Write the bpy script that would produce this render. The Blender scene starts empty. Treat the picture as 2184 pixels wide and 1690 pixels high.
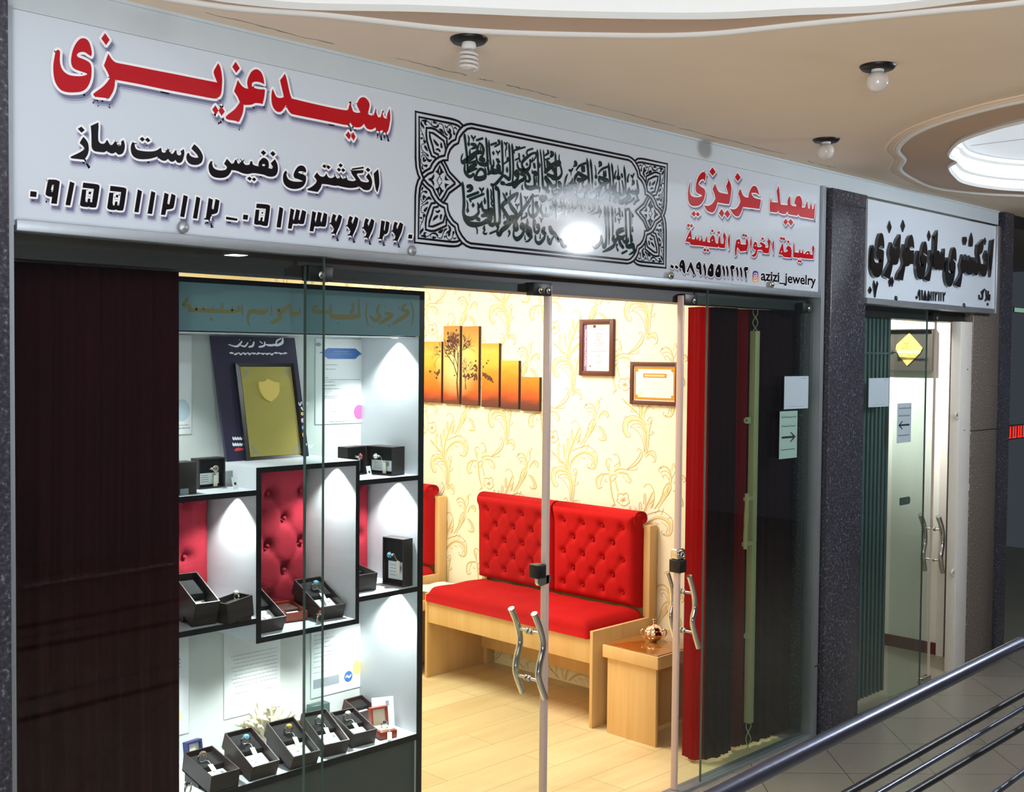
import bpy, bmesh, math, random
from mathutils import Vector, Matrix
from mathutils.geometry import tessellate_polygon
random.seed(7)
SC = bpy.context.scene
COL = SC.collection
R = math.radians

# ------------------------------------------------------------------ camera
FPX, YAW, PITCH, ROLL = 2447.9, 0.778447, -0.0342155, 0.009245
CXP, CYP, CAMD, CAMH = 1092.0, 845.0, 2.70, 1.75
_f = Vector((math.cos(YAW)*math.cos(PITCH), math.sin(YAW)*math.cos(PITCH), math.sin(PITCH)))
_r0 = Vector((math.sin(YAW), -math.cos(YAW), 0.0))
_u0 = _r0.cross(_f)
_r = _r0*math.cos(ROLL) + _u0*math.sin(ROLL)
_u = -_r0*math.sin(ROLL) + _u0*math.cos(ROLL)
CAMP = Vector((0.0, -CAMD, CAMH))
cam = bpy.data.cameras.new('camera')
cam.sensor_fit = 'HORIZONTAL'
cam.sensor_width = 36.0
cam.lens = FPX*36.0/2184.0
cam.clip_start = 0.05
camo = bpy.data.objects.new('camera', cam)
COL.objects.link(camo)
camo.matrix_world = Matrix(((_r.x, _u.x, -_f.x, CAMP.x), (_r.y, _u.y, -_f.y, CAMP.y), (_r.z, _u.z, -_f.z, CAMP.z), (0, 0, 0, 1)))
SC.camera = camo

def at(px, py, axis, val):
    """the point of the plane axis=val that the photograph shows at pixel px,py"""
    d = _r*((px-CXP)/FPX) - _u*((py-CYP)/FPX) + _f
    i = 'xyz'.index(axis)
    return CAMP + d*((val-CAMP[i])/d[i])

# ------------------------------------------------------------------ world, lamps, exposure
SC.view_settings.view_transform = 'Standard'
SC.view_settings.look = 'None'
SC.view_settings.gamma = 1.0
SC.view_settings.use_curve_mapping = False
SC.view_settings.exposure = 0.0
W = bpy.data.worlds.new('mall')
SC.world = W
W.use_nodes = True
W.node_tree.nodes['Background'].inputs[0].default_value = (0.75, 0.82, 1.0, 1)
W.node_tree.nodes['Background'].inputs[1].default_value = 0.06

def light(name, kind, loc, power, color, rot=(0, 0, 0), size=None, size_y=None, spot=None, blend=None, radius=None):
    l = bpy.data.lights.new(name, kind)
    l.energy = power
    l.color = color
    if kind == 'AREA':
        l.shape = 'RECTANGLE'; l.size = size; l.size_y = size_y or size
    if radius is not None: l.shadow_soft_size = radius
    if spot: l.spot_size = R(spot); l.spot_blend = blend
    o = bpy.data.objects.new(name, l)
    COL.objects.link(o)
    o.location = loc; o.rotation_euler = rot
    return o
COOL = (0.86, 0.93, 1.0)
WARM = (1.0, 0.915, 0.79)
light('corridor_lamp_light', 'POINT', (0.80, -2.60, 2.05), 62, COOL, radius=0.11)
light('corridor_lamp_light', 'POINT', (5.45, -2.08, 2.50), 98, COOL, radius=0.055)
light('ceiling_fill_light', 'AREA', (-2.2, -4.4, 0.25), 330, (1.0, 0.97, 0.93), rot=(R(180), 0, 0), size=3.6, size_y=3.4)  # unseen upward fill, added to brighten the corridor ceiling
light('shop_ceiling_light', 'AREA', (3.30, 1.45, 2.56), 56, WARM, size=1.3, size_y=0.9)
light('shop_ceiling_light', 'AREA', (3.15, 3.0, 2.56), 52, WARM, size=1.3, size_y=0.9)
light('neighbour_shop_light', 'AREA', (5.75, 0.95, 2.50), 12, (1.0, 0.98, 0.92), size=0.6, size_y=0.5)
light('neighbour_shop_light', 'SPOT', (5.80, 0.60, 2.35), 170, (1.0, 0.99, 0.95), (R(0), R(-52), R(-14)), spot=56, blend=0.8, radius=0.05)

# ------------------------------------------------------------------ materials
def lin(c):
    return tuple((x/255.0/12.92 if x/255.0 <= 0.04045 else ((x/255.0+0.055)/1.055)**2.4) for x in c)
def mat(name, rgb, rough=0.5, metal=0.0, spec=0.5, emit=0.0, sheen=0.0, coat=0.0, var=0.0, vscale=8.0, bump=0.0, bscale=60.0):
    m = bpy.data.materials.new(name); m.use_nodes = True
    nt = m.node_tree; b = nt.nodes['Principled BSDF']
    c = lin(rgb) + (1.0,)
    b.inputs['Base Color'].default_value = c
    b.inputs['Roughness'].default_value = rough
    b.inputs['Metallic'].default_value = metal
    b.inputs['Specular IOR Level'].default_value = spec
    if sheen: b.inputs['Sheen Weight'].default_value = sheen; b.inputs['Sheen Roughness'].default_value = 0.4; b.inputs['Sheen Tint'].default_value = c
    if coat: b.inputs['Coat Weight'].default_value = coat; b.inputs['Coat Roughness'].default_value = 0.05
    if emit: b.inputs['Emission Color'].default_value = c; b.inputs['Emission Strength'].default_value = emit
    if var or bump:
        tc = nt.nodes.new('ShaderNodeTexCoord'); n = nt.nodes.new('ShaderNodeTexNoise')
        n.inputs['Scale'].default_value = vscale; n.inputs['Detail'].default_value = 5
        nt.links.new(tc.outputs['Object'], n.inputs['Vector'])
        if var:
            mx = nt.nodes.new('ShaderNodeMix'); mx.data_type = 'RGBA'
            mx.inputs['A'].default_value = tuple(x*(1-var) for x in c[:3]) + (1,)
            mx.inputs['B'].default_value = tuple(min(1, x*(1+var)) for x in c[:3]) + (1,)
            nt.links.new(n.outputs['Fac'], mx.inputs['Factor'])
            nt.links.new(mx.outputs['Result'], b.inputs['Base Color'])
        if bump:
            n2 = nt.nodes.new('ShaderNodeTexNoise'); n2.inputs['Scale'].default_value = bscale; n2.inputs['Detail'].default_value = 4
            nt.links.new(tc.outputs['Object'], n2.inputs['Vector'])
            bp = nt.nodes.new('ShaderNodeBump'); bp.inputs['Strength'].default_value = bump; bp.inputs['Distance'].default_value = 0.004
            nt.links.new(n2.outputs['Fac'], bp.inputs['Height']); nt.links.new(bp.outputs['Normal'], b.inputs['Normal'])
    return m
def glass_mat(name, tint, f0=0.026):
    """thin clear sheet: tinted see-through, mirror share by Schlick's law"""
    m = bpy.data.materials.new(name); m.use_nodes = True
    nt = m.node_tree; nt.nodes.clear()
    out = nt.nodes.new('ShaderNodeOutputMaterial'); mx = nt.nodes.new('ShaderNodeMixShader')
    ge = nt.nodes.new('ShaderNodeNewGeometry'); dt = nt.nodes.new('ShaderNodeVectorMath'); dt.operation = 'DOT_PRODUCT'
    nt.links.new(ge.outputs['Incoming'], dt.inputs[0]); nt.links.new(ge.outputs['Normal'], dt.inputs[1])
    last = dt.outputs['Value']
    for op, v, first in (('ABSOLUTE', None, 1), ('SUBTRACT', 1.0, 0), ('POWER', 5.0, 1), ('MULTIPLY_ADD', 1.0-f0, 1)):
        n = nt.nodes.new('ShaderNodeMath'); n.operation = op
        if op == 'SUBTRACT': n.inputs[0].default_value = v; nt.links.new(last, n.inputs[1])
        else:
            nt.links.new(last, n.inputs[0])
            if v is not None: n.inputs[1].default_value = v
            if op == 'MULTIPLY_ADD': n.inputs[2].default_value = f0
        last = n.outputs[0]
    tr = nt.nodes.new('ShaderNodeBsdfTransparent'); tr.inputs['Color'].default_value = tint + (1,)
    gl = nt.nodes.new('ShaderNodeBsdfGlossy'); gl.inputs['Roughness'].default_value = 0.0; gl.inputs['Color'].default_value = (1, 1, 1, 1)
    nt.links.new(last, mx.inputs[0]); nt.links.new(tr.outputs[0], mx.inputs[1]); nt.links.new(gl.outputs[0], mx.inputs[2])
    nt.links.new(mx.outputs[0], out.inputs[0])
    return m
def wood_mat(name, ca, cb, axis='z', scale=14.0, rough=0.45, planks=None):
    m = bpy.data.materials.new(name); m.use_nodes = True
    nt = m.node_tree; b = nt.nodes['Principled BSDF']; b.inputs['Roughness'].default_value = rough
    b.inputs['Specular IOR Level'].default_value = 0.35
    tc = nt.nodes.new('ShaderNodeTexCoord'); mp = nt.nodes.new('ShaderNodeMapping')
    s = [scale]*3; s['xyz'.index(axis)] = scale*0.07
    mp.inputs['Scale'].default_value = s
    n = nt.nodes.new('ShaderNodeTexNoise'); n.inputs['Scale'].default_value = 1.0; n.inputs['Detail'].default_value = 6; n.inputs['Roughness'].default_value = 0.6
    rp = nt.nodes.new('ShaderNodeValToRGB')
    rp.color_ramp.elements[0].position = 0.32; rp.color_ramp.elements[0].color = lin(ca) + (1,)
    rp.color_ramp.elements[1].position = 0.68; rp.color_ramp.elements[1].color = lin(cb) + (1,)
    nt.links.new(tc.outputs['Object'], mp.inputs[0]); nt.links.new(mp.outputs[0], n.inputs['Vector']); nt.links.new(n.outputs['Fac'], rp.inputs[0])
    src = rp.outputs[0]
    if planks:
        mp2 = nt.nodes.new('ShaderNodeMapping'); mp2.inputs['Rotation'].default_value = (0, 0, planks)
        br = nt.nodes.new('ShaderNodeTexBrick'); br.inputs['Color1'].default_value = (1, 1, 1, 1); br.inputs['Color2'].default_value = (0.9, 0.88, 0.84, 1)
        br.inputs['Mortar'].default_value = (0.55, 0.45, 0.3, 1); br.inputs['Scale'].default_value = 1.0
        br.inputs['Brick Width'].default_value = 0.9; br.inputs['Row Height'].default_value = 0.19; br.inputs['Mortar Size'].default_value = 0.0015
        nt.links.new(tc.outputs['Object'], mp2.inputs[0]); nt.links.new(mp2.outputs[0], br.inputs['Vector'])
        mx = nt.nodes.new('ShaderNodeMix'); mx.data_type = 'RGBA'; mx.blend_type = 'MULTIPLY'; mx.inputs['Factor'].default_value = 1.0
        nt.links.new(src, mx.inputs['A']); nt.links.new(br.outputs['Color'], mx.inputs['B']); src = mx.outputs['Result']
    nt.links.new(src, b.inputs['Base Color'])
    return m
def granite_mat(name, base, fleck, rough=0.25):
    m = bpy.data.materials.new(name); m.use_nodes = True
    nt = m.node_tree; b = nt.nodes['Principled BSDF']; b.inputs['Roughness'].default_value = rough
    tc = nt.nodes.new('ShaderNodeTexCoord'); v = nt.nodes.new('ShaderNodeTexNoise')
    v.inputs['Scale'].default_value = 95; v.inputs['Detail'].default_value = 3
    rp = nt.nodes.new('ShaderNodeValToRGB'); e = rp.color_ramp.elements
    e[0].position = 0.40; e[0].color = tuple(x*0.55 for x in lin(base)) + (1,)
    e[1].position = 0.60; e[1].color = lin(base) + (1,)
    x = e.new(0.72); x.color = lin(fleck) + (1,)
    nt.links.new(tc.outputs['Object'], v.inputs['Vector']); nt.links.new(v.outputs['Fac'], rp.inputs[0]); nt.links.new(rp.outputs[0], b.inputs['Base Color'])
    return m
def tile_mat(name, ca, cb, mortar, size, rot):
    m = bpy.data.materials.new(name); m.use_nodes = True
    nt = m.node_tree; b = nt.nodes['Principled BSDF']; b.inputs['Roughness'].default_value = 0.22
    tc = nt.nodes.new('ShaderNodeTexCoord'); mp = nt.nodes.new('ShaderNodeMapping')
    mp.inputs['Rotation'].default_value = (0, 0, rot); mp.inputs['Location'].default_value = (0.05, 0.16, 0)
    br = nt.nodes.new('ShaderNodeTexBrick'); br.offset = 0.0
    br.inputs['Color1'].default_value = lin(ca) + (1,); br.inputs['Color2'].default_value = lin(cb) + (1,); br.inputs['Mortar'].default_value = lin(mortar) + (1,)
    br.inputs['Scale'].default_value = 1.0; br.inputs['Brick Width'].default_value = size; br.inputs['Row Height'].default_value = size
    br.inputs['Mortar Size'].default_value = 0.0018; br.inputs['Mortar Smooth'].default_value = 0.1
    n = nt.nodes.new('ShaderNodeTexNoise'); n.inputs['Scale'].default_value = 90; n.inputs['Detail'].default_value = 4
    mx = nt.nodes.new('ShaderNodeMix'); mx.data_type = 'RGBA'; mx.blend_type = 'MULTIPLY'; mx.inputs['Factor'].default_value = 0.25
    nt.links.new(tc.outputs['Object'], mp.inputs[0]); nt.links.new(mp.outputs[0], br.inputs['Vector']); nt.links.new(tc.outputs['Object'], n.inputs['Vector'])
    nt.links.new(br.outputs['Color'], mx.inputs['A']); nt.links.new(n.outputs['Color'], mx.inputs['B']); nt.links.new(mx.outputs['Result'], b.inputs['Base Color'])
    return m

M = {}
M['sign'] = mat('sign_white', (208, 217, 228), 0.065, spec=0.4)
M['red'] = mat('print_red', (186, 24, 34), 0.09, spec=0.2)
M['black'] = mat('print_black', (20, 18, 26), 0.09, spec=0.2)
M['white'] = mat('print_white', (246, 246, 250), 0.16)
M['shade1'] = mat('print_lilac_pale', (196, 202, 218), 0.16)
M['shade2'] = mat('print_lilac', (158, 162, 186), 0.16)
M['shade3'] = mat('print_lilac_deep', (112, 114, 144), 0.16)
M['teal'] = mat('print_dark_green', (14, 44, 44), 0.065, spec=0.3)
M['alu'] = mat('brushed_aluminium', (172, 178, 184), 0.42, 0.75, var=0.08, vscale=30)
M['alu_white'] = mat('white_painted_steel', (226, 222, 216), 0.4, var=0.05, vscale=12)
M['chrome'] = mat('chrome', (215, 212, 205), 0.16, 1.0)
M['steel'] = mat('rail_steel', (100, 104, 122), 0.3, 0.85, var=0.12, vscale=40)
M['iron'] = mat('dark_iron', (52, 52, 58), 0.35, 0.7, var=0.2, vscale=40)
M['dark'] = mat('dark_metal', (30, 28, 30), 0.4, 0.3)
M['lintel'] = mat('lintel_brown', (40, 34, 34), 0.45)
M['ceil'] = mat('ceiling_peach', (240, 220, 198), 0.85, var=0.06, vscale=2.5)
M['ceil_inner'] = mat('ceiling_tan', (206, 178, 156), 0.85, var=0.05, vscale=2.5)
M['plaster'] = mat('plaster_white', (234, 234, 232), 0.7)
M['lid'] = mat('backlit_panel', (228, 234, 240), 0.6, emit=0.34)
M['fascia'] = mat('fascia_blue_grey', (196, 206, 212), 0.6, var=0.05, vscale=6)
M['granite'] = granite_mat('granite_dark', (66, 66, 76), (120, 120, 132))
M['granite_brown'] = granite_mat('granite_brown', (122, 112, 104), (190, 180, 170), 0.3)
M['tile'] = tile_mat('floor_tiles', (150, 144, 132), (144, 138, 126), (76, 70, 62), 0.38, R(45))
M['laminate'] = wood_mat('laminate_floor', (226, 200, 150), (240, 220, 172), 'x', 9.0, 0.38, planks=0.0001)
M['wallpaper'] = mat('wallpaper_cream', (252, 244, 220), 0.7)
M['wp_fill'] = mat('wallpaper_pale_gold', (238, 217, 166), 0.6)
M['wp_line'] = mat('wallpaper_gold', (186, 160, 88), 0.5)
M['wp_light'] = mat('wallpaper_ivory', (255, 252, 240), 0.6)
M['wp_rust'] = mat('wallpaper_rust', (214, 164, 100), 0.6)
M['oak'] = wood_mat('light_oak', (216, 174, 112), (232, 196, 138), 'z', 16.0)
M['oak_y'] = wood_mat('light_oak_side', (216, 174, 112), (232, 196, 138), 'z', 16.0)
M['curtain_glow_dim'] = None
M['velvet'] = mat('red_velvet', (178, 20, 22), 0.85, spec=0.15, sheen=0.35, var=0.12, vscale=25, bump=0.15, bscale=300)
M['velvet_crimson'] = mat('crimson_velvet', (116, 22, 34), 0.85, spec=0.15, sheen=0.35, var=0.15, vscale=25, bump=0.15, bscale=300)
M['curtain'] = mat('maroon_curtain', (40, 11, 15), 0.9, spec=0.1, sheen=0.2, var=0.25, vscale=6)
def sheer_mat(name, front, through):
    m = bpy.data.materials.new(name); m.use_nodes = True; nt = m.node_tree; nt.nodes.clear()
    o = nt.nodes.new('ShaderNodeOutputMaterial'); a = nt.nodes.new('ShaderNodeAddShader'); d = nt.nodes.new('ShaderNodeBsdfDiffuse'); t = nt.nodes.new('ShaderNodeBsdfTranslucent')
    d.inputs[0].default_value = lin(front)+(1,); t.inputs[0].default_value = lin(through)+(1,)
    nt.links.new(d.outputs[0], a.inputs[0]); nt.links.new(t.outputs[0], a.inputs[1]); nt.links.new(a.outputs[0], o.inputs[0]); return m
M['curtain_glow'] = sheer_mat('glow_red_cloth', (96, 14, 14), (196, 52, 30)); M['curtain_glow_dim'] = sheer_mat('glow_red_cloth_dim', (60, 10, 12), (120, 26, 20))  # same maroon cloth, redder: shop light through it put into the colours
M['glass'] = glass_mat('green_glass', (0.91, 0.955, 0.94))
M['glass_edge'] = mat('glass_edge_pale', (214, 190, 184), 0.3)
M['glass_edge_dark'] = mat('glass_edge_green', (66, 82, 78), 0.3)
M['cab_grey'] = mat('cabinet_pale_grey', (206, 210, 214), 0.5)
M['cab_back'] = mat('cabinet_back_grey', (196, 200, 196), 0.6)
M['cab_black'] = mat('cabinet_black_edge', (20, 20, 24), 0.35)
M['cab_head'] = mat('cabinet_header_teal', (104, 132, 142), 0.35, var=0.1, vscale=5)
M['cab_base'] = mat('cabinet_base_charcoal', (74, 76, 76), 0.5)
M['gold_print'] = mat('faded_gold_print', (122, 112, 70), 0.5)
M['boxbrown'] = mat('box_dark_brown', (44, 34, 32), 0.45, bump=0.1, bscale=400)
M['boxchoc'] = mat('box_chocolate', (72, 46, 42), 0.45, bump=0.1, bscale=400)
M['foam'] = mat('black_foam', (20, 19, 20), 0.95)
M['paper'] = mat('paper_white', (232, 234, 234), 0.6)
M['paper_green'] = mat('paper_pale_green', (150, 182, 172), 0.6)
M['paper_blue'] = mat('paper_pale_blue', (180, 196, 206), 0.6)
M['ink'] = mat('ink_grey', (140, 146, 152), 0.6)
M['ink_dark'] = mat('ink_black', (30, 30, 36), 0.6)
M['cream'] = mat('cream_tag', (232, 226, 204), 0.6)
M['silver'] = mat('silver', (206, 204, 196), 0.18, 1.0)
M['gold'] = mat('polished_gold', (244, 214, 120), 0.25, 0.5)
M['brass'] = mat('brass_plate', (176, 160, 84), 0.3, 0.35)
M['rose'] = mat('rose_gold_plate', (250, 226, 196), 0.14, 1.0)
M['plum'] = mat('plum_board', (46, 40, 66), 0.25)
M['frame_brown'] = mat('frame_brown', (92, 48, 36), 0.4)
M['coral'] = mat('coral_ivory', (222, 212, 184), 0.75)
M['mahogany'] = mat('mahogany', (150, 58, 36), 0.35)
M['navy'] = mat('navy_leatherette', (34, 40, 92), 0.45)
M['glassbrown'] = mat('amber_glass_top', (150, 92, 34), 0.06, coat=0.6)
M['ivory'] = mat('ivory_enamel', (186, 178, 132), 0.5)
M['green_enamel'] = mat('green_grey_enamel', (80, 106, 104), 0.45, 0.2, var=0.1, vscale=20)
M['bulb'] = mat('frosted_bulb', (222, 216, 212), 0.12, coat=0.5)
M['bulb_on'] = mat('lit_bulb', (255, 250, 244), 0.3, emit=60.0)
M['downlight'] = mat('lit_downlight', (255, 255, 255), 0.3, emit=45.0)
M['tube_on'] = mat('lit_amber_tube', (255, 236, 176), 0.3, emit=9.0)
M['led_red'] = mat('red_led', (255, 40, 20), 0.3, emit=1.6)
M['led_green'] = mat('pale_green_light', (190, 230, 210), 0.3, emit=0.5)
M['gloss_black'] = mat('gloss_black_acrylic', (18, 17, 20), 0.06, coat=1.0)
M['interior_white'] = mat('wall_white', (232, 232, 224), 0.6)
M['interior_cream'] = mat('wall_cream', (240, 226, 190), 0.8)
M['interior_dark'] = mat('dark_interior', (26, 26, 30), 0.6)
M['stone_dust'] = mat('threshold_stone', (150, 140, 122), 0.4, var=0.1, vscale=20)
# ------------------------------------------------------------------ helpers
class MB:
    """collects geometry for ONE mesh object"""
    def __init__(s): s.v = []; s.f = []; s.m = []; s.s = []; s.k = 0
    def add(s, vs, fs, mi=0, smooth=False, M4=None):
        o = len(s.v)
        for p in vs:
            p = Vector(p)
            s.v.append(M4 @ p if M4 else p)
        for f in fs:
            s.f.append([i+o for i in f]); s.m.append(mi); s.s.append(smooth)
        return s
    def box(s, x0, x1, y0, y1, z0, z1, mi=0, bev=0.0, seg=2, M4=None):
        vs = [(x, y, z) for x in (x0, x1) for y in (y0, y1) for z in (z0, z1)]
        fs = [(0, 1, 3, 2), (4, 6, 7, 5), (0, 4, 5, 1), (2, 3, 7, 6), (0, 2, 6, 4), (1, 5, 7, 3)]
        if not bev: return s.add(vs, fs, mi, False, M4)
        b = bmesh.new()
        bv = [b.verts.new(v) for v in vs]
        for f in fs: b.faces.new([bv[i] for i in f])
        bmesh.ops.bevel(b, geom=b.edges[:], offset=bev, segments=seg, affect='EDGES', profile=0.5)
        b.verts.index_update()
        s.add([v.co.copy() for v in b.verts], [[v.index for v in f.verts] for f in b.faces], mi, True, M4)
        b.free(); return s
    def tube(s, pts, r, n=10, mi=0, caps=True, closed=False, M4=None):
        pts = [Vector(p) for p in pts]; k = len(pts)
        rs = r if isinstance(r, (list, tuple)) else [r]*k
        vs = []; prev = None
        for i, p in enumerate(pts):
            a = pts[(i-1) % k] if closed else pts[max(i-1, 0)]
            b = pts[(i+1) % k] if closed else pts[min(i+1, k-1)]
            t = (b-a).normalized() if (b-a).length > 1e-9 else Vector((0, 0, 1))
            if prev is None:
                ref = Vector((0, 0, 1)) if abs(t.z) < 0.9 else Vector((1, 0, 0))
                nrm = t.cross(ref).normalized()
            else:
                nrm = (prev - t*prev.dot(t)).normalized()
            prev = nrm; bn = t.cross(nrm)
            for j in range(n):
                an = 2*math.pi*j/n
                vs.append(p + (nrm*math.cos(an) + bn*math.sin(an))*rs[i])
        fs = []
        for i in range(k if closed else k-1):
            i2 = (i+1) % k
            for j in range(n):
                j2 = (j+1) % n
                fs.append((i*n+j, i*n+j2, i2*n+j2, i2*n+j))
        s.add(vs, fs, mi, True, M4)
        if caps and not closed:
            s.add(vs[:n], [tuple(range(n-1, -1, -1))], mi, False, M4); s.add(vs[-n:], [tuple(range(n))], mi, False, M4)
        return s
    def lathe(s, prof, c=(0, 0, 0), n=20, mi=0, M4=None):
        vs = []; fs = []; k = len(prof)
        for r, z in prof:
            for j in range(n):
                a = 2*math.pi*j/n
                vs.append((c[0]+r*math.cos(a), c[1]+r*math.sin(a), c[2]+z))
        for i in range(k-1):
            for j in range(n):
                j2 = (j+1) % n
                fs.append((i*n+j, i*n+j2, (i+1)*n+j2, (i+1)*n+j))
        s.add(vs, fs, mi, True, M4)
        if prof[0][0] > 1e-4: s.add(vs[:n], [tuple(range(n-1, -1, -1))], mi, False, M4)
        if prof[-1][0] > 1e-4: s.add(vs[-n:], [tuple(range(n))], mi, False, M4)
        return s
    def ball(s, c, r, n=12, mi=0, M4=None):
        r = r if isinstance(r, (tuple, list)) else (r, r, r)
        vs = []; fs = []; k = n//2+1
        for i in range(k):
            th = math.pi*i/(k-1)
            for j in range(n):
                a = 2*math.pi*j/n
                vs.append((c[0]+r[0]*math.sin(th)*math.cos(a), c[1]+r[1]*math.sin(th)*math.sin(a), c[2]+r[2]*math.cos(th)))
        for i in range(k-1):
            for j in range(n):
                j2 = (j+1) % n
                fs.append((i*n+j, (i+1)*n+j, (i+1)*n+j2, i*n+j2))
        return s.add(vs, fs, mi, True, M4)
    def lift(s, to3, i=0):
        """print layers that overlap lie a few hundredths of a millimetre apart"""
        o = to3(0, 0); n = (to3(1, 0)-o).cross(to3(0, 1)-o)
        return n.normalized()*(((s.k*3+i) % 11)*2e-5)
    def flat(s, loops, to3, mi=0):
        """filled 2d loops (first outer, the rest holes) carried to 3d by to3"""
        s.k += 1; d = s.lift(to3)
        tri = tessellate_polygon([[Vector((p[0], p[1], 0)) for p in l] for l in loops])
        pts = [p for l in loops for p in l]
        return s.add([to3(*p)+d for p in pts], tri, mi)
    def prism(s, loop, to3, d0, d1, mi=0, bev=False):
        """closed slab: loop at depth d0 and d1; to3(x, y, depth)"""
        n = len(loop)
        vs = [to3(x, y, d0) for x, y in loop] + [to3(x, y, d1) for x, y in loop]
        tri = tessellate_polygon([[Vector((p[0], p[1], 0)) for p in loop]])
        fs = [tuple(t) for t in tri] + [tuple(i+n for i in reversed(t)) for t in tri]
        fs += [(i, (i+1) % n, (i+1) % n+n, i+n) for i in range(n)]
        return s.add(vs, fs, mi)
    def stroke(s, pts, to3, mi=0, sub=4, cap=True, scale=1.0):
        """flat pen stroke: pts are (x, y, width)"""
        if len(pts) == 1:
            x, y, w = pts[0]
            return s.flat([[(x+w*0.5*math.cos(a*math.pi/5), y+w*0.5*math.sin(a*math.pi/5)) for a in range(10)]], to3, mi)
        q = crom(pts, sub)
        L = []; Rr = []; k = len(q)
        for i in range(k):
            a = q[max(i-1, 0)]; b = q[min(i+1, k-1)]
            dx, dy = b[0]-a[0], b[1]-a[1]; d = math.hypot(dx, dy) or 1
            w = q[i][2]*0.5*scale
            L.append((q[i][0]-dy/d*w, q[i][1]+dx/d*w)); Rr.append((q[i][0]+dy/d*w, q[i][1]-dx/d*w))
        s.k += 1; A = [to3(*p) for p in L]; B = [to3(*p) for p in Rr]; D = [s.lift(to3, i) for i in range(11)]
        vs = []
        for i in range(k-1): d = D[i % 11]; vs += [A[i]+d, A[i+1]+d, B[i+1]+d, B[i]+d]
        s.add(vs, [(4*i, 4*i+1, 4*i+2, 4*i+3) for i in range(k-1)], mi)
        if cap:
            for e in (0, -1):
                x, y, w = q[e]; w *= scale
                s.flat([[(x+w*0.5*math.cos(a*math.pi/4), y+w*0.5*math.sin(a*math.pi/4)) for a in range(8)]], to3, mi)
        return s
    def build(s, name, mats, parent=None, smooth=None):
        me = bpy.data.meshes.new(name)
        off = Vector((0, 0, 0))
        if parent is not None:
            off = Vector(parent.location)
            if parent.parent is not None: off = off + Vector(parent.parent.location)
        me.from_pydata([tuple(v-off) for v in s.v], [], s.f)
        mats = mats if isinstance(mats, (list, tuple)) else [mats]
        for m_ in mats: me.materials.append(M[m_] if isinstance(m_, str) else m_)
        me.polygons.foreach_set('material_index', s.m)
        me.polygons.foreach_set('use_smooth', s.s if smooth is None else [smooth]*len(s.f))
        me.update()
        o = bpy.data.objects.new(name, me); COL.objects.link(o)
        if parent is not None: o.parent = parent
        return o
def crom(pts, sub=4):
    """Catmull-Rom through points of any dimension (open)"""
    out = []; n = len(pts)
    for i in range(n-1):
        p0 = pts[max(i-1, 0)]; p1 = pts[i]; p2 = pts[i+1]; p3 = pts[min(i+2, n-1)]
        for k in range(sub):
            t = k/sub
            out.append(tuple(0.5*((2*b)+(-a+c)*t+(2*a-5*b+4*c-d)*t*t+(-a+3*b-3*c+d)*t*t*t) for a, b, c, d in zip(p0, p1, p2, p3)))
    out.append(tuple(pts[-1]))
    return out
def smooth_loop(pts, sub=3, corner=52):
    """round a closed polygon except at real corners"""
    n = len(pts); out = []
    cor = []
    for i in range(n):
        a, b, c = pts[i-1], pts[i], pts[(i+1) % n]
        t = math.atan2(c[1]-b[1], c[0]-b[0]) - math.atan2(b[1]-a[1], b[0]-a[0])
        t = abs((t+math.pi) % (2*math.pi) - math.pi)
        cor.append(t > R(corner))
    for i in range(n):
        p1, p2 = pts[i], pts[(i+1) % n]
        p0 = p1 if cor[i] else pts[i-1]
        p3 = p2 if cor[(i+1) % n] else pts[(i+2) % n]
        for k in range(sub):
            t = k/sub
            out.append(tuple(0.5*((2*b)+(-a+c)*t+(2*a-5*b+4*c-d)*t*t+(-a+3*b-3*c+d)*t*t*t) for a, b, c, d in zip(p0, p1, p2, p3)))
    return out
def tag(o, label, cat, group=None, kind=None):
    o['label'] = label; o['category'] = cat
    if group: o['group'] = group
    if kind: o['kind'] = kind
    return o
def thing(name, label, cat, loc=(0, 0, 0), group=None):
    o = bpy.data.objects.new(name, None); COL.objects.link(o)
    o.location = loc; o.empty_display_size = 0.05
    return tag(o, label, cat, group)
def struct(name, mb, mats, label=None):
    o = mb.build(name, mats) if isinstance(mb, MB) else mb
    o['kind'] = 'structure'
    if label: o['label'] = label; o['category'] = name.split('_')[0]
    return o
def plab(o, label): o['label'] = label; return o
def P2(t):
    """'x,y x,y; x,y ...' -> list of loops"""
    return [[tuple(float(a) for a in p.split(',')) for p in l.split()] for l in t.split(';') if l.strip()]
def dup(root, loc, rotz=None, label=None):
    c = root.copy(); COL.objects.link(c); c.location = loc
    if rotz is not None: c.rotation_euler.z = rotz
    if label: c['label'] = label
    for ch in root.children:
        d = ch.copy(); COL.objects.link(d); d.parent = c
        for g in ch.children:
            e = g.copy(); COL.objects.link(e); e.parent = d
    return c
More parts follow.
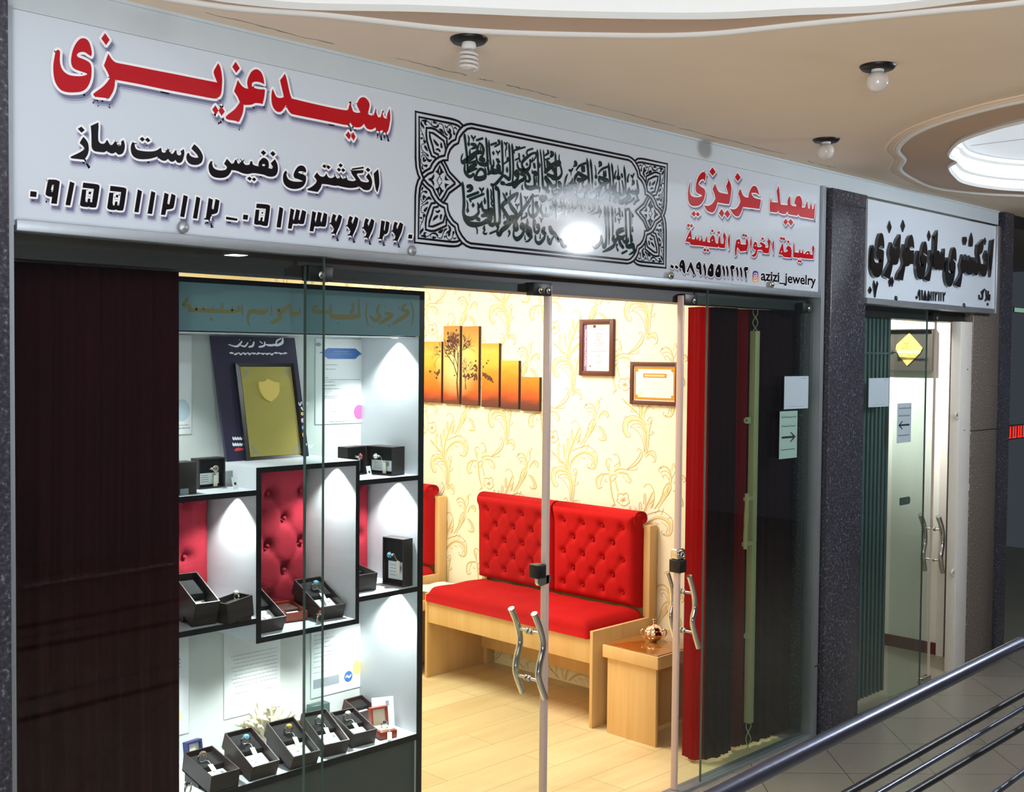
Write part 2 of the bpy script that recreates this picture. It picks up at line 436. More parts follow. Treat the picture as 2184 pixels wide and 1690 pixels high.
# ------------------------------------------------------------------ lettering, as outlines and pen strokes
# crop frames (origin x, origin y, scale) of the measured outlines
CR = dict(T1=(100, 60, .18315), T2=(440, 120, .19231), B1=(140, 250, .14652), B2=(420, 310, .19231), D1=(50, 370, .20147), D2=(460, 420, .20147),
          R1=(1450, 345, .14194), R2=(1450, 465, .14194), P1=(1420, 545, .15568), N1=(1840, 460, .10652), N2=(1970, 480, .10652),
          CA=(970, 275, .10989), CB=(970, 385, .10989), CC=(1180, 325, .09158), CD=(1180, 415, .09158), O1=(875, 225, .09468), HD=(380, 560, .24725))
RED = dict(T1="""122,255 100,272 85,340 72,430 72,510 85,600 115,670 165,725 235,748 320,750 400,740 455,705 490,650 512,580 518,500 512,440 490,400 440,370 395,352 360,338 345,318 358,295 395,280 440,283 480,310 512,330 520,300 515,250 495,180 470,140 440,122 405,120 370,138 335,180 305,240 288,300 278,370 282,420 300,460 335,485 390,505 450,525 468,538 450,548 400,560 330,560 260,548 210,520 175,480 155,430 148,370 150,310 150,275 140,260;
675,60 728,138 685,200 630,122;
712,300 745,352 775,385 815,406 950,432 1200,482 1500,540 1750,590 1980,635 1938,520 1965,455 1992,410 2015,455 2030,520 2038,600 2035,680 2028,750 2010,795 1980,812 1940,822 1700,778 1400,722 1100,660 900,622 790,602 785,680 765,745 720,822 650,812 590,806 550,795 535,772 560,748 640,690 690,640 730,585 705,520 660,438 685,370;
1960,900 1995,960 1965,1012 1925,945; 2028,912 2068,972 2030,1022 1995,965""",
T2="""322,62 368,135 328,185 285,118;
347,265 375,310 410,345 450,362 462,358 450,310 455,260 475,210 500,170 535,148 570,150 605,180 630,240 640,312 590,290 540,283 508,296 500,320 515,345 560,362 620,370 648,372 640,450 622,530 545,520 500,538 440,542 410,535 408,590 395,650 360,728 300,715 240,705 215,690 212,672 240,645 310,590 350,540 370,515 345,455 305,390 325,330;
98,548 132,603 100,650 62,592; 165,558 200,618 167,662 132,603;
735,362 722,400 718,470 725,530 745,580 780,615 820,618 850,590 872,555 880,545 900,590 930,630 970,648 1200,695 1400,735 1560,765 1595,732 1620,775 1660,790 1710,785 1745,750 1775,800 1820,815 1850,805 1870,790 1890,825 1920,838 1945,815 1965,845 1995,852 2015,820 2030,750 2038,680 2030,580 2005,640 2000,690 1980,690 1960,670 1950,610 1938,645 1930,675 1905,680 1890,650 1872,590 1858,640 1850,660 1815,655 1785,640 1800,590 1808,540 1795,500 1765,465 1735,455 1700,468 1675,510 1668,545 1685,585 1705,625 1660,628 1625,612 1610,570 1595,520 1580,550 1572,590 1540,600 1400,575 1150,520 945,470 925,420 905,330 885,240 868,195 840,235 815,265 830,340 850,420 855,455 820,465 780,455 755,415;
1572,835 1600,880 1580,925 1540,875; 1625,845 1652,895 1628,938 1600,885""",
R1="""152,290 130,370 118,460 118,540 130,610 165,655 225,670 290,655 340,600 368,530 378,450 362,410 310,375 278,345 280,315 310,275 350,262 372,300 378,260 385,200 370,165 345,155 310,175 270,235 245,310 232,390 235,440 260,475 310,495 330,515 290,532 230,535 180,520 155,490 145,440 148,380;
210,740 235,790 210,830 165,782; 262,752 297,795 262,830 235,790; 485,85 535,155 488,215 438,150;
525,330 545,385 575,445 620,470 720,488 705,430 690,370 715,310 730,270 750,310 768,370 770,440 755,560 735,640 650,630 560,612 545,680 510,750 470,765 410,740 380,700 360,650 395,665 450,655 500,610 530,555 515,490 488,415 505,370;
625,708 662,775 630,840 578,775; 712,725 752,790 712,850 662,780; 860,168 912,235 868,300 820,235;
905,405 925,460 950,510 985,535 1025,540 1030,490 1055,420 1090,372 1120,365 1150,385 1175,440 1190,510 1150,475 1100,468 1070,472 1085,510 1120,545 1170,560 1215,570 1205,640 1190,712 1100,700 940,680 925,740 890,810 855,825 810,800 775,755 750,700 790,718 840,705 880,660 905,600 890,530 870,490 885,440;
1365,530 1350,620 1345,680 1350,755 1400,760 1450,765 1475,735 1490,770 1580,790 1610,745 1630,790 1700,805 1760,815 1775,785 1800,825 1900,842 1990,860 2015,850 2025,740 2028,610 2010,660 2000,710 1985,712 1970,610 1955,660 1945,705 1925,705 1910,590 1890,640 1875,690 1830,690 1835,620 1825,560 1800,520 1775,515 1745,530 1725,580 1715,625 1750,660 1745,672 1690,665 1660,640 1655,560 1650,510 1625,550 1612,600 1615,655 1550,650 1510,640 1500,540 1490,430 1475,360 1460,410 1450,450 1465,560 1470,615 1420,612 1375,605;
1590,855 1622,905 1585,960 1548,905; 1660,860 1700,912 1665,968 1622,905""",
R2="""125,82 150,112 125,145 98,112; 172,90 195,120 170,152 145,118;
160,165 120,250 90,320 82,355 140,368 165,405 300,415 400,430 520,440 560,445 575,420 590,447 670,455 685,330 690,270 662,212 640,270 655,330 650,390 610,385 605,320 600,260 580,290 572,340 570,385 540,382 525,330 515,280 490,255 465,280 440,335 455,365 430,368 410,360 400,265 385,310 375,355 340,352 322,275 312,320 300,345 285,340 278,265 262,310 250,335 235,260 222,300 215,325 175,318 170,250|145,280 158,300 130,310 120,300|485,320 495,340 470,345;
485,170 508,200 485,222 458,195; 580,192 602,225 582,250 555,222; 370,455 395,480 372,512 342,482; 415,462 440,490 415,515 392,485;
742,230 748,330 742,440 732,480 722,380 718,320;
850,320 830,400 822,480 828,575 845,560 852,480 860,440 890,480 910,505 960,500 1000,495 1015,440 1022,370 1005,292 985,350 990,400 950,400 910,395 905,340 890,312 865,330|880,360 890,385 865,380;
950,235 975,262 948,285 928,262; 990,245 1012,272 988,295 968,268; 1070,285 1075,380 1065,490 1052,400 1055,340;
1120,355 1100,400 1095,440 1110,470 1135,480 1125,520 1100,550 1065,562 1085,580 1120,585 1150,545 1165,480 1230,485 1250,525 1330,535 1345,450 1355,350 1332,310 1315,360 1325,420 1320,450 1280,445 1285,405 1240,375 1210,365 1190,385 1230,420 1200,440 1160,435 1150,370|1130,400 1138,425 1118,425;
1240,288 1262,312 1240,338 1215,310; 1405,325 1410,420 1400,545 1385,450 1385,390; 1520,282 1545,312 1522,335 1495,308; 1558,290 1580,318 1558,345 1535,315;
1545,370 1515,430 1490,500 1480,550 1535,555 1550,585 1620,595 1668,598 1675,500 1660,440 1625,415 1600,440 1590,470 1620,490 1590,515 1560,510 1550,440|1525,490 1535,515 1510,520;
1625,335 1645,362 1625,385 1602,358;
1712,360 1700,420 1700,500 1698,590 1760,600 1790,605 1800,595 1830,605 1900,612 2000,618 2010,520 2018,450 1998,405 1982,460 1990,520 1988,555 1950,548 1945,510 1925,495 1895,510 1870,540 1850,535 1848,470 1835,500 1825,530 1805,520 1800,455 1785,500 1780,525 1720,515 1718,440|1915,520 1930,545 1895,545;
1785,625 1800,650 1785,675 1760,648; 1812,630 1830,658 1810,680 1795,652""")
BLK = dict(B1="""225,138 275,190 228,228 172,172;
255,288 290,325 322,380 332,440 330,500 310,560 265,622 180,612 110,605 72,598 68,578 100,562 180,525 240,490 272,465 250,425 200,380 225,330;
472,78 475,150 470,250 472,330 485,365 510,385 545,388 570,375 590,340 605,335 620,365 640,405 670,405 695,380 710,355 730,360 745,395 765,422 795,415 805,385 800,360 835,330 850,370 858,420 850,480 825,530 790,545 760,545 720,510 690,530 650,528 610,505 590,490 560,512 500,510 430,500 395,480 375,440 372,380 370,250 365,180 360,128;
1110,288 1150,325 1112,358 1072,320; 1190,298 1232,342 1192,368 1150,328;
970,365 950,400 942,460 955,530 990,580 1050,608 1130,615 1220,608 1290,590 1330,575 1365,610 1410,635 1450,635 1485,610 1520,645 1560,650 1595,625 1620,660 1660,668 1695,640 1715,580 1725,520 1715,465 1668,498 1680,535 1665,555 1640,555 1620,545 1605,490 1590,485 1575,510 1555,535 1530,530 1505,500 1490,465 1470,475 1450,510 1420,518 1395,505 1388,460 1370,450 1330,480 1270,498 1180,500 1090,490 1030,470 1005,430 1000,380 985,368;
1870,395 1920,440 1965,500 1992,560 1992,610 1975,660 1930,690 1880,698 1810,685 1765,640 1752,580 1765,530 1790,520 1805,555 1840,580 1900,595 1928,592 1910,550 1870,505 1825,460 1845,425""",
B2="""733,55 765,85 735,115 703,80; 840,65 870,98 840,125 808,90;
155,172 135,200 125,240 135,300 170,345 225,362 290,362 340,340 370,300 380,275 440,285 500,310 560,320 620,310 700,320 745,330 780,345 830,350 870,335 890,300 895,250 885,200 860,155 815,200 840,240 830,262 790,255 795,220 785,170 750,142 720,145 685,185 680,225 685,238 640,225 615,210 610,180 590,178 580,215 545,220 520,205 505,170 490,175 475,200 450,205 435,160 420,165 405,200 380,205 330,150 297,205 330,240 320,270 270,280 210,270 175,240 165,190|740,208 755,220 740,235 718,225 722,210;
580,348 605,372 585,395 552,368; 632,358 655,380 630,402 605,375;
980,280 960,310 950,360 960,420 1000,465 1060,485 1130,480 1180,450 1205,400 1208,350 1180,325 1130,310 1120,298 1140,288 1180,295 1205,305 1208,275 1190,240 1160,225 1120,235 1085,280 1068,330 1080,365 1130,380 1175,400 1130,405 1060,400 1010,375 990,330 995,295;
1330,300 1355,335 1390,350 1415,340 1432,310 1450,350 1480,365 1510,355 1530,335 1545,365 1570,370 1590,345 1605,370 1635,372 1655,345 1665,385 1700,395 1735,398 1760,385 1740,355 1710,315 1715,280 1845,275 1840,308 1775,315 1770,330 1800,375 1820,400 1860,410 1895,410 1905,395 1870,352 1900,310 1925,350 1940,400 1935,450 1915,490 1880,500 1840,490 1800,455 1760,470 1700,475 1650,470 1600,460 1560,450 1520,450 1470,440 1420,432 1380,430 1370,470 1335,520 1280,510 1225,500 1222,485 1270,460 1315,420 1325,390 1295,345;
1715,258 1845,238 1848,258 1715,277; 1892,248 1920,275 1895,298 1868,270; 1590,200 1615,225 1590,248 1565,222; 1570,250 1595,272 1572,295 1548,268; 1618,255 1642,278 1618,300 1595,272; 1410,210 1435,235 1412,255 1385,232; 1455,222 1480,245 1455,268 1432,240;
2005,265 2015,330 2020,420 2010,480 1998,525 1980,490 1968,420 1960,350 1955,315 1980,290""",
D1="""72,188 138,196 133,252 66,246; 265,65 340,68 378,85 380,110 350,325 290,318 300,250 262,245 235,230 232,205 255,85|300,125 320,120 318,130 308,190 298,198 287,190 295,140;
490,85 538,105 492,342 442,335;
630,98 770,115 798,128 802,155 772,340 750,362 705,360 690,352 670,358 612,350 595,330 618,170 663,172 650,305 672,308 682,265 706,268 702,305 722,308 742,165 622,152; 690,192 714,196 710,224 685,220;
918,132 1055,149 1083,162 1086,189 1058,372 1037,394 992,392 977,384 957,390 900,382 883,362 906,204 951,206 938,337 960,340 970,297 994,300 990,337 1010,340 1030,199 912,186; 978,226 1002,230 998,258 973,254;
1208,170 1252,190 1215,415 1170,408; 1350,187 1394,205 1358,432 1310,425;
1490,205 1535,222 1520,320 1540,330 1565,215 1608,235 1590,350 1570,375 1510,385 1498,442 1452,438; 1692,228 1738,245 1700,465 1655,458; 1828,245 1870,262 1835,482 1790,475;
1958,260 2002,278 1990,372 2008,385 2030,270 2072,288 2055,400 2035,425 1985,438 1970,495 1925,490""",
D2="""108,210 230,232 222,255 105,238; 290,188 342,194 334,245 284,238;
430,72 545,82 570,95 572,120 550,290 530,310 490,305 470,298 420,295 403,280 405,255 420,135 460,138 448,250 465,255 475,215 495,218 490,258 508,262 528,128 425,118; 485,160 500,162 496,180 480,178;
672,105 712,125 685,328 640,322; 790,122 830,140 812,235 825,248 850,130 890,145 872,240 885,250 912,138 955,158 935,270 915,290 870,285 850,290 812,285 800,340 760,335;
1020,150 1060,168 1042,263 1055,276 1080,158 1120,173 1102,268 1115,278 1142,166 1178,186 1165,298 1145,318 1100,313 1080,318 1042,313 1030,368 990,363;
1240,180 1275,198 1258,240 1270,265 1300,185 1335,208 1315,290 1270,395 1232,390 1250,335 1215,290 1225,225; 1415,202 1450,220 1433,262 1445,287 1475,207 1508,230 1490,312 1445,415 1407,410 1425,357 1390,312 1400,247;
1585,225 1620,243 1603,285 1615,310 1645,230 1676,253 1660,335 1615,437 1577,432 1595,380 1560,335 1570,270; 1750,248 1790,262 1775,350 1785,360 1800,255 1838,272 1822,370 1800,395 1775,400 1762,450 1728,445;
1892,262 1925,278 1908,318 1918,343 1948,268 1982,290 1965,370 1922,468 1884,463 1902,412 1868,368 1878,305; 2040,398 2080,402 2074,445 2032,440""",
P1="""68,122 108,150 92,185 55,160; 132,130 170,160 155,192 118,165; 215,60 190,95 180,140 190,170 220,180 228,220 250,252 265,235 262,180 255,110 240,65|212,108 222,125 208,135;
340,85 365,150 395,250 380,268 345,200 325,165 302,238 278,222 310,150 325,110; 450,88 420,115 408,155 420,185 450,195 455,240 475,275 490,255 485,190 480,125 465,92|440,135 448,152 435,160;
525,100 540,150 550,210 545,285 530,270 520,200 505,150; 620,105 590,150 570,210 568,265 600,292 635,292 650,260 652,190 645,130|605,180 615,195 610,215 600,215 597,195;
720,118 695,160 675,220 672,270 700,300 740,300 752,265 752,195 742,135|708,192 716,205 712,228 702,228 700,205; 785,130 800,180 808,230 800,305 785,270 780,210 765,170; 835,130 850,180 858,240 850,305 835,270 830,210 815,165;
895,135 938,142 935,185 910,195 918,240 912,312 895,270 888,210 875,165; 975,150 988,200 992,250 985,312 970,270 965,215 952,180; 1025,152 1040,200 1046,255 1038,318 1022,280 1018,220 1005,185; 1080,155 1125,162 1122,205 1095,212 1105,260 1100,332 1082,290 1075,230 1062,190""")
NEI = dict(N1="""147,590 125,640 112,780 105,950 108,1050 130,1150 170,1220 225,1245 280,1220 325,1140 350,1000 362,850 365,720 340,690 280,670 265,655 290,610 330,620 368,665 372,560 355,420 335,370 312,352 285,375 255,470 235,600 220,740 222,830 250,870 300,885 325,900 290,940 240,955 195,940 170,890 160,820 165,680 160,610;
522,105 560,240 518,355 478,230; 790,88 830,210 785,335 748,210;
518,535 540,600 565,660 620,680 618,610 595,570 630,470 690,375 705,420 695,560 680,760 655,930 620,985 575,990 540,990 525,1090 480,1268 420,1250 370,1220 368,1180 400,1100 470,970 495,910 488,850 468,760 485,650;
540,1230 560,1290 578,1225 605,1320 575,1430 550,1370 525,1430 500,1320;
772,575 800,680 825,740 830,600 850,480 885,410 920,385 945,430 965,540 975,660 920,625 880,650 890,700 970,700 960,850 950,980 890,975 870,1005 820,1025 795,1020 780,1120 745,1305 690,1290 632,1280 630,1230 660,1140 735,1020 755,960 740,870 722,790 750,670;
1050,705 1030,760 1012,880 1008,1020 1020,1150 1050,1250 1095,1282 1145,1260 1185,1170 1210,1030 1225,900 1220,820 1170,790 1150,755 1190,765 1232,800 1238,700 1225,580 1205,525 1180,530 1145,620 1120,760 1108,880 1125,950 1165,995 1130,1025 1090,990 1070,900 1072,760 1065,710;
1308,690 1330,800 1332,980 1310,1180 1285,1315 1235,1315 1192,1290 1200,1230 1260,1130 1295,1000 1285,930 1262,870 1285,790; 1312,300 1345,420 1308,515 1278,400;
130,1420 165,1495 128,1570 95,1500; 210,1300 240,1420 275,1315 292,1370 262,1490 235,1645 222,1640 205,1500 190,1390;
1065,1605 1085,1640 1065,1680 1045,1640; 1120,1480 1095,1540 1090,1600 1115,1640 1120,1700 1138,1700 1135,1500; 1165,1490 1185,1500 1180,1700 1165,1690; 1235,1500 1205,1620 1200,1700 1250,1705 1255,1600; 1305,1505 1280,1620 1272,1710 1320,1712 1330,1610;
1350,1520 1365,1530 1362,1715 1350,1700; 1392,1520 1408,1530 1404,1715 1392,1700; 1432,1520 1448,1560 1480,1520 1478,1570 1455,1600 1450,1720 1438,1715; 1505,1530 1520,1540 1515,1720 1503,1705; 1548,1530 1562,1540 1558,1722 1546,1705; 1590,1530 1605,1570 1640,1530 1636,1580 1612,1612 1608,1725 1596,1720""",
N2="""228,105 225,250 215,420 210,560 225,600 245,515 265,580 275,605 295,540 315,550 325,600 355,475 370,480 365,640 355,800 330,890 310,915 285,890 250,905 220,895 190,905 160,880 140,830 140,650 150,400 155,220;
415,650 395,720 380,850 368,980 375,1080 400,1180 450,1240 500,1220 540,1140 565,1020 582,880 580,760 530,710 540,680 600,730 600,600 590,490 555,445 525,480 500,580 480,700 470,830 490,910 545,950 500,970 450,950 425,880 425,760 430,670;
725,590 735,690 775,720 795,590 808,700 835,730 865,610 885,700 905,640 920,740 935,650 955,740 975,650 985,760 1020,770 1030,680 1010,560 1025,400 1140,285 1145,420 1120,550 1065,600 1080,700 1090,780 1190,795 1190,720 1165,660 1180,580 1210,510 1225,640 1225,800 1210,960 1170,1035 1120,1030 1080,990 1050,920 1010,1010 970,1010 930,970 880,1000 830,1000 780,960 720,980 710,1090 680,1250 620,1240 580,1210 600,1140 670,1020 690,950 670,800 700,700;
770,240 840,240 850,310 820,410 800,370 780,410 760,320; 940,155 970,300 960,430 920,440 885,430 890,330 915,220; 1215,255 1235,330 1215,405 1180,320;
1360,280 1345,420 1325,700 1300,950 1285,1050 1275,900 1275,600 1290,400 1305,310;
1200,1275 1215,1285 1180,1370 1175,1450 1160,1495 1120,1505 1090,1490 1085,1400 1105,1395 1110,1460 1145,1465 1155,1420 1135,1360 1140,1330;
1225,1300 1245,1310 1250,1420 1270,1440 1272,1320 1290,1320 1285,1460 1300,1465 1308,1390 1320,1400 1312,1500 1290,1525 1250,1500 1225,1535 1210,1525 1235,1460; 1265,1560 1285,1580 1268,1625 1248,1585""")
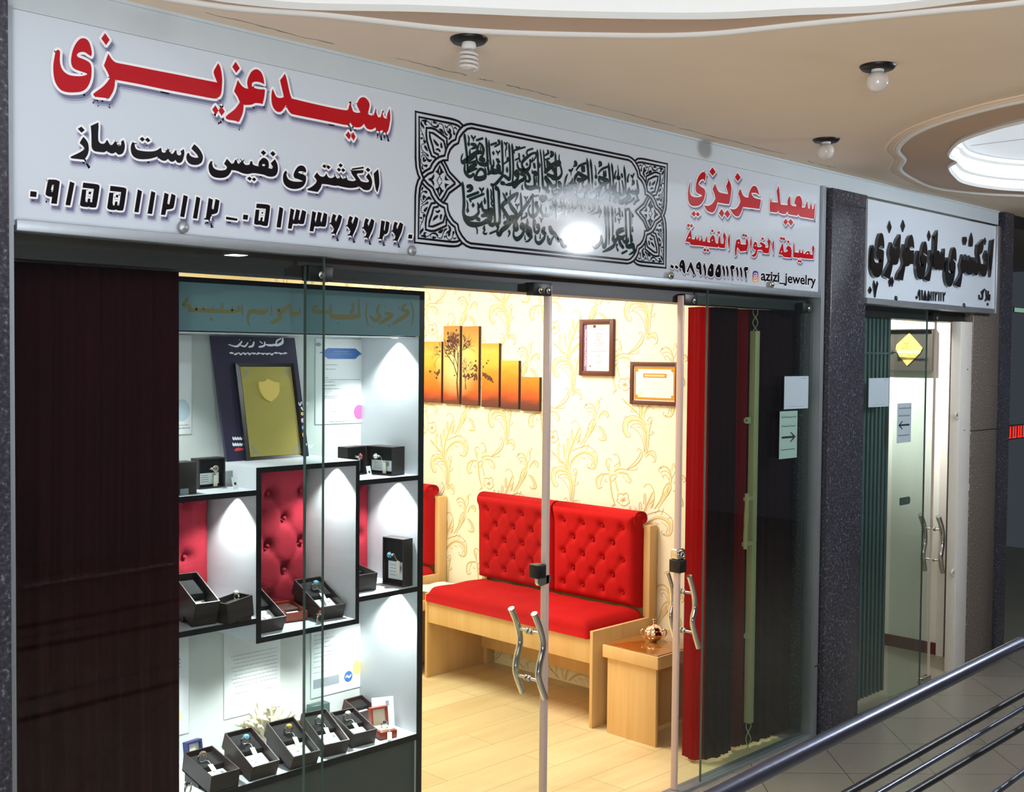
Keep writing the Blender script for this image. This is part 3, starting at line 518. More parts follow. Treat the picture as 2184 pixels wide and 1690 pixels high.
CAL = dict(CA="""180,90,8 185,130,38 200,250,36 220,420,36 240,620,34 240,780,30; 250,125,10 270,180,28 268,240,20 265,300,45 265,340,10; 320,140,26 355,185,26 395,145,20; 355,185,24 360,240,12; 420,222,28 535,185,28; 320,300,36 370,305,40 400,325,40 380,360,38 320,390,20;
470,270,20 520,320,40 550,400,44 545,470,40; 470,290,20 435,370,36 430,420,30 480,450,40 545,480,40; 490,350,16 500,420,18; 540,470,36 430,460,50 330,540,70 220,610,60 150,650,50 120,600,20 130,540,24 155,480,10; 295,390,12 285,450,28 290,495,30; 540,520,24 490,560,36 560,590,40 550,620,40 480,600,36;
400,480,30 420,580,30 440,650,34 520,690,46 600,690,50 640,620,40; 595,165,8 605,210,34 620,400,34 630,600,34 640,760,34 660,840,40; 655,215,8 660,300,32 670,450,30 685,600,30 690,680,36; 280,665,30 400,625,26; 400,690,50 300,760,60 250,830,50; 250,830,44 420,770,26;
190,700,24 185,800,34 220,880,44 290,930,40 360,880,36; 400,960,60 480,970,60 580,930,56 570,830,40 500,780,34 440,830,34 400,930,34; 370,880,20 375,990,14; 580,760,20 600,850,30 590,920,36; 640,880,30 700,840,50 760,850,50; 740,600,12 750,650,28 745,720,30 720,740,50 740,820,70 820,830,60 870,800,40;
815,600,40 840,610,40; 830,640,34 860,640,34; 840,690,30 820,740,40 850,790,44 870,740,34 845,690,24; 700,310,28 800,275,28; 850,240,44 860,290,28 770,345,22; 745,440,16 745,470,46 750,500,20; 805,435,24 835,465,24 870,430,20; 835,465,24 832,515,10;
905,215,8 910,280,38 918,450,34 925,650,34 930,800,34 915,860,40 870,850,44 830,820,40; 960,270,24 985,300,30 1015,270,20; 985,290,22 1000,380,24 980,420,20 985,545,10; 1045,275,8 1050,340,34 1060,500,32 1068,750,32 1070,900,36 1050,980,44 980,930,44 930,910,36 870,980,40 800,1060,40 740,1090,30 710,1085,40;
930,690,20 1000,640,24 1040,590,44 1020,580,40; 1010,735,10 1010,790,40 1012,830,30; 1105,280,8 1110,350,38 1120,500,34 1130,700,34 1125,900,30 1110,1080,26; 1140,430,20 1200,400,26 1360,355,22; 1190,355,30 1220,380,34 1250,355,26; 1130,430,40 1150,470,20; 1240,490,30 1245,560,24 1170,605,22; 1245,560,20 1260,630,34; 1330,500,14 1330,530,44 1330,560,14;
1510,385,22 1410,420,26 1390,470,26 1410,510,24; 1570,470,30 1500,480,30 1400,550,40 1310,640,40 1300,700,34 1330,780,50 1370,830,60 1420,880,50 1450,960,44 1430,1020,36 1380,1000,30 1370,920,30; 1570,470,30 1570,540,24 1520,620,20; 1215,630,12 1210,700,30 1240,780,40 1300,810,50 1380,810,50 1440,760,40 1460,680,30 1450,610,20; 1395,660,14 1395,690,44 1398,720,14; 1460,600,24 1490,640,30 1510,560,16;
1190,810,30 1160,870,44 1200,900,50 1235,870,40 1200,820,40; 1230,880,40 1210,980,40 1150,1050,44 1060,1080,40 980,1085,20; 905,1050,50 950,1060,44; 1280,880,40 1340,900,40 1330,980,44 1260,1020,44 1200,1080,44 1150,1130,44 1110,1090,30;
1595,400,8 1600,470,38 1610,650,32 1618,900,32 1620,1060,30 1615,1140,36 1560,1130,50 1470,1150,60 1390,1130,50 1360,1060,30 1370,1010,24; 1655,395,8 1660,460,26 1680,640,26 1690,850,30 1700,1000,36 1710,1120,44 1760,1160,44 1800,1130,40 1790,1060,24 1740,960,30; 1715,405,8 1720,470,26 1735,650,26 1750,800,34;
1500,800,12 1500,850,30 1560,850,50 1580,880,44 1540,900,30; 1535,690,44 1545,740,44; 1575,930,20 1585,1030,20; 1530,920,24 1550,1060,44 1540,1110,30; 1640,660,16 1640,740,26; 1640,720,20 1660,700,16; 1800,425,30 1810,470,34 1740,520,20; 1870,460,50 1900,490,50 1860,535,40; 1750,600,20 1830,575,26;
1945,455,10 1950,540,36 1955,700,34 1965,900,34 1965,1100,20 1962,1190,14; 2025,500,12 2020,560,22 2025,600,20; 1790,640,50 1830,680,50 1880,740,60 1940,830,60 1950,910,60 1900,930,50 1800,890,44; 1750,840,50 1850,740,60 1960,660,50 2030,640,44 2030,690,40 1960,720,30; 2040,700,30 2070,820,32 2060,900,36 2000,960,44 1900,960,50 1850,900,30; 1790,760,10 1790,700,34;
1760,940,50 1830,1040,60 1900,1120,50 1960,1090,40; 2010,1050,40 2030,1110,50 2050,1060,40 2010,1035,36; 2060,1110,36 2050,1200,44 1990,1270,44 1930,1280,40 1890,1220,24 1890,1150,12; 1930,1205,26 2010,1175,24; 1790,1200,50 1820,1220,44; 1360,1100,10; 1310,1085,12 1300,1140,26 1310,1175,24; 1640,1150,40 1640,1230,12""",
CB="""145,20,8 150,90,40 165,250,40 175,450,42 165,600,44 180,690,50 240,730,50 320,740,50 400,700,44 460,620,36 450,540,30 480,500,40 510,450,30; 170,640,40 190,740,50 260,830,60 380,860,64 520,840,50 600,800,60 680,760,70 680,690,70 600,670,50 530,690,44; 245,120,44 300,110,44 330,150,44 290,195,40 240,215,20; 240,315,34 450,235,34; 290,370,30 555,265,30; 290,370,36 305,410,24;
480,155,26 520,190,30 555,150,22; 520,190,28 520,260,14; 225,390,12 245,460,22 245,530,22 245,590,50 245,625,14; 345,440,14 350,480,50 350,520,14; 440,440,20 460,510,36; 520,410,20 520,480,34 550,580,44 620,600,50 700,590,80 720,640,60 700,680,30; 575,335,14 578,410,44 580,455,20; 630,145,8 632,210,40 640,350,36 650,550,34; 690,180,16 705,250,24 700,340,24 720,410,24 700,440,20 730,500,26;
735,110,30 745,250,34 755,450,36 765,650,40 775,800,40 740,860,50 680,850,50 640,800,30; 800,150,60 830,170,50; 840,135,8 850,220,44 855,400,40 868,600,40 870,760,40 850,840,40 800,830,30; 820,870,60 840,900,40; 430,740,50 470,760,44; 925,240,10 960,310,36 990,390,30; 1215,245,30 1130,300,50 1020,390,60 930,470,56 920,530,50 980,640,56 1060,760,56 1110,800,50; 1220,250,30 1200,330,24 1160,420,12; 1000,235,16 1000,265,44 1000,300,16; 1075,190,12 1070,270,24;
1060,440,44 1110,540,60 1180,630,60 1170,700,50 1090,740,80 1040,780,60; 1120,770,50 1000,800,40 960,830,40; 945,670,20 950,740,20; 1275,235,8 1280,320,34 1290,500,36 1300,640,36; 1500,300,30 1420,430,44 1300,590,50 1200,740,44 1150,860,40 1160,950,50 1210,940,50 1200,840,34 1170,740,30 1190,660,30; 1470,320,24 1620,295,24; 1500,270,24 1530,290,20; 1350,320,24 1380,350,26 1410,320,20; 1380,350,24 1380,420,10; 1180,465,24 1210,490,26 1245,460,20; 1210,490,24 1210,560,10; 1510,330,20 1515,500,34 1515,680,34;
1460,480,20 1430,560,26 1440,650,36 1500,700,44 1570,670,44 1620,590,40 1600,520,60 1570,450,50 1590,430,40; 1660,350,50 1700,310,40 1740,370,40 1690,400,40; 1760,300,24 1780,350,30 1740,390,24; 1380,640,30 1390,690,30 1290,750,20; 1290,650,24 1290,790,8; 1680,470,14 1670,570,30 1700,660,40 1780,690,46 1870,650,40 1920,560,36 1910,440,36 1890,380,10; 1860,495,16 1860,525,40 1860,560,14; 1770,520,12 1770,610,26; 1820,390,24 1910,350,24;
1965,350,8 1970,430,40 1980,600,28 1985,730,10; 2060,350,10 2055,440,26; 2010,520,24 2110,480,24; 2085,550,34 2080,600,24 1990,660,16; 2135,350,8 2140,440,34 2150,660,16; 1080,830,40 1000,900,60 910,970,60 860,1050,60 820,1010,40 830,930,30; 680,1030,26 800,980,24; 405,905,20 430,960,24 430,1035,18; 575,890,20 560,930,40 580,960,20 550,1020,24 600,1040,26 620,1020,12; 1050,990,40 1060,1030,30 1030,1095,12;
1300,840,40 1280,900,50 1320,930,50 1340,870,40 1300,840,30; 1340,900,40 1330,1000,40 1280,1090,50 1200,1140,56 1140,1080,36 1140,980,24; 1400,740,10 1410,820,40 1390,900,60 1450,970,80 1450,1060,70 1390,1000,50; 1490,1090,40 1430,1170,30 1370,1190,16; 1355,1060,12 1360,1150,24; 1530,740,20 1530,850,34 1545,980,40 1600,1010,44 1630,940,40 1620,860,36 1590,910,34; 1555,770,12 1575,870,16; 1650,730,24 1680,760,24 1715,720,16; 1680,760,24 1675,820,10;
1730,930,50 1700,990,60 1750,1030,50; 1750,1060,34 1720,1140,44 1640,1220,50 1570,1180,36 1560,1070,24; 1655,1040,12 1655,1120,24; 1800,1080,24 1810,1180,40 1850,1230,40 1880,1150,30 1930,1070,30; 1835,1130,20 1838,1160,24; 1850,920,60 1880,1000,70 1940,1030,40 2000,1120,40 2060,1160,40; 2080,1180,30 2110,1260,40 2170,1270,40; 720,860,20""",
CC="""330,510,14 290,600,36 260,740,36 255,850,50 290,930,60 350,880,70 430,790,70 500,740,60 540,780,60; 570,480,50 620,510,60 700,560,60 790,590,44; 540,530,50 500,600,44 490,680,34; 570,640,60 640,650,60 740,610,50; 440,610,14 430,680,30 370,740,30 290,795,20; 370,420,34 410,430,36 450,380,24; 410,440,24 410,540,10; 510,240,60 530,280,50 470,330,24; 535,415,24 600,320,34 745,255,34; 670,340,50 680,420,60; 715,330,30 715,430,40;
780,130,8 790,250,50 810,450,44 825,650,40 820,760,44 760,830,60 690,920,70 620,1020,70 570,980,50 570,860,34 590,740,24 600,680,24; 860,150,8 870,260,46 890,450,34 905,700,34 905,850,12; 690,690,40 670,750,34 700,810,30; 440,900,60 490,910,60; 450,1000,20; 960,300,10 985,400,24 990,500,22 990,580,60 990,620,14; 975,690,20 980,740,50 990,770,20; 1080,250,60 1110,280,50 1060,330,24; 1040,505,20 1120,400,34 1265,335,30;
1070,580,44 1150,620,60 1270,660,50 1240,710,50 1120,750,60; 1070,590,50 1060,650,40 1090,720,50 1120,780,50 1050,860,60 960,950,70 870,1040,70 810,1000,50 800,920,30; 1170,450,30 1180,540,50; 1215,440,30 1210,540,50; 1285,240,8 1290,340,46 1310,550,40 1325,750,40 1310,890,50 1240,950,60 1170,1050,60 1110,1110,60 1080,1040,40 1085,930,30 1110,850,24; 1355,250,8 1365,340,44 1385,550,30 1400,750,36 1410,880,40 1400,990,40 1375,900,30 1370,780,20;
860,760,16 850,880,34; 750,960,16 745,1050,30; 1030,930,16 1020,1070,34; 1340,970,12 1320,1120,34; 1220,790,40 1210,840,24 1250,890,40; 1460,430,20 1430,520,30 1430,600,40; 1495,300,10 1510,420,22 1510,520,34; 1500,590,70 1530,600,60; 1590,520,44 1600,570,40; 1465,710,20 1450,800,34 1450,920,44 1500,980,60 1550,960,50 1545,830,30 1530,670,14; 1595,660,20 1620,760,34 1640,900,40 1620,980,50 1540,990,40; 1645,310,8 1655,430,44 1675,650,34 1685,850,30 1690,980,12;
1440,1020,30 1470,1090,44 1430,1150,50 1420,1110,30; 1760,510,20 1730,600,30 1730,680,40; 1810,540,30 1840,570,30 1875,500,26; 1845,570,24 1845,640,10; 1860,690,60 1870,720,40 1830,760,24; 1940,640,10 1960,760,40 1975,870,40 1960,950,50 1890,940,60 1820,930,50 1770,900,40 1770,830,20 1740,900,34 1740,990,44 1780,1040,60 1740,1060,70 1670,1120,70 1570,1170,60 1540,1090,40 1545,1000,20; 1840,870,16 1850,930,24; 1920,860,16 1920,930,24; 1710,1090,30 1700,1200,40; 1730,1185,24 1820,1130,30 1880,1070,34; 1950,1020,40 1960,1070,30; 1880,1215,24 1920,1150,36 1990,1110,34""",
CD="""65,90,8 70,200,44 80,400,34 85,580,10; 265,90,8 275,200,44 285,380,30 285,500,10; 180,90,10 180,200,30; 120,295,24 240,245,30; 205,320,44 200,390,24 100,480,20; 330,180,30 360,210,30 395,170,20; 360,210,24 360,280,10; 455,140,8 465,240,40 460,400,14; 300,365,20 440,305,16; 370,350,16 370,440,10; 590,190,44 600,250,30 500,335,20; 640,250,20 670,400,14; 710,230,24 740,255,24 770,225,16; 740,260,24 740,330,10; 840,230,12 840,340,30;
940,260,70 970,290,50 920,370,20 790,450,12; 1070,250,10 1065,340,44 1100,390,44 1000,430,30 870,480,10; 1110,400,30 1070,540,14; 1205,260,8 1210,380,50 1225,600,34 1235,800,34 1235,1000,34 1220,1150,50 1180,1220,60 1150,1150,40 1135,1000,20; 1275,260,8 1280,370,44 1290,600,30 1300,900,34 1295,1160,12; 1365,265,8 1370,380,44 1380,600,30 1385,800,30 1380,950,12; 940,1060,20 935,1160,40 970,1230,60 1040,1190,60 1100,1120,40 1120,960,24;
1440,320,12 1440,430,30; 1535,340,44 1540,420,30 1450,490,20; 1540,430,24 1550,510,30; 1600,390,12 1605,500,34; 1440,530,20 1445,620,40; 1500,570,24 1530,600,24 1565,560,16; 1530,600,24 1535,680,10; 1680,360,44 1760,335,30; 1680,370,34 1690,600,36 1695,850,40 1700,1040,40 1660,1110,50 1620,1060,34; 1780,370,24 1785,600,34 1795,900,34 1805,1130,30; 1640,780,20 1560,810,44 1490,860,44 1480,940,40 1540,1000,60 1600,1010,60 1660,960,30; 1520,900,30 1640,840,30;
1400,980,50 1390,1050,60 1440,1080,60 1480,1030,50; 1440,1100,44 1400,1200,50 1300,1270,50 1160,1335,24; 1530,1060,50 1560,1150,60 1620,1230,50; 1740,1010,14 1740,1090,40 1700,1130,40 1710,1200,60 1780,1210,70 1850,1180,70 1870,1260,60 1900,1300,40; 1480,1170,40 1470,1230,24 1500,1300,36; 1600,1370,34 1710,1315,30; 1770,1400,24 1850,1350,36 1900,1310,30; 1830,460,30 1850,500,44; 1820,400,10 1830,690,8; 1840,750,14 1840,850,40; 1820,960,30 1830,1080,40;
190,1060,24 200,1160,50 270,1210,50 340,1150,30 390,1140,24 440,1180,30 520,1160,12; 60,990,40 130,1090,40 180,1050,20""")
# border ornament: one quarter, mirrored for the other three
ORN_L = """1180,450 1100,370 1010,330 900,300 115,140 115,1200 130,1400 170,1560 210,1640 260,1690; 1120,495 1060,450 960,415 195,262 200,1200 215,1400 260,1560 320,1690; 1373,415 1280,425 1180,465 1090,560 1040,660 1015,770 930,810 850,890 810,970 790,1040 770,1130 650,1160 560,1220 490,1310 440,1420 330,1480 265,1535;
1373,510 1280,530 1180,620 1110,720 1080,850 980,900 900,990 850,1110 840,1235 740,1240 640,1290 560,1390 505,1500 400,1545 300,1630; 820,900 820,740 680,630 560,540 470,510 360,510 355,650 370,800 420,980 480,1140 570,1180; 800,1000 750,800 590,680 510,625 430,610 440,720 500,920 530,1060 640,1120; 690,1270 760,1390 830,1560 950,1690; 760,1260 820,1370 880,1500 1060,1690"""
ORN_F = """510,745 570,800 635,880 635,930 580,900 530,830; 690,820 710,870 725,940 715,975 680,950 668,880; 560,1010 590,965 640,970 680,1020 680,1055 640,1040 620,1010; 655,1330 690,1400 720,1460 760,1520 720,1525 690,1560 655,1590 620,1540 560,1490 600,1460 630,1400|655,1400 670,1470 655,1550 640,1470; 530,1540 540,1600 520,1660 480,1690 390,1650 470,1630; 790,1560 820,1640 880,1690 780,1690 770,1640"""
ORN_S = """655,1590,10 600,1690,12; 655,1590,10 710,1690,12; 250,330,10 310,350,34 350,350,40; 350,350,12 410,370,12 460,430,12 520,480,14 590,490,30; 590,490,30 640,420,12 690,415,12 730,450,14 760,560,14 790,640,30 830,670,20; 330,380,36 330,420,30 370,440,14; 480,370,10 470,410,10 500,460,10 560,470,8; 530,380,40 590,400,16; 650,540,20 700,570,50 750,630,14; 620,480,20 640,460,10;
780,450,12 790,490,20 830,490,14; 830,520,14 840,470,12 890,440,12 940,470,12 970,560,14 985,640,40; 980,520,12 1010,500,20 1045,540,14; 820,540,12 840,600,16 900,640,40 905,710,40 860,770,14; 880,540,34 900,590,34 850,580,14; 240,360,12 250,430,40 290,480,30 300,520,14; 240,490,10 235,550,10 280,650,12 305,740,12 300,800,20 320,820,50; 240,650,10 280,660,10; 230,740,20 260,740,30; 250,890,12 245,960,12 280,1030,12 340,1080,14 390,1130,36; 260,870,10 310,870,10; 330,930,40 360,980,36 390,1030,10;
250,1060,12 290,1080,12; 240,1170,12 270,1120,12 320,1120,12 350,1170,16 420,1250,40 470,1230,20; 300,1180,30 300,1250,36 350,1230,20; 235,1200,12 240,1280,12 290,1350,14 360,1360,40; 260,1370,20 270,1420,30 290,1440,14"""
HEAD = """2010,345,8 2030,440,14 2015,540,8; 1635,350,8 1620,440,14 1640,540,8; 1965,360,20 1930,400,30 1985,430,36 1960,460,40 1900,500,36 1855,530,24; 1905,390,18; 1790,440,30 1845,455,36 1800,490,40 1740,525,24; 1785,380,16; 1820,545,24; 1735,370,20 1720,420,30 1740,470,36 1700,500,40 1660,470,24; 1680,550,22; 1560,320,10 1560,440,24 1540,465,40 1330,465,44 1320,370,14; 1500,350,14 1515,390,24 1490,430,30; 1280,430,40 1180,420,36 1170,390,30 1200,380,20; 1050,400,14 1040,440,30 980,440,40 960,370,24 900,420,44 860,420,40 880,480,36 810,520,30; 805,370,10 805,450,16; 770,400,20 740,430,40 640,420,40 610,440,30 600,500,16 620,550,10; 555,370,10 555,440,16; 515,380,14 500,420,30 100,410,34; 470,380,10 465,410,20; 390,350,14 380,390,24; 300,380,10 295,405,20; 220,380,10 215,405,20; 160,375,10 155,405,20; 80,310,24 60,350,30 50,370,30 100,380,30; 285,490,30; 1380,525,20"""
# wallpaper motif (crop 1000,850 scale .14794): line strokes, wide pale strokes
WP_FILL = """1478,1500,26 1488,1350,80 1480,1200,100 1430,1090,84 1330,1030,64 1240,1060,54 1205,1150,54 1240,1250,44; 1525,1200,40 1550,1050,24; 1430,1060,60 1430,880,70 1480,720,60 1545,560,60 1590,440,30; 1380,850,40 1375,700,26; 1430,740,40 1440,600,22; 1490,600,34 1490,470,18; 1570,640,40 1610,520,24; 1450,960,50 1540,850,56 1640,780,60 1760,800,60 1830,890,60 1800,1000,44 1730,1000,24; 1400,980,44 1290,860,40 1190,750,22; 1300,800,30 1300,660,20; 1620,660,24 1700,540,50 1770,420,80 1810,280,50 1810,150,44 1760,80,36 1690,100,26; 1860,300,30 1930,210,40 2000,230,26; 1860,410,20 1940,480,44 1960,590,40 1890,600,22; 1830,120,30 1850,30,24; 190,1300,26 155,1160,40 140,1000,46 125,880,40 100,740,34; 215,1110,20 190,960,40; 190,850,44 250,760,34 215,660,26; 200,890,44 310,880,44 360,970,40; 100,900,30 20,920,40 -15,1010,40 20,1080,30; 330,830,16 430,770,24 490,680,24 480,590,18; 550,630,24 620,620,34 645,710,26"""
WP_LINE = """1460,1490,9 1450,1350,9 1400,1230,9 1330,1150,9 1290,1140,7; 1490,1120,9 1440,1040,10 1360,990,10 1280,985,9 1210,1030,10 1185,1120,10 1200,1210,10 1240,1270,10 1275,1270,9 1280,1230,9 1250,1190,7; 1470,1130,8 1400,1060,10 1300,1050,10 1250,1100,10 1250,1180,8; 1480,1180,8 1400,1100,10 1320,1100,10 1280,1150,7; 1480,1230,7 1420,1150,9 1360,1140,7; 1500,1490,9 1520,1350,9 1530,1200,9 1560,1060,9 1540,1010,9 1500,1060,8; 1530,1260,8 1570,1240,9 1580,1210,8 1550,1220,7; 1485,1480,7 1490,1300,8 1480,1180,7; 1470,1480,6 1470,1320,8 1440,1230,6; 1200,1010,8 1240,985,9; 1500,1060,8 1550,1090,8 1500,1110,7;
1405,1030,8 1400,900,9 1370,780,9 1365,660,9 1395,700,8 1410,790,8; 1430,1000,7 1435,850,8 1480,700,8 1550,530,8 1590,430,8; 1415,700,9 1415,610,9 1440,580,8 1450,680,8; 1470,600,8 1480,470,9 1500,480,8 1500,620,8; 1590,640,8 1610,480,10 1590,380,10 1550,330,9 1500,335,9 1480,375,7; 1560,660,7 1600,590,9; 1550,600,7 1600,540,9; 1460,1030,8 1470,940,9 1530,850,10 1640,790,10 1740,810,9 1800,880,9 1800,960,8; 1480,760,8 1600,710,12 1720,690,10 1830,780,10 1850,880,10 1840,960,10 1800,1020,9 1730,1010,9 1700,970,8 1720,950,7; 1700,740,8 1730,650,8; 1780,790,8 1830,760,8; 1620,720,8 1680,660,8; 1560,880,8 1590,915,8; 1620,850,8 1680,870,9; 1700,830,7 1780,900,9 1760,980,8; 1400,980,8 1300,880,10 1200,770,10 1170,740,8; 1310,860,8 1280,740,9 1300,640,9 1320,720,8; 1260,830,7 1200,790,9; 1380,920,8 1290,930,8 1310,890,7;
1610,660,7 1690,530,9 1720,420,9; 1660,650,7 1760,500,9 1830,370,9; 1740,480,9 1720,420,10 1760,330,10 1800,300,9 1830,350,9 1800,440,10 1760,490,10; 1770,440,8 1790,360,8; 1830,300,8 1830,200,9 1790,110,9 1720,70,9 1670,110,10 1670,150,8; 1820,200,7 1770,140,9 1700,150,9 1700,190,7; 1800,260,8 1760,190,9 1715,210,9 1740,245,7; 1840,230,7 1880,120,9 1860,20,9; 1870,90,8 1900,0,9 1940,10,7; 1870,280,8 1910,210,9 1960,180,12 2005,210,12 2010,260,10 1980,280,8; 1940,220,8 1980,250,9; 1850,400,10 1920,430,12 1970,520,12 1975,600,10 1900,610,9 1870,570,8; 1880,440,8 1940,520,9 1930,580,7;
200,1310,9 160,1180,10 140,1050,10 130,950,9; 230,1130,9 200,1000,9; 120,860,10 90,780,10 95,710,10 140,705,11 150,740,8; 120,830,8 130,760,8; 250,800,9 240,700,11 205,640,10 170,660,8; 180,870,9 250,830,12 320,840,12; 180,800,8 250,740,9; 120,900,11 40,900,12 -20,950,9 -25,1040,10 0,1090,9 50,1060,9; 60,910,8 30,980,9 20,1050,8; 240,880,10 330,900,10 375,970,10 355,1015,10 310,970,8; 280,910,7 300,960,8; 150,1000,9 130,950,10 160,910,11 210,920,9 180,975,9 150,1000,9; 90,960,10 75,990,9 110,1000,8; 320,845,10 420,790,11 490,700,11 505,620,10 465,565,10 450,600,11; 330,830,9 410,750,9 470,660,9 480,610,8; 330,845,8 440,840,9 440,800,8; 530,660,8 580,600,9 640,600,9 660,660,9 655,730,10 620,740,9; 540,680,8 590,640,12 640,680,10; 150,1310,8 190,1290,9 150,1340,9"""
WP_FLOW = """285,1170,12 320,1140,12 345,1175,12 340,1215,12; 345,1220,12 360,1260,12 330,1290,12; 330,1295,11 290,1310,11 260,1285,11; 250,1280,11 215,1250,11 225,1210,11; 230,1200,11 225,1160,11 270,1150,11 285,1170,11"""
WP_RUST = """270,1200,10 285,1230,14 300,1260,10; 255,1240,12 310,1215,12; 300,1190,10 275,1265,10; 320,1240,12 265,1225,10"""
# ------------------------------------------------------------------ the setting
ZC = 2.62
def xz(y):  # 2d -> facade-parallel plane
    return lambda a, b, d=0.0: Vector((a, y+d, b))
b = MB(); b.box(-4, 11, -6.6, 0.02, -0.1, 0.0); struct('floor', b, 'tile', 'beige square tiles laid diagonally in front of the shops')
b = MB(); b.box(0.9, 4.62, 0.02, 4.55, -0.1, 0.0); struct('floor_shop', b, 'laminate', 'pale yellow laminate floor inside the ring shop')
b = MB(); b.box(4.62, 6.66, 0.02, 2.4, -0.1, 0.0); b.box(6.66, 11, 0.02, 3, -0.1, 0.0); struct('floor_neighbour', b, 'stone_dust', 'dull stone floor inside the neighbouring shops')
# ceiling: peach plaster with two moulded medallions
open1 = smooth_loop([(1.35, -.20), (1.624, -.291), (1.879, -.522), (2.149, -.746), (2.40, -.993), (2.529, -1.183), (2.678, -1.426), (2.75, -1.9), (2.6, -2.5), (2.0, -3.05), (1.0, -3.25), (0, -3.0), (-.6, -2.3), (-.7, -1.6), (-.4, -.9), (.3, -.4), (.9, -.22)], 6, 200)
bead1 = smooth_loop([(1.0, -.06), (1.499, -.13), (1.772, -.281), (2.108, -.447), (2.396, -.693), (2.558, -.882), (2.651, -1.11), (2.781, -1.426), (2.856, -1.606), (2.95, -2.0), (2.75, -2.7), (2.1, -3.3), (1, -3.5), (-.2, -3.2), (-.9, -2.4), (-.95, -1.5), (-.55, -.7), (.2, -.2)], 6, 200)
open2 = smooth_loop([(4.15, -1.25), (4.22, -1.094), (4.285, -.962), (4.437, -.771), (4.698, -.61), (4.86, -.575), (4.988, -.482), (5.24, -.397), (5.458, -.348), (5.698, -.372), (5.901, -.463), (6.2, -.7), (6.6, -1.0), (6.7, -1.5), (6.3, -1.95), (5.6, -2.2), (4.9, -2.1), (4.4, -1.75)], 5, 40)
bead2 = smooth_loop([(3.9, -1.4), (3.93, -1.203), (3.978, -1.052), (4.099, -.832), (4.266, -.644), (4.498, -.483), (4.73, -.40), (4.966, -.266), (5.264, -.191), (5.624, -.144), (5.967, -.239), (6.166, -.363), (6.6, -.62), (6.95, -1.1), (6.95, -1.7), (6.4, -2.25), (5.6, -2.5), (4.8, -2.4), (4.2, -2.0)], 5, 40)
b = MB()
b.flat([[(-4, 0.02), (-4, -4.3), (11, -4.3), (11, 0.02)], bead1, bead2], lambda x, y: Vector((x, y, ZC)), 0)
b.flat([bead1, open1], lambda x, y: Vector((x, y, ZC)), 1)
b.flat([bead2, open2], lambda x, y: Vector((x, y, ZC)), 1)
# fine hand-run ridges beside the second medallion
def grow(loop, k):
    cx_ = sum(p[0] for p in loop)/len(loop); cy_ = sum(p[1] for p in loop)/len(loop)
    return [(cx_+(x-cx_)*k, cy_+(y-cy_)*k) for x, y in loop]
# hairline cracks in the ceiling paint along the fascia
for x0, x1, y0 in ((1.55, 1.95, -.06), (2.17, 2.45, -.075), (2.50, 2.56, -.075), (2.62, 2.86, -.08), (3.0, 3.5, -.085), (3.55, 4.3, -.075), (4.5, 4.75, -.06)):
    pts = []; n = 14
    for i in range(n+1):
        pts.append((x0+(x1-x0)*i/n, y0+random.uniform(-.006, .006), random.uniform(.001, .005)))
    b.stroke(pts, lambda x, y: Vector((x, y, ZC-.0006)), 2, 1, False)
b.box(-4, 11, -6.6, -5.3, ZC, ZC+.1)
struct('ceiling', b, ['ceil', 'ceil_inner', 'dark'], 'peach plaster ceiling of the corridor with moulded medallions')
def loop3(loop, z): return [(x, y, z) for x, y in loop]
for k, (bd, op, nm) in enumerate(((bead1, open1, 'large'), (bead2, open2, 'smaller'))):
    b = MB(); b.tube(loop3(bd, ZC), 0.011, 8, closed=True)
    if k: b.tube(loop3(grow(bd, 1.055), ZC), 0.006, 6, mi=1, closed=True); b.tube(loop3(grow(bd, 1.035), ZC), 0.004, 6, mi=1, closed=True); b.tube(loop3(grow(bd, 1.018), ZC), 0.005, 6, mi=1, closed=True)
    struct('trim_%d' % (1+2*k), b, ['plaster', 'ceil'], 'white plaster bead ringing the %s ceiling medallion' % nm)
    b = MB()
    prof = [(1.0, 0.0), (1.012, -.012), (1.0, -.02), (.985, -.008), (.985, .03), (.965, .036), (.965, .06), (.985, .066), (.975, .10), (.95, .108), (.94, .125)]
    rings = [loop3(grow(op, s), ZC+z) for s, z in prof]
    n = len(op); vs = [p for r_ in rings for p in r_]
    b.add(vs, [(i*n+j, i*n+(j+1) % n, (i+1)*n+(j+1) % n, (i+1)*n+j) for i in range(len(prof)-1) for j in range(n)], 0, False)
    struct('trim_%d' % (2+2*k), b, 'plaster', 'white stepped cornice inside the %s ceiling medallion' % nm)
    b = MB(); b.flat([op], lambda x, y: Vector((x, y, ZC+.128)), 0)
    for t in (0.35, 0.7):
        x0 = min(p[0] for p in op); x1 = max(p[0] for p in op); xx = x0+(x1-x0)*t+.25
        b.box(xx, xx+.006, min(p[1] for p in op)+.2, max(p[1] for p in op)-.1, ZC+.1265, ZC+.1275, 1)
    o = struct('ceiling_panel', b, ['lid', 'ink'], 'white backlit panel closing the %s ceiling medallion' % nm)
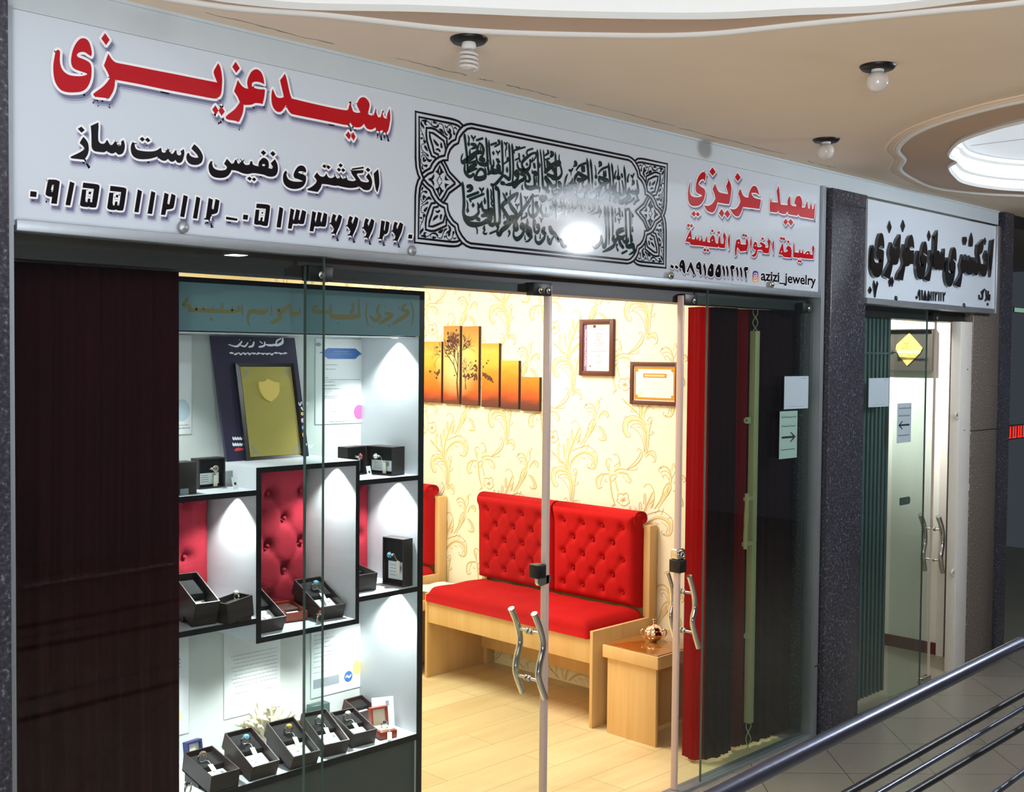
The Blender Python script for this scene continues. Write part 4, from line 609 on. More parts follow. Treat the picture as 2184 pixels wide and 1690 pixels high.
# granite pillars, fascia, lintels, interior walls
b = MB(); b.box(-4, 1.066, -.03, .3, 0, ZC); struct('wall_left', b, 'granite', 'dark granite pillar at the left edge')
b = MB(); b.box(4.768, 5.10, -.04, .30, 0, 2.535, 0, .004); b.box(4.80, 5.102, -.0415, -.0395, 2.47, 2.473, 1)
struct('wall_middle', b, ['granite', 'dark'], 'dark granite pillar between the two shop fronts')
b = MB(); b.box(6.435, 6.80, .0, .125, 0, 2.535, 0, .004); b.box(6.43, 6.802, -.0015, .0, 1.352, 1.356, 1)
struct('wall_right', b, ['granite_brown', 'dark'], 'brown granite pillar right of the neighbouring shop door')
b = MB(); b.box(6.80, 6.93, -.02, .25, 0, ZC); struct('wall_corner', b, 'granite', 'near black granite jamb at the right edge')
b = MB(); b.box(-4, 6.75, .0, .14, 2.542, ZC); b.box(-4, 6.75, -.006, .0, 2.612, ZC)
struct('trim_5', b, 'fascia', 'blue grey plaster fascia strip above the signs')
b = MB(); b.box(1.083, 4.73, .05, .16, 1.972, 2.545); struct('trim_6', b, 'lintel', 'dark brown lintel over the shop doors')
b = MB(); b.box(1.067, 1.083, -.014, .05, 0, 2.542); struct('trim_7', b, 'alu', 'silver aluminium post left of the shop window')
b = MB(); b.box(4.727, 4.757, -.014, .05, 0, 2.542, 0); b.box(4.730, 4.754, -.0155, -.013, .33, .335, 1); struct('trim_8', b, ['alu', 'dark'], 'silver aluminium post right of the shop window')
b = MB(); b.box(.88, .9, .16, 4.55, 0, 2.6); struct('wall_inner', b, 'interior_cream', 'cream inner wall behind the maroon curtain')
b = MB(); b.box(.88, 4.62, 4.5, 4.55, 0, 2.6); struct('wall_back', b, 'wallpaper', 'cream rear wall of the ring shop')
b = MB(); b.box(.88, 4.62, .14, 4.55, 2.6, 2.64); struct('ceiling_shop', b, 'plaster', 'white ceiling inside the ring shop')
# wallpapered side wall: pattern is part of the wall's mesh
b = MB(); b.box(4.58, 4.62, .165, 4.5, 0, 2.6)
s_ = .14794
def wq(x, y):
    p = at(1000+x*s_, 850+y*s_, 'x', 4.58); return p.y, p.z
oy, oz = wq(1480, 1500)
def parse_w(t): return [[(lambda q: (wq(q[0], q[1])[0]-oy, wq(q[0], q[1])[1]-oz, q[2]*s_*.00213))(tuple(map(float, p.split(',')))) for p in l.split()] for l in t.split(';') if l.strip()]
WF, WL, WO, WR = parse_w(WP_FILL), parse_w(WP_LINE), parse_w(WP_FLOW), parse_w(WP_RUST)
for i in range(-4, 6):
    for j in range(-4, 5):
        yy = oy+.4945*i; zz = oz+.591*j+(.2955 if i % 2 else 0)
        if not (-.25 < yy-.2 < 4.4 and -.75 < zz < 2.45): continue
        def to3(d):
            return lambda a, c: Vector((4.58-d, min(max(yy+a, .17), 4.49), min(max(zz+c, .01), 2.59)))
        for q in WF: b.stroke(q, to3(.0003), 1, 3)
        for q in WL:
            b.stroke([(x+.0012, z-.0012, w*1.15) for x, z, w in q], to3(.0006), 3, 3, False)
            b.stroke(q, to3(.0009), 2, 3, False)
        for q in WO: b.stroke(q, to3(.0009), 2, 3, False)
        for q in WR: b.stroke(q, to3(.0010), 4, 2, False)
struct('wall_side', b, ['wallpaper', 'wp_fill', 'wp_line', 'wp_light', 'wp_rust'], 'cream wallpaper with gold acanthus scrolls')
b = MB(); b.box(4.622, 4.766, .165, .30, 0, 2.6); struct('wall_filler', b, 'interior_dark', 'dark filler box added behind the red curtain')  # unseen dark box added to block the leak behind the curtain
# threshold strip under the glass
b = MB(); b.box(1.083, 4.727, -.004, .055, 0, .012); struct('trim_9', b, 'alu', 'flat metal floor track under the glass doors')

# ---- glass of the ring shop: two fixed panes, two sliding leaves
def pane(name, x0, x1, y0, y1, z0, z1, label, eL=None, eR=None, ew=.006):
    b = MB(); b.box(x0, x1, y0, y1, z0, z1)
    o = struct(name, b, 'glass', label)
    if eL:
        e = MB(); e.box(x0-.001, x0+ew, y0-.0005, y1+.0005, z0, z1); plab(e.build('glass_edge', eL, o), 'polished edge of the glass')
    if eR:
        e = MB(); e.box(x1-ew, x1+.001, y0-.0005, y1+.0005, z0, z1); plab(e.build('glass_edge', eR, o), 'polished edge of the glass')
    return o
pane('window_1', 1.083, 1.972, .004, .012, .013, 2.033, 'fixed glass pane before the maroon curtain', eR='glass_edge_dark', ew=.0012)
pane('window_2', 3.866, 4.727, .004, .012, .013, 2.033, 'fixed glass pane before the red curtain', eL='glass_edge_dark', ew=.0012)
d1 = pane('door_1', 1.925, 2.953, .028, .038, .013, 2.004, 'closed sliding glass door leaf in the middle', eL='glass_edge_dark', eR=None, ew=.0012)
d2 = pane('door_2', 3.722, 4.710, .028, .038, .013, 2.004, 'opened sliding glass door leaf on the right')
e = MB(); e.box(2.936, 2.954, .020, .046, .013, 2.0, bev=.003); plab(e.build('edge_strip', 'glass_edge', d1), 'pale pinkish edge strip')
e = MB(); e.box(3.714, 3.727, .018, .046, .013, 2.0, bev=.003); plab(e.build('edge_strip', 'glass_edge', d2), 'pale pinkish edge strip')
def hanger(dr, x0, x1, discs):
    e = MB(); e.box(x0, x1, .014, .05, 1.962, 2.006, bev=.002); h = e.build('hanger_bracket', 'dark', dr)
    for t in discs:
        xx = x0+(x1-x0)*t
        e = MB(); e.lathe([(.0001, 0), (.011, 0), (.012, .003), (.010, .006), (.0001, .006)], n=16, M4=Matrix.Translation((xx, .0145, 1.980)) @ Matrix.Rotation(R(90), 4, 'X'))
        e.build('screw', 'silver', h)
hanger(d1, 2.853, 2.944, (.36, .80)); hanger(d1, 1.925, 2.01, (.5,)); hanger(d2, 3.722, 3.81, (.68,)); hanger(d2, 4.62, 4.708, (.55,))
def pull_handle(dr, path, yf, yb, r=.0115, mat_='chrome', zs=(.25, .78)):
    """wavy pair of bars either side of the glass, joined by two studs"""
    pts = crom([(p[0], p[1]) for p in path], 6)
    h = MB()
    h.tube([(x, yf, z) for x, z in pts], r, 12); ho = h.build('pull_handle', mat_, dr)
    g = MB(); g.tube([(x, yb, z) for x, z in pts], r, 12); plab(g.build('handle_bar', mat_, ho), 'matching chrome bar behind the glass')
    z0, z1 = pts[0][1], pts[-1][1]
    for t in zs:
        zz = z0+(z1-z0)*t; xx = min(pts, key=lambda p: abs(p[1]-zz))[0]
        g = MB(); g.tube([(xx, yf, zz), (xx, yb, zz)], .0055, 10)
        g.lathe([(.0001, -.004), (.011, -.004), (.011, .004), (.0001, .004)], n=14, M4=Matrix.Translation((xx, .026, zz)) @ Matrix.Rotation(R(90), 4, 'X'))
        g.lathe([(.0001, -.003), (.011, -.003), (.011, .003), (.0001, .003)], n=14, M4=Matrix.Translation((xx, .042, zz)) @ Matrix.Rotation(R(90), 4, 'X'))
        g.build('stud', 'chrome', ho)
    return ho
def pxz(l, y): return [(at(a, c, 'y', y).x, at(a, c, 'y', y).z) for a, c in l]
pull_handle(d1, pxz([(1139, 1309), (1151, 1340), (1158, 1378), (1150, 1420), (1149, 1448), (1163, 1491)], -.022), -.022, .088)
pull_handle(d2, pxz([(1470, 1229), (1479, 1262), (1482, 1295), (1477, 1330), (1490, 1382)], -.022), -.022, .088)
# hook locks on the leaf edges
e = MB(); p = at(1158, 1219, 'y', .01); e.box(p.x-.024, p.x+.018, .010, .056, p.z-.026, p.z+.022, bev=.003)
lk = e.build('hook_lock', 'dark', d1)
e = MB(); lp = smooth_loop([(-.016, -.022), (-.014, -.044), (.0, -.054), (.022, -.052), (.046, -.046), (.053, -.033), (.047, -.018), (.026, -.020), (.012, -.012)], 3)
e.prism([(p.x+x, p.z+z) for x, z in lp], lambda a, c, d: Vector((a, d, c)), .02, .034); plab(e.build('hook', 'chrome', lk), 'chrome hook of the lock')
e = MB(); p = at(1455, 1196, 'y', .01); e.box(p.x-.02, p.x+.026, .006, .06, p.z-.05, p.z+.002, bev=.003); lk = e.build('hook_lock', 'dark', d2)
e = MB(); e.box(p.x-.02, p.x+.026, .012, .055, p.z+.002, p.z+.045, bev=.008); e.lathe([(.0001, 0), (.014, 0), (.014, .006), (.008, .007), (.008, .004), (.0001, .004)], n=16, M4=Matrix.Translation((p.x+.003, .012, p.z+.022)) @ Matrix.Rotation(R(90), 4, 'X'))
plab(e.build('cylinder', 'chrome', lk), 'chrome key cylinder')
# ------------------------------------------------------------------ the shop signs
def spt(cr, x, y, Y=0.0):
    o = CR[cr]; p = at(o[0]+x*o[2], o[1]+y*o[2], 'y', Y); return p.x, p.z
def letters(cr, txt, Y=0.0):
    out = []
    for part in txt.split(';'):
        if not part.strip(): continue
        loops = []
        for l in part.split('|'):
            pts = [tuple(map(float, p.split(','))) for p in l.split()]
            loops.append(smooth_loop([spt(cr, x, y, Y) for x, y in pts], 3, 48))
        out.append(loops)
    return out
def outline(mb, loops, w, to3, mi, disc=True):
    for l in loops:
        cl = l+[l[0]]
        mb.stroke([(x, z, 2*w) for x, z in cl], to3, mi, 1, False)
        n = len(l)
        for i in range(n):
            a, c, d = l[i-1], l[i], l[(i+1) % n]
            t = math.atan2(d[1]-c[1], d[0]-c[0])-math.atan2(c[1]-a[1], c[0]-a[0]); t = abs((t+math.pi) % (2*math.pi)-math.pi)
            if t > .35: mb.stroke([(c[0], c[1], 2*w)], to3, mi)
def printed(mb, LL, w, sh, mi_ink, Y=0.0):
    """ink with a white rim and a soft printed lilac drop shadow; materials 1..4 = shade1..3, white"""
    for k, (grow_, mi, dep) in enumerate(((w*1.9, 1, .0003), (w*1.25, 2, .0006), (w*.65, 3, .0009))):
        f = 1.0-.12*k
        to3 = lambda x, z, d=dep: Vector((x+sh*.75*f, Y-d, z-sh*1.3*f))
        for loops in LL:
            mb.flat([loops[0]], to3, mi); outline(mb, loops[:1], grow_, to3, mi)
    to3 = lambda x, z: Vector((x, Y-.0012, z))
    for loops in LL: mb.flat(loops, to3, 4); outline(mb, loops, w, to3, 4)
    to3 = lambda x, z: Vector((x, Y-.0015, z))
    for loops in LL: mb.flat(loops, to3, mi_ink)
sg = thing('shop_sign', 'long white printed sign with red lettering over the glass shop front', 'sign', (2.9, .0, 2.03))
b = MB(); b.box(1.084, 4.727, .0, .045, 2.045, 2.541); b.build('panel', 'sign', sg)
b = MB(); b.box(1.090, 4.727, -.014, .048, 2.031, 2.058, bev=.002); plab(b.build('bottom_rail', 'alu', sg), 'silver aluminium bottom rail')
b = MB()
for cr, w, sh in (('T1', .0062, .010), ('T2', .0062, .010), ('R1', .0052, .008), ('R2', .0042, .006)): printed(b, letters(cr, RED[cr]), w, sh, 5)
plab(b.build('red_lettering', ['sign', 'shade1', 'shade2', 'shade3', 'white', 'red'], sg), 'red printed lettering with white rims')
b = MB()
for cr, w, sh in (('B1', .0052, .009), ('B2', .0052, .009), ('D1', .0045, .009), ('D2', .0045, .009), ('P1', .0042, .004)): printed(b, letters(cr, BLK[cr]), w, sh, 5)
# the account name in Latin letters
def latin(body, x0, x1, zb, Y, bold=.012, xh=None, mb=None, mi=0, rot=0.0):
    c = bpy.data.curves.new('txt', 'FONT'); c.body = body; c.size = 1.0; c.offset = bold; c.resolution_u = 3
    o = bpy.data.objects.new('txt', c); COL.objects.link(o)
    me = bpy.data.meshes.new_from_object(o.evaluated_get(bpy.context.evaluated_depsgraph_get()))
    bpy.data.objects.remove(o)
    xs = [v.co.x for v in me.vertices]; a0, a1 = min(xs), max(xs); k = (x1-x0)/(a1-a0); kz = xh if xh else k
    vs = [Vector((x0+(v.co.x-a0)*k, Y, zb+v.co.y*kz)) for v in me.vertices]
    fs = [tuple(p.vertices) for p in me.polygons]
    bpy.data.meshes.remove(me)
    if mb is not None: mb.add(vs, fs, mi)
    return vs, fs
x0, zb = spt('P1', 1298, 338); x1, _ = spt('P1', 2052, 405)
latin('azizi_jewelry', x0-.006, x1+.006, zb-.002, -.0012, .060, .0655, b, 4)
latin('azizi_jewelry', x0, x1, zb, -.0015, .022, .062, b, 5)
plab(b.build('black_lettering', ['sign', 'shade1', 'shade2', 'shade3', 'white', 'black'], sg), 'black printed lettering and numerals')
# camera icon beside the account name
b = MB()
def rrect(x0, x1, z0, z1, r): return [(cx+r*math.cos(a), cz+r*math.sin(a)) for cx, cz, a0 in ((x1-r, z1-r, 0), (x0+r, z1-r, 90), (x0+r, z0+r, 180), (x1-r, z0+r, 270)) for a in [R(a0+t) for t in (0, 22, 45, 68, 90)]]
ix0, iz1 = spt('P1', 1190, 208); ix1, iz0 = spt('P1', 1262, 378)
icon = rrect(ix0, ix1, iz0, iz1, .012)
rows = 10
for k in range(rows):
    za = iz0+(iz1-iz0)*k/rows; zc = iz0+(iz1-iz0)*(k+1)/rows
    def half(z):
        d = min(z-iz0, iz1-z); return .012-math.sqrt(max(0, .012**2-(.012-min(d, .012))**2))
    b.add([(ix0+half(za), -.0011, za), (ix1-half(za), -.0011, za), (ix1-half(zc), -.0011, zc), (ix0+half(zc), -.0011, zc)], [(0, 1, 2, 3)], min(k//2, 4))
to3 = lambda x, z: Vector((x, -.0014, z))
cxi, czi = (ix0+ix1)/2, (iz0+iz1)/2; w_ = (ix1-ix0)
l = rrect(cxi-w_*.3, cxi+w_*.3, czi-w_*.36, czi+w_*.36, .008); outline(b, [l], .0018, to3, 5)
outline(b, [[(cxi+w_*.14*math.cos(a*math.pi/6), czi+w_*.16*math.sin(a*math.pi/6)) for a in range(12)]], .0018, to3, 5)
b.stroke([(cxi+w_*.18, czi+w_*.24, .004)], to3, 5)
ic = [mat('icon_%d' % k, c, .2) for k, c in enumerate(((250, 196, 110), (240, 130, 80), (214, 60, 90), (150, 50, 130), (70, 60, 140)))]
plab(b.build('camera_icon', ic+['white'], sg), 'small rounded camera icon, orange to purple')
# ornamental border: the quarter is mirrored about the cartouche centre
qx = lambda x, y: spt('O1', x, y)
xl = qx(115, 600)[0]; xr = at(1421, 470, 'y', 0).x; xm = (xl+xr)/2
zt = qx(115, 140)[1]; zbm = at(889, 518, 'y', 0).z; zm = (zt+zbm)/2
sc_ = .0024*.09468
b = MB()
def mirror(fx, fz):
    return lambda x, z: (xm+(x-xm)*fx, zm+(z-zm)*fz)
kz = (zt-zm)/(zt-qx(655, 1690)[1])
def norm(p): return p
for fx in (1, -1):
    for fz in (1, -1):
        mr = mirror(fx, fz)
        to3 = lambda x, z: Vector((x, -.0012, z))
        for n_, l in enumerate(P2(ORN_L)):
            pts = [norm(qx(x, y)) for x, y in l]
            if l[-1][1] > 1600:   # run on to the cartouche's long axis
                (xa, za), (xb, zb_) = pts[-2:]; t_ = (zm-za)/(zb_-za); pts[-1] = (xa+(xb-xa)*t_, zm)
            if n_ in (2, 3): pts = [(xm, pts[0][1])]+pts
            pts = [mr(*p) for p in pts]
            b.stroke([(x, z, 33*sc_) for x, z in pts], to3, 0, 1, False)
            for x, z in pts[1:-1]: b.stroke([(x, z, 32*sc_)], to3, 0)
        for part in ORN_F.split(';'):
            loops = [[mr(*norm(qx(*map(float, p.split(','))))) for p in l.split()] for l in part.split('|')]
            b.flat(loops, to3, 0)
        for l in ORN_S.split(';'):
            q = [tuple(map(float, p.split(','))) for p in l.split()]
            b.stroke([mr(*norm(qx(x, y)))+(w*sc_,) for x, y, w in q], to3, 0, 3)
plab(b.build('ornamental_border', 'black', sg), 'black interlaced border around the calligraphy')
b = MB()
for cr, t in CAL.items():
    k = CR[cr][2]
    for l in t.split(';'):
        q = [tuple(map(float, p.split(','))) for p in l.split()]
        b.stroke([spt(cr, x, y)+(w*k*(.0026 if cr in ('CA', 'CB') else .0030),) for x, y, w in q], lambda x, z: Vector((x, -.0013, z)), 0, 4)
plab(b.build('calligraphy', 'teal', sg), 'dark green Arabic calligraphy in two lines')
for px_, py_, m_ in ((390, 485, 'alu'), (878, 535, 'alu'), (1430, 588, 'silver'), (1645, 607, 'silver')):
    p = at(px_, py_, 'y', -.012)
    e = MB(); e.lathe([(.0001, 0), (.016, 0), (.0155, .004), (.010, .009), (.0001, .011)], n=20, M4=Matrix.Translation((p.x, -.0125, p.z)) @ Matrix.Rotation(R(90), 4, 'X'))
    plab(e.build('cap_screw', m_, sg), 'domed cap screw')
# neighbouring sign: box with raised glossy letters
ns = thing('neighbour_sign', 'white box sign with raised glossy black letters over the neighbouring door', 'sign', (5.85, -.05, 2.02))
NY = -.05
b = MB(); b.box(5.083, 6.60, NY, .05, 2.045, 2.515); b.build('panel', 'sign', ns)
b = MB(); b.box(5.083, 6.60, NY-.006, .05, 2.02, 2.047); b.box(6.592, 6.622, NY-.012, .05, 2.02, 2.52, bev=.004); plab(b.build('edge_frame', 'alu', ns), 'silver aluminium edge frame')
b = MB()
for cr in ('N1', 'N2'):
    for i, loops in enumerate(letters(cr, NEI[cr], NY)):
        xs = [p[0] for p in loops[0]]; zs = [p[1] for p in loops[0]]
        d = .016 if max(zs)-min(zs) > .10 else .006
        b.prism(loops[0], lambda x, z, dd: Vector((x, NY-dd, z)), -.001, d)
plab(b.build('raised_lettering', 'gloss_black', ns), 'raised glossy black letters and numerals')
for px_, py_ in ((1910, 637), (2055, 652)):
    p = at(px_, py_, 'y', NY)
    e = MB(); e.lathe([(.0001, 0), (.014, 0), (.012, .006), (.0001, .010)], n=16, M4=Matrix.Translation((p.x, NY, p.z)) @ Matrix.Rotation(R(90), 4, 'X'))
    plab(e.build('cap_screw', 'iron', ns), 'dark cap screw')
# ------------------------------------------------------------------ display cabinet and what stands in it
YC, YB = .20, .512
cab = thing('display_cabinet', 'tall grey display cabinet with black edged shelves and red tufted backs', 'cabinet', (1.86, .36, 0))
def board(name, x0, x1, z0, z1, m_='cab_grey', y0=YC, y1=YB, lab=None):
    e = MB(); e.box(x0, x1, y0+.003, y1, z0, z1, 0); e.box(x0, x1, y0, y0+.003, z0, z1, 1)
    o = e.build(name, [m_, 'cab_black'], cab)
    if lab: plab(o, lab)
    return o
board('side_panel', 2.500, 2.522, 0, 1.965); board('side_panel', 1.18, 1.20, 0, 1.965)
e = MB(); e.box(1.20, 2.50, YB, .52, .40, 1.965); e.build('back_panel', 'cab_back', cab)
board('top_panel', 1.20, 2.50, 1.950, 1.965); board('upper_panel', 1.20, 2.50, 1.812, 1.822, y0=.22)
e = MB(); e.box(1.20, 2.50, YC, .214, 1.815, 1.950)
hd = plab(e.build('header_panel', 'cab_head', cab), 'teal grey header panel with faded gold lettering')
e = MB()
for l in HEAD.split(';'):
    q = [tuple(map(float, p.split(','))) for p in l.split()]
    pts = []
    for x, y, w in q:
        p = at(380+x*.24725, 560+y*.24725, 'y', YC); pts.append((p.x, p.z, w*.00034))
    e.stroke(pts, lambda x, z: Vector((x, YC-.0006, z)), 0, 4)
plab(e.build('lettering', 'gold_print', hd), 'faded gold lettering')
board('shelf', 1.20, 2.50, .460, .480, lab='bottom shelf'); board('shelf', 2.254, 2.50, .962, .978, lab='right middle shelf'); board('shelf', 1.20, 1.873, .953, .969, lab='left middle shelf')
board('shelf', 2.254, 2.50, 1.336, 1.352, lab='right upper shelf'); board('shelf', 1.20, 1.873, 1.334, 1.350, lab='left upper shelf')
board('niche_side', 1.873, 1.889, .893, 1.416); board('niche_side', 2.241, 2.254, .893, 1.416)
board('niche_top', 1.889, 2.241, 1.400, 1.416); board('niche_bottom', 1.889, 2.241, .893, .909)
e = MB(); e.box(1.20, 2.50, YC+.012, .50, 0, .460); plab(e.build('base_panel', 'cab_base', cab), 'charcoal base below the bottom shelf')
def tufted(mb, x0, x1, z0, z1, yf, depth, pts, to, sag=.012, nx=44, nz=44, mi=0, seam=.0035, pit=.014, sig=.022):
    """padded front facing -y in (x, z, y) space with button pits and diagonal seams; to() carries it to the world"""
    vs = []; fs = []
    seg = []
    for i, a in enumerate(pts):
        for c in pts[i+1:]:
            d = math.hypot(a[0]-c[0], a[1]-c[1])
            if d < 1.25*tufted.step and abs(a[0]-c[0]) > 1e-3 and abs(a[1]-c[1]) > 1e-3: seg.append((a, c))
    for i in range(nx+1):
        for j in range(nz+1):
            u = i/nx; v = j/nz; x = x0+(x1-x0)*u; z = z0+(z1-z0)*v
            ed = min(u*(x1-x0), (1-u)*(x1-x0), v*(z1-z0), (1-v)*(z1-z0))
            y = sag*(1-math.exp(-ed/.022)) - .0
            rd = max(0, .03-ed)/.03; y -= depth*.55*(1-math.sqrt(max(0, 1-rd*rd)))
            for p in pts: y -= pit*math.exp(-((x-p[0])**2+(z-p[1])**2)/(2*sig*sig*.25))+.004*math.exp(-((x-p[0])**2+(z-p[1])**2)/(2*(sig*1.6)**2))
            for a, c in seg:
                dx, dz = c[0]-a[0], c[1]-a[1]; L2 = dx*dx+dz*dz
                t = max(0, min(1, ((x-a[0])*dx+(z-a[1])*dz)/L2)); dd = math.hypot(x-a[0]-t*dx, z-a[1]-t*dz)
                y -= seam*math.exp(-(dd/.007)**2)
            vs.append((x, yf-y, z))
    n1 = nz+1
    for i in range(nx):
        for j in range(nz): fs.append((i*n1+j, (i+1)*n1+j, (i+1)*n1+j+1, i*n1+j+1))
    k = len(vs)
    rim = [i*n1 for i in range(nx+1)]+[nx*n1+j for j in range(1, n1)]+[i*n1+nz for i in range(nx-1, -1, -1)]+[j for j in range(nz-1, 0, -1)]
    for r_ in rim: x, y, z = vs[r_]; vs.append((x, yf+depth, z))
    m_ = len(rim)
    for i in range(m_): fs.append((rim[i], k+i, k+(i+1) % m_, rim[(i+1) % m_]))
    fs.append(tuple(range(k, k+m_)))
    mb.add([to(*v) for v in vs], fs, mi, True)
    for p in pts: mb.ball(to(p[0], yf-.002+.0, p[1]), .0075, 8, mi)
tufted.step = .13
idt = lambda x, y, z: Vector((x, y, z))
for x0, x1, z0, z1 in ((1.205, 1.871, .972, 1.332), (1.891, 2.240, .911, 1.398), (2.256, 2.498, .980, 1.334)):
    pts = []
    r_ = 0; z = 1.30
    while z > z0+.03:
        x = x0+.055+(.065 if r_ % 2 else .13)
        while x < x1-.03: pts.append((x, z)); x += .13
        z -= .085; r_ += 1
    e = MB(); tufted(e, x0, x1, z0, z1, .455, .05, pts, idt, sag=.020, nx=44, nz=48, pit=.020, sig=.030, seam=.006)
    plab(e.build('tufted_back', 'velvet_crimson', cab), 'crimson button tufted velvet back')
for lx, ly, lz, pw in ((2.480, .305, 1.811, 1.5), (1.62, .32, 1.811, .9), (2.223, .30, 1.399, 1.3), (1.853, .30, 1.333, 1.2), (2.480, .30, 1.335, 1.2), (2.480, .30, .961, 1.6), (2.06, .30, .892, 1.0), (1.62, .30, .952, 1.2)):
    e = MB(); e.lathe([(.0001, -.004), (.012, -.004), (.014, 0)], (lx, ly, lz), 14); e.build('led_spot', 'plaster', cab)
    light('cabinet_spot_light', 'SPOT', (lx, ly, lz-.008), pw*15.0, (.97, .98, 1.0), (R(0), R(0), 0), spot=112, blend=.55, radius=.008)

# papers hung on the cabinet back
def on_back(px_, py_, d=0.0): p = at(px_, py_, 'y', YB-d); return p.x, p.z
def sheet(name, label, x0, x1, z0, z1, m_, y=YB, t=.003, group=None, cat='certificate'):
    r_ = thing(name, label, cat, ((x0+x1)/2, y, z0), group)
    e = MB(); e.box(x0, x1, y-t, y-.0004, z0, z1, bev=.0008); e.build('sheet', m_, r_)
    return r_
def lines(r_, name, rows, m_, y, lab=None):
    """rows of thin printed strips: (x0, x1, z, height)"""
    e = MB()
    for x0, x1, z, h in rows:
        n = max(1, int((x1-x0)/.012)); xx = x0
        while xx < x1-.001:
            w = random.uniform(.004, .013); e.add([(xx, y, z), (min(xx+w, x1), y, z), (min(xx+w, x1), y, z+h), (xx, y, z+h)], [(0, 1, 2, 3)]); xx += w+.0022
    o = e.build(name, m_, r_)
    return plab(o, lab) if lab else o
GP = 'printed papers hung in the display cabinet'
yy = YB-.0034
x0, z1 = on_back(672, 714); x1, _ = on_back(780, 716); _, z0 = on_back(672, 906); z1 = min(z1, 1.806)
c1 = sheet('certificate', 'white certificate with blue ribbon heading and purple seal in the cabinet top', x0, x1, z0, z1, 'paper', group=GP)
W_, H_ = x1-x0, z1-z0
e = MB(); to3 = lambda u, v: Vector((x0+u*W_, yy, z1-v*H_))
bl = mat('ribbon_blue', (52, 96, 160), .5); pu = mat('seal_purple', (158, 84, 134), .5)
e.flat([[(.18, .13), (.24, .11), (.78, .11), (.86, .15), (.90, .17), (.86, .19), (.78, .235), (.24, .235), (.18, .21), (.13, .17)]], to3, 0)
e.stroke([(.08, .17, .008), (.12, .16, .012), (.15, .19, .008)], to3, 0); e.stroke([(.97, .17, .008), (.92, .16, .012), (.89, .19, .008)], to3, 0)
plab(e.build('heading', bl, c1), 'blue ribbon heading')
e = MB(); ring = [(.86+(.105+.008*(k % 2))*math.cos(k*math.pi/20), .87+(.085+.006*(k % 2))*math.sin(k*math.pi/20)) for k in range(40)]
e.flat([ring], to3, 0); e.flat([[(.88, .93), (.95, .91), (.985, .985), (.94, .985)]], to3, 0); plab(e.build('seal', pu, c1), 'purple scalloped seal')
lines(c1, 'print', [(x0+.03*W_+.02, x0+.03*W_+.02+w*W_, z1-v*H_, .0022) for v, w in ((.31, .3), (.36, .26), (.46, .12), (.485, .75), (.51, .25), (.55, .26), (.59, .36), (.68, .3), (.70, .28))]+[(x0+.3*W_, x0+.68*W_, z1-.86*H_, .002), (x0+.33*W_, x0+.62*W_, z1-.885*H_, .002), (x0+.28*W_, x0+.72*W_, z1-.98*H_, .004)]+[(x0+.36*W_, x0+.66*W_, z1-.155*H_, .003), (x0+.3*W_, x0+.72*W_, z1-.18*H_, .0016)], 'ink', yy-.0003)
e = MB(); e.flat([[(.05+.055*math.cos(a*.4), .07+.022*math.sin(a*.4)) for a in range(16)]], to3, 0); e.flat([[(.91, .055), (.98, .05), (.985, .095), (.915, .1)]], to3, 0); e.build('emblem', 'ink', c1)
x0, _ = on_back(352, 700); x1, z0 = on_back(408, 926); z1 = 1.808
c2 = sheet('certificate', 'white paper hung beside the maroon curtain behind the upper left boxes', x0, x1, z0, z1, 'paper', group=GP)
e = MB(); e.flat([[(x1-.035+.028*math.cos(a*.3), z0+.075+.034*math.sin(a*.3)) for a in range(21)]], lambda x, z: Vector((x, yy, z)), 0); plab(e.build('seal', 'paper_blue', c2), 'pale round seal')
lines(c2, 'print', [(x1-.05, x1-.006, z0+.018, .003), (x1-.05, x1-.01, z0+.028, .002)], 'ink', yy-.0003)
x0, _ = on_back(340, 1360); x1, z0 = on_back(402, 1563); z1 = .94
c3 = sheet('certificate', 'white paper beside the maroon curtain above the bottom shelf', x0, x1, z0, z1, 'paper', group=GP)
e = MB(); e.flat([[(x1-.05+.022*math.cos(a*.3), z0+.06+.028*math.sin(a*.3)) for a in range(21)]], lambda x, z: Vector((x, yy, z)), 0); plab(e.build('seal', mat('seal_yellow', (236, 212, 130), .5), c3), 'pale yellow seal')
lines(c3, 'print', [(x1-.07, x1-.03, z1-.14-.012*k, .004-.001*k) for k in range(3)], 'ink', yy-.0003)
x0, _ = on_back(477, 1362); x1, _ = on_back(597, 1362); _, z0 = on_back(476, 1536); z1 = .890
c4 = sheet('certificate', 'large plain white letter hung behind the white coral', x0, x1, z0, z1, 'paper', group=GP)
lines(c4, 'print', [(x0+(x1-x0)*(.12+.03*(k % 3)), x1-.012, z1-.115-.0125*k, .0015) for k in range(9)]+[(x1-.06, x1-.015, z1-.04-.014*k, .0015) for k in range(4)]+[(x0+.04, x0+.09, z0+.075, .002), (x1-.06, x1-.03, z0+.07, .0016)], 'ink', yy-.0003)
x0, _ = on_back(663, 1342); x1, _ = on_back(769, 1342); _, z0 = on_back(663, 1491); z1 = .890
c5 = sheet('certificate', 'white certificate with blue oval badge and yellow seal above the right bottom boxes', x0, x1, z0, z1, 'paper', group=GP)
W_, H_ = x1-x0, z1-z0
e = MB(); to3 = lambda u, v: Vector((x0+u*W_, yy, z1-v*H_))
e.flat([[(.04, .80), (.55, .80), (.55, .90), (.04, .90)]], to3, 0); e.flat([[(.03, .17), (.9, .17), (.9, .21), (.03, .21)]], to3, 0); plab(e.build('grey_bar', 'ink', c5), 'grey printed bars')
e = MB(); e.flat([[(.74+.085*math.cos(a*.3), .85+.062*math.sin(a*.3)) for a in range(21)]], to3, 0); plab(e.build('badge', bl, c5), 'blue oval badge')
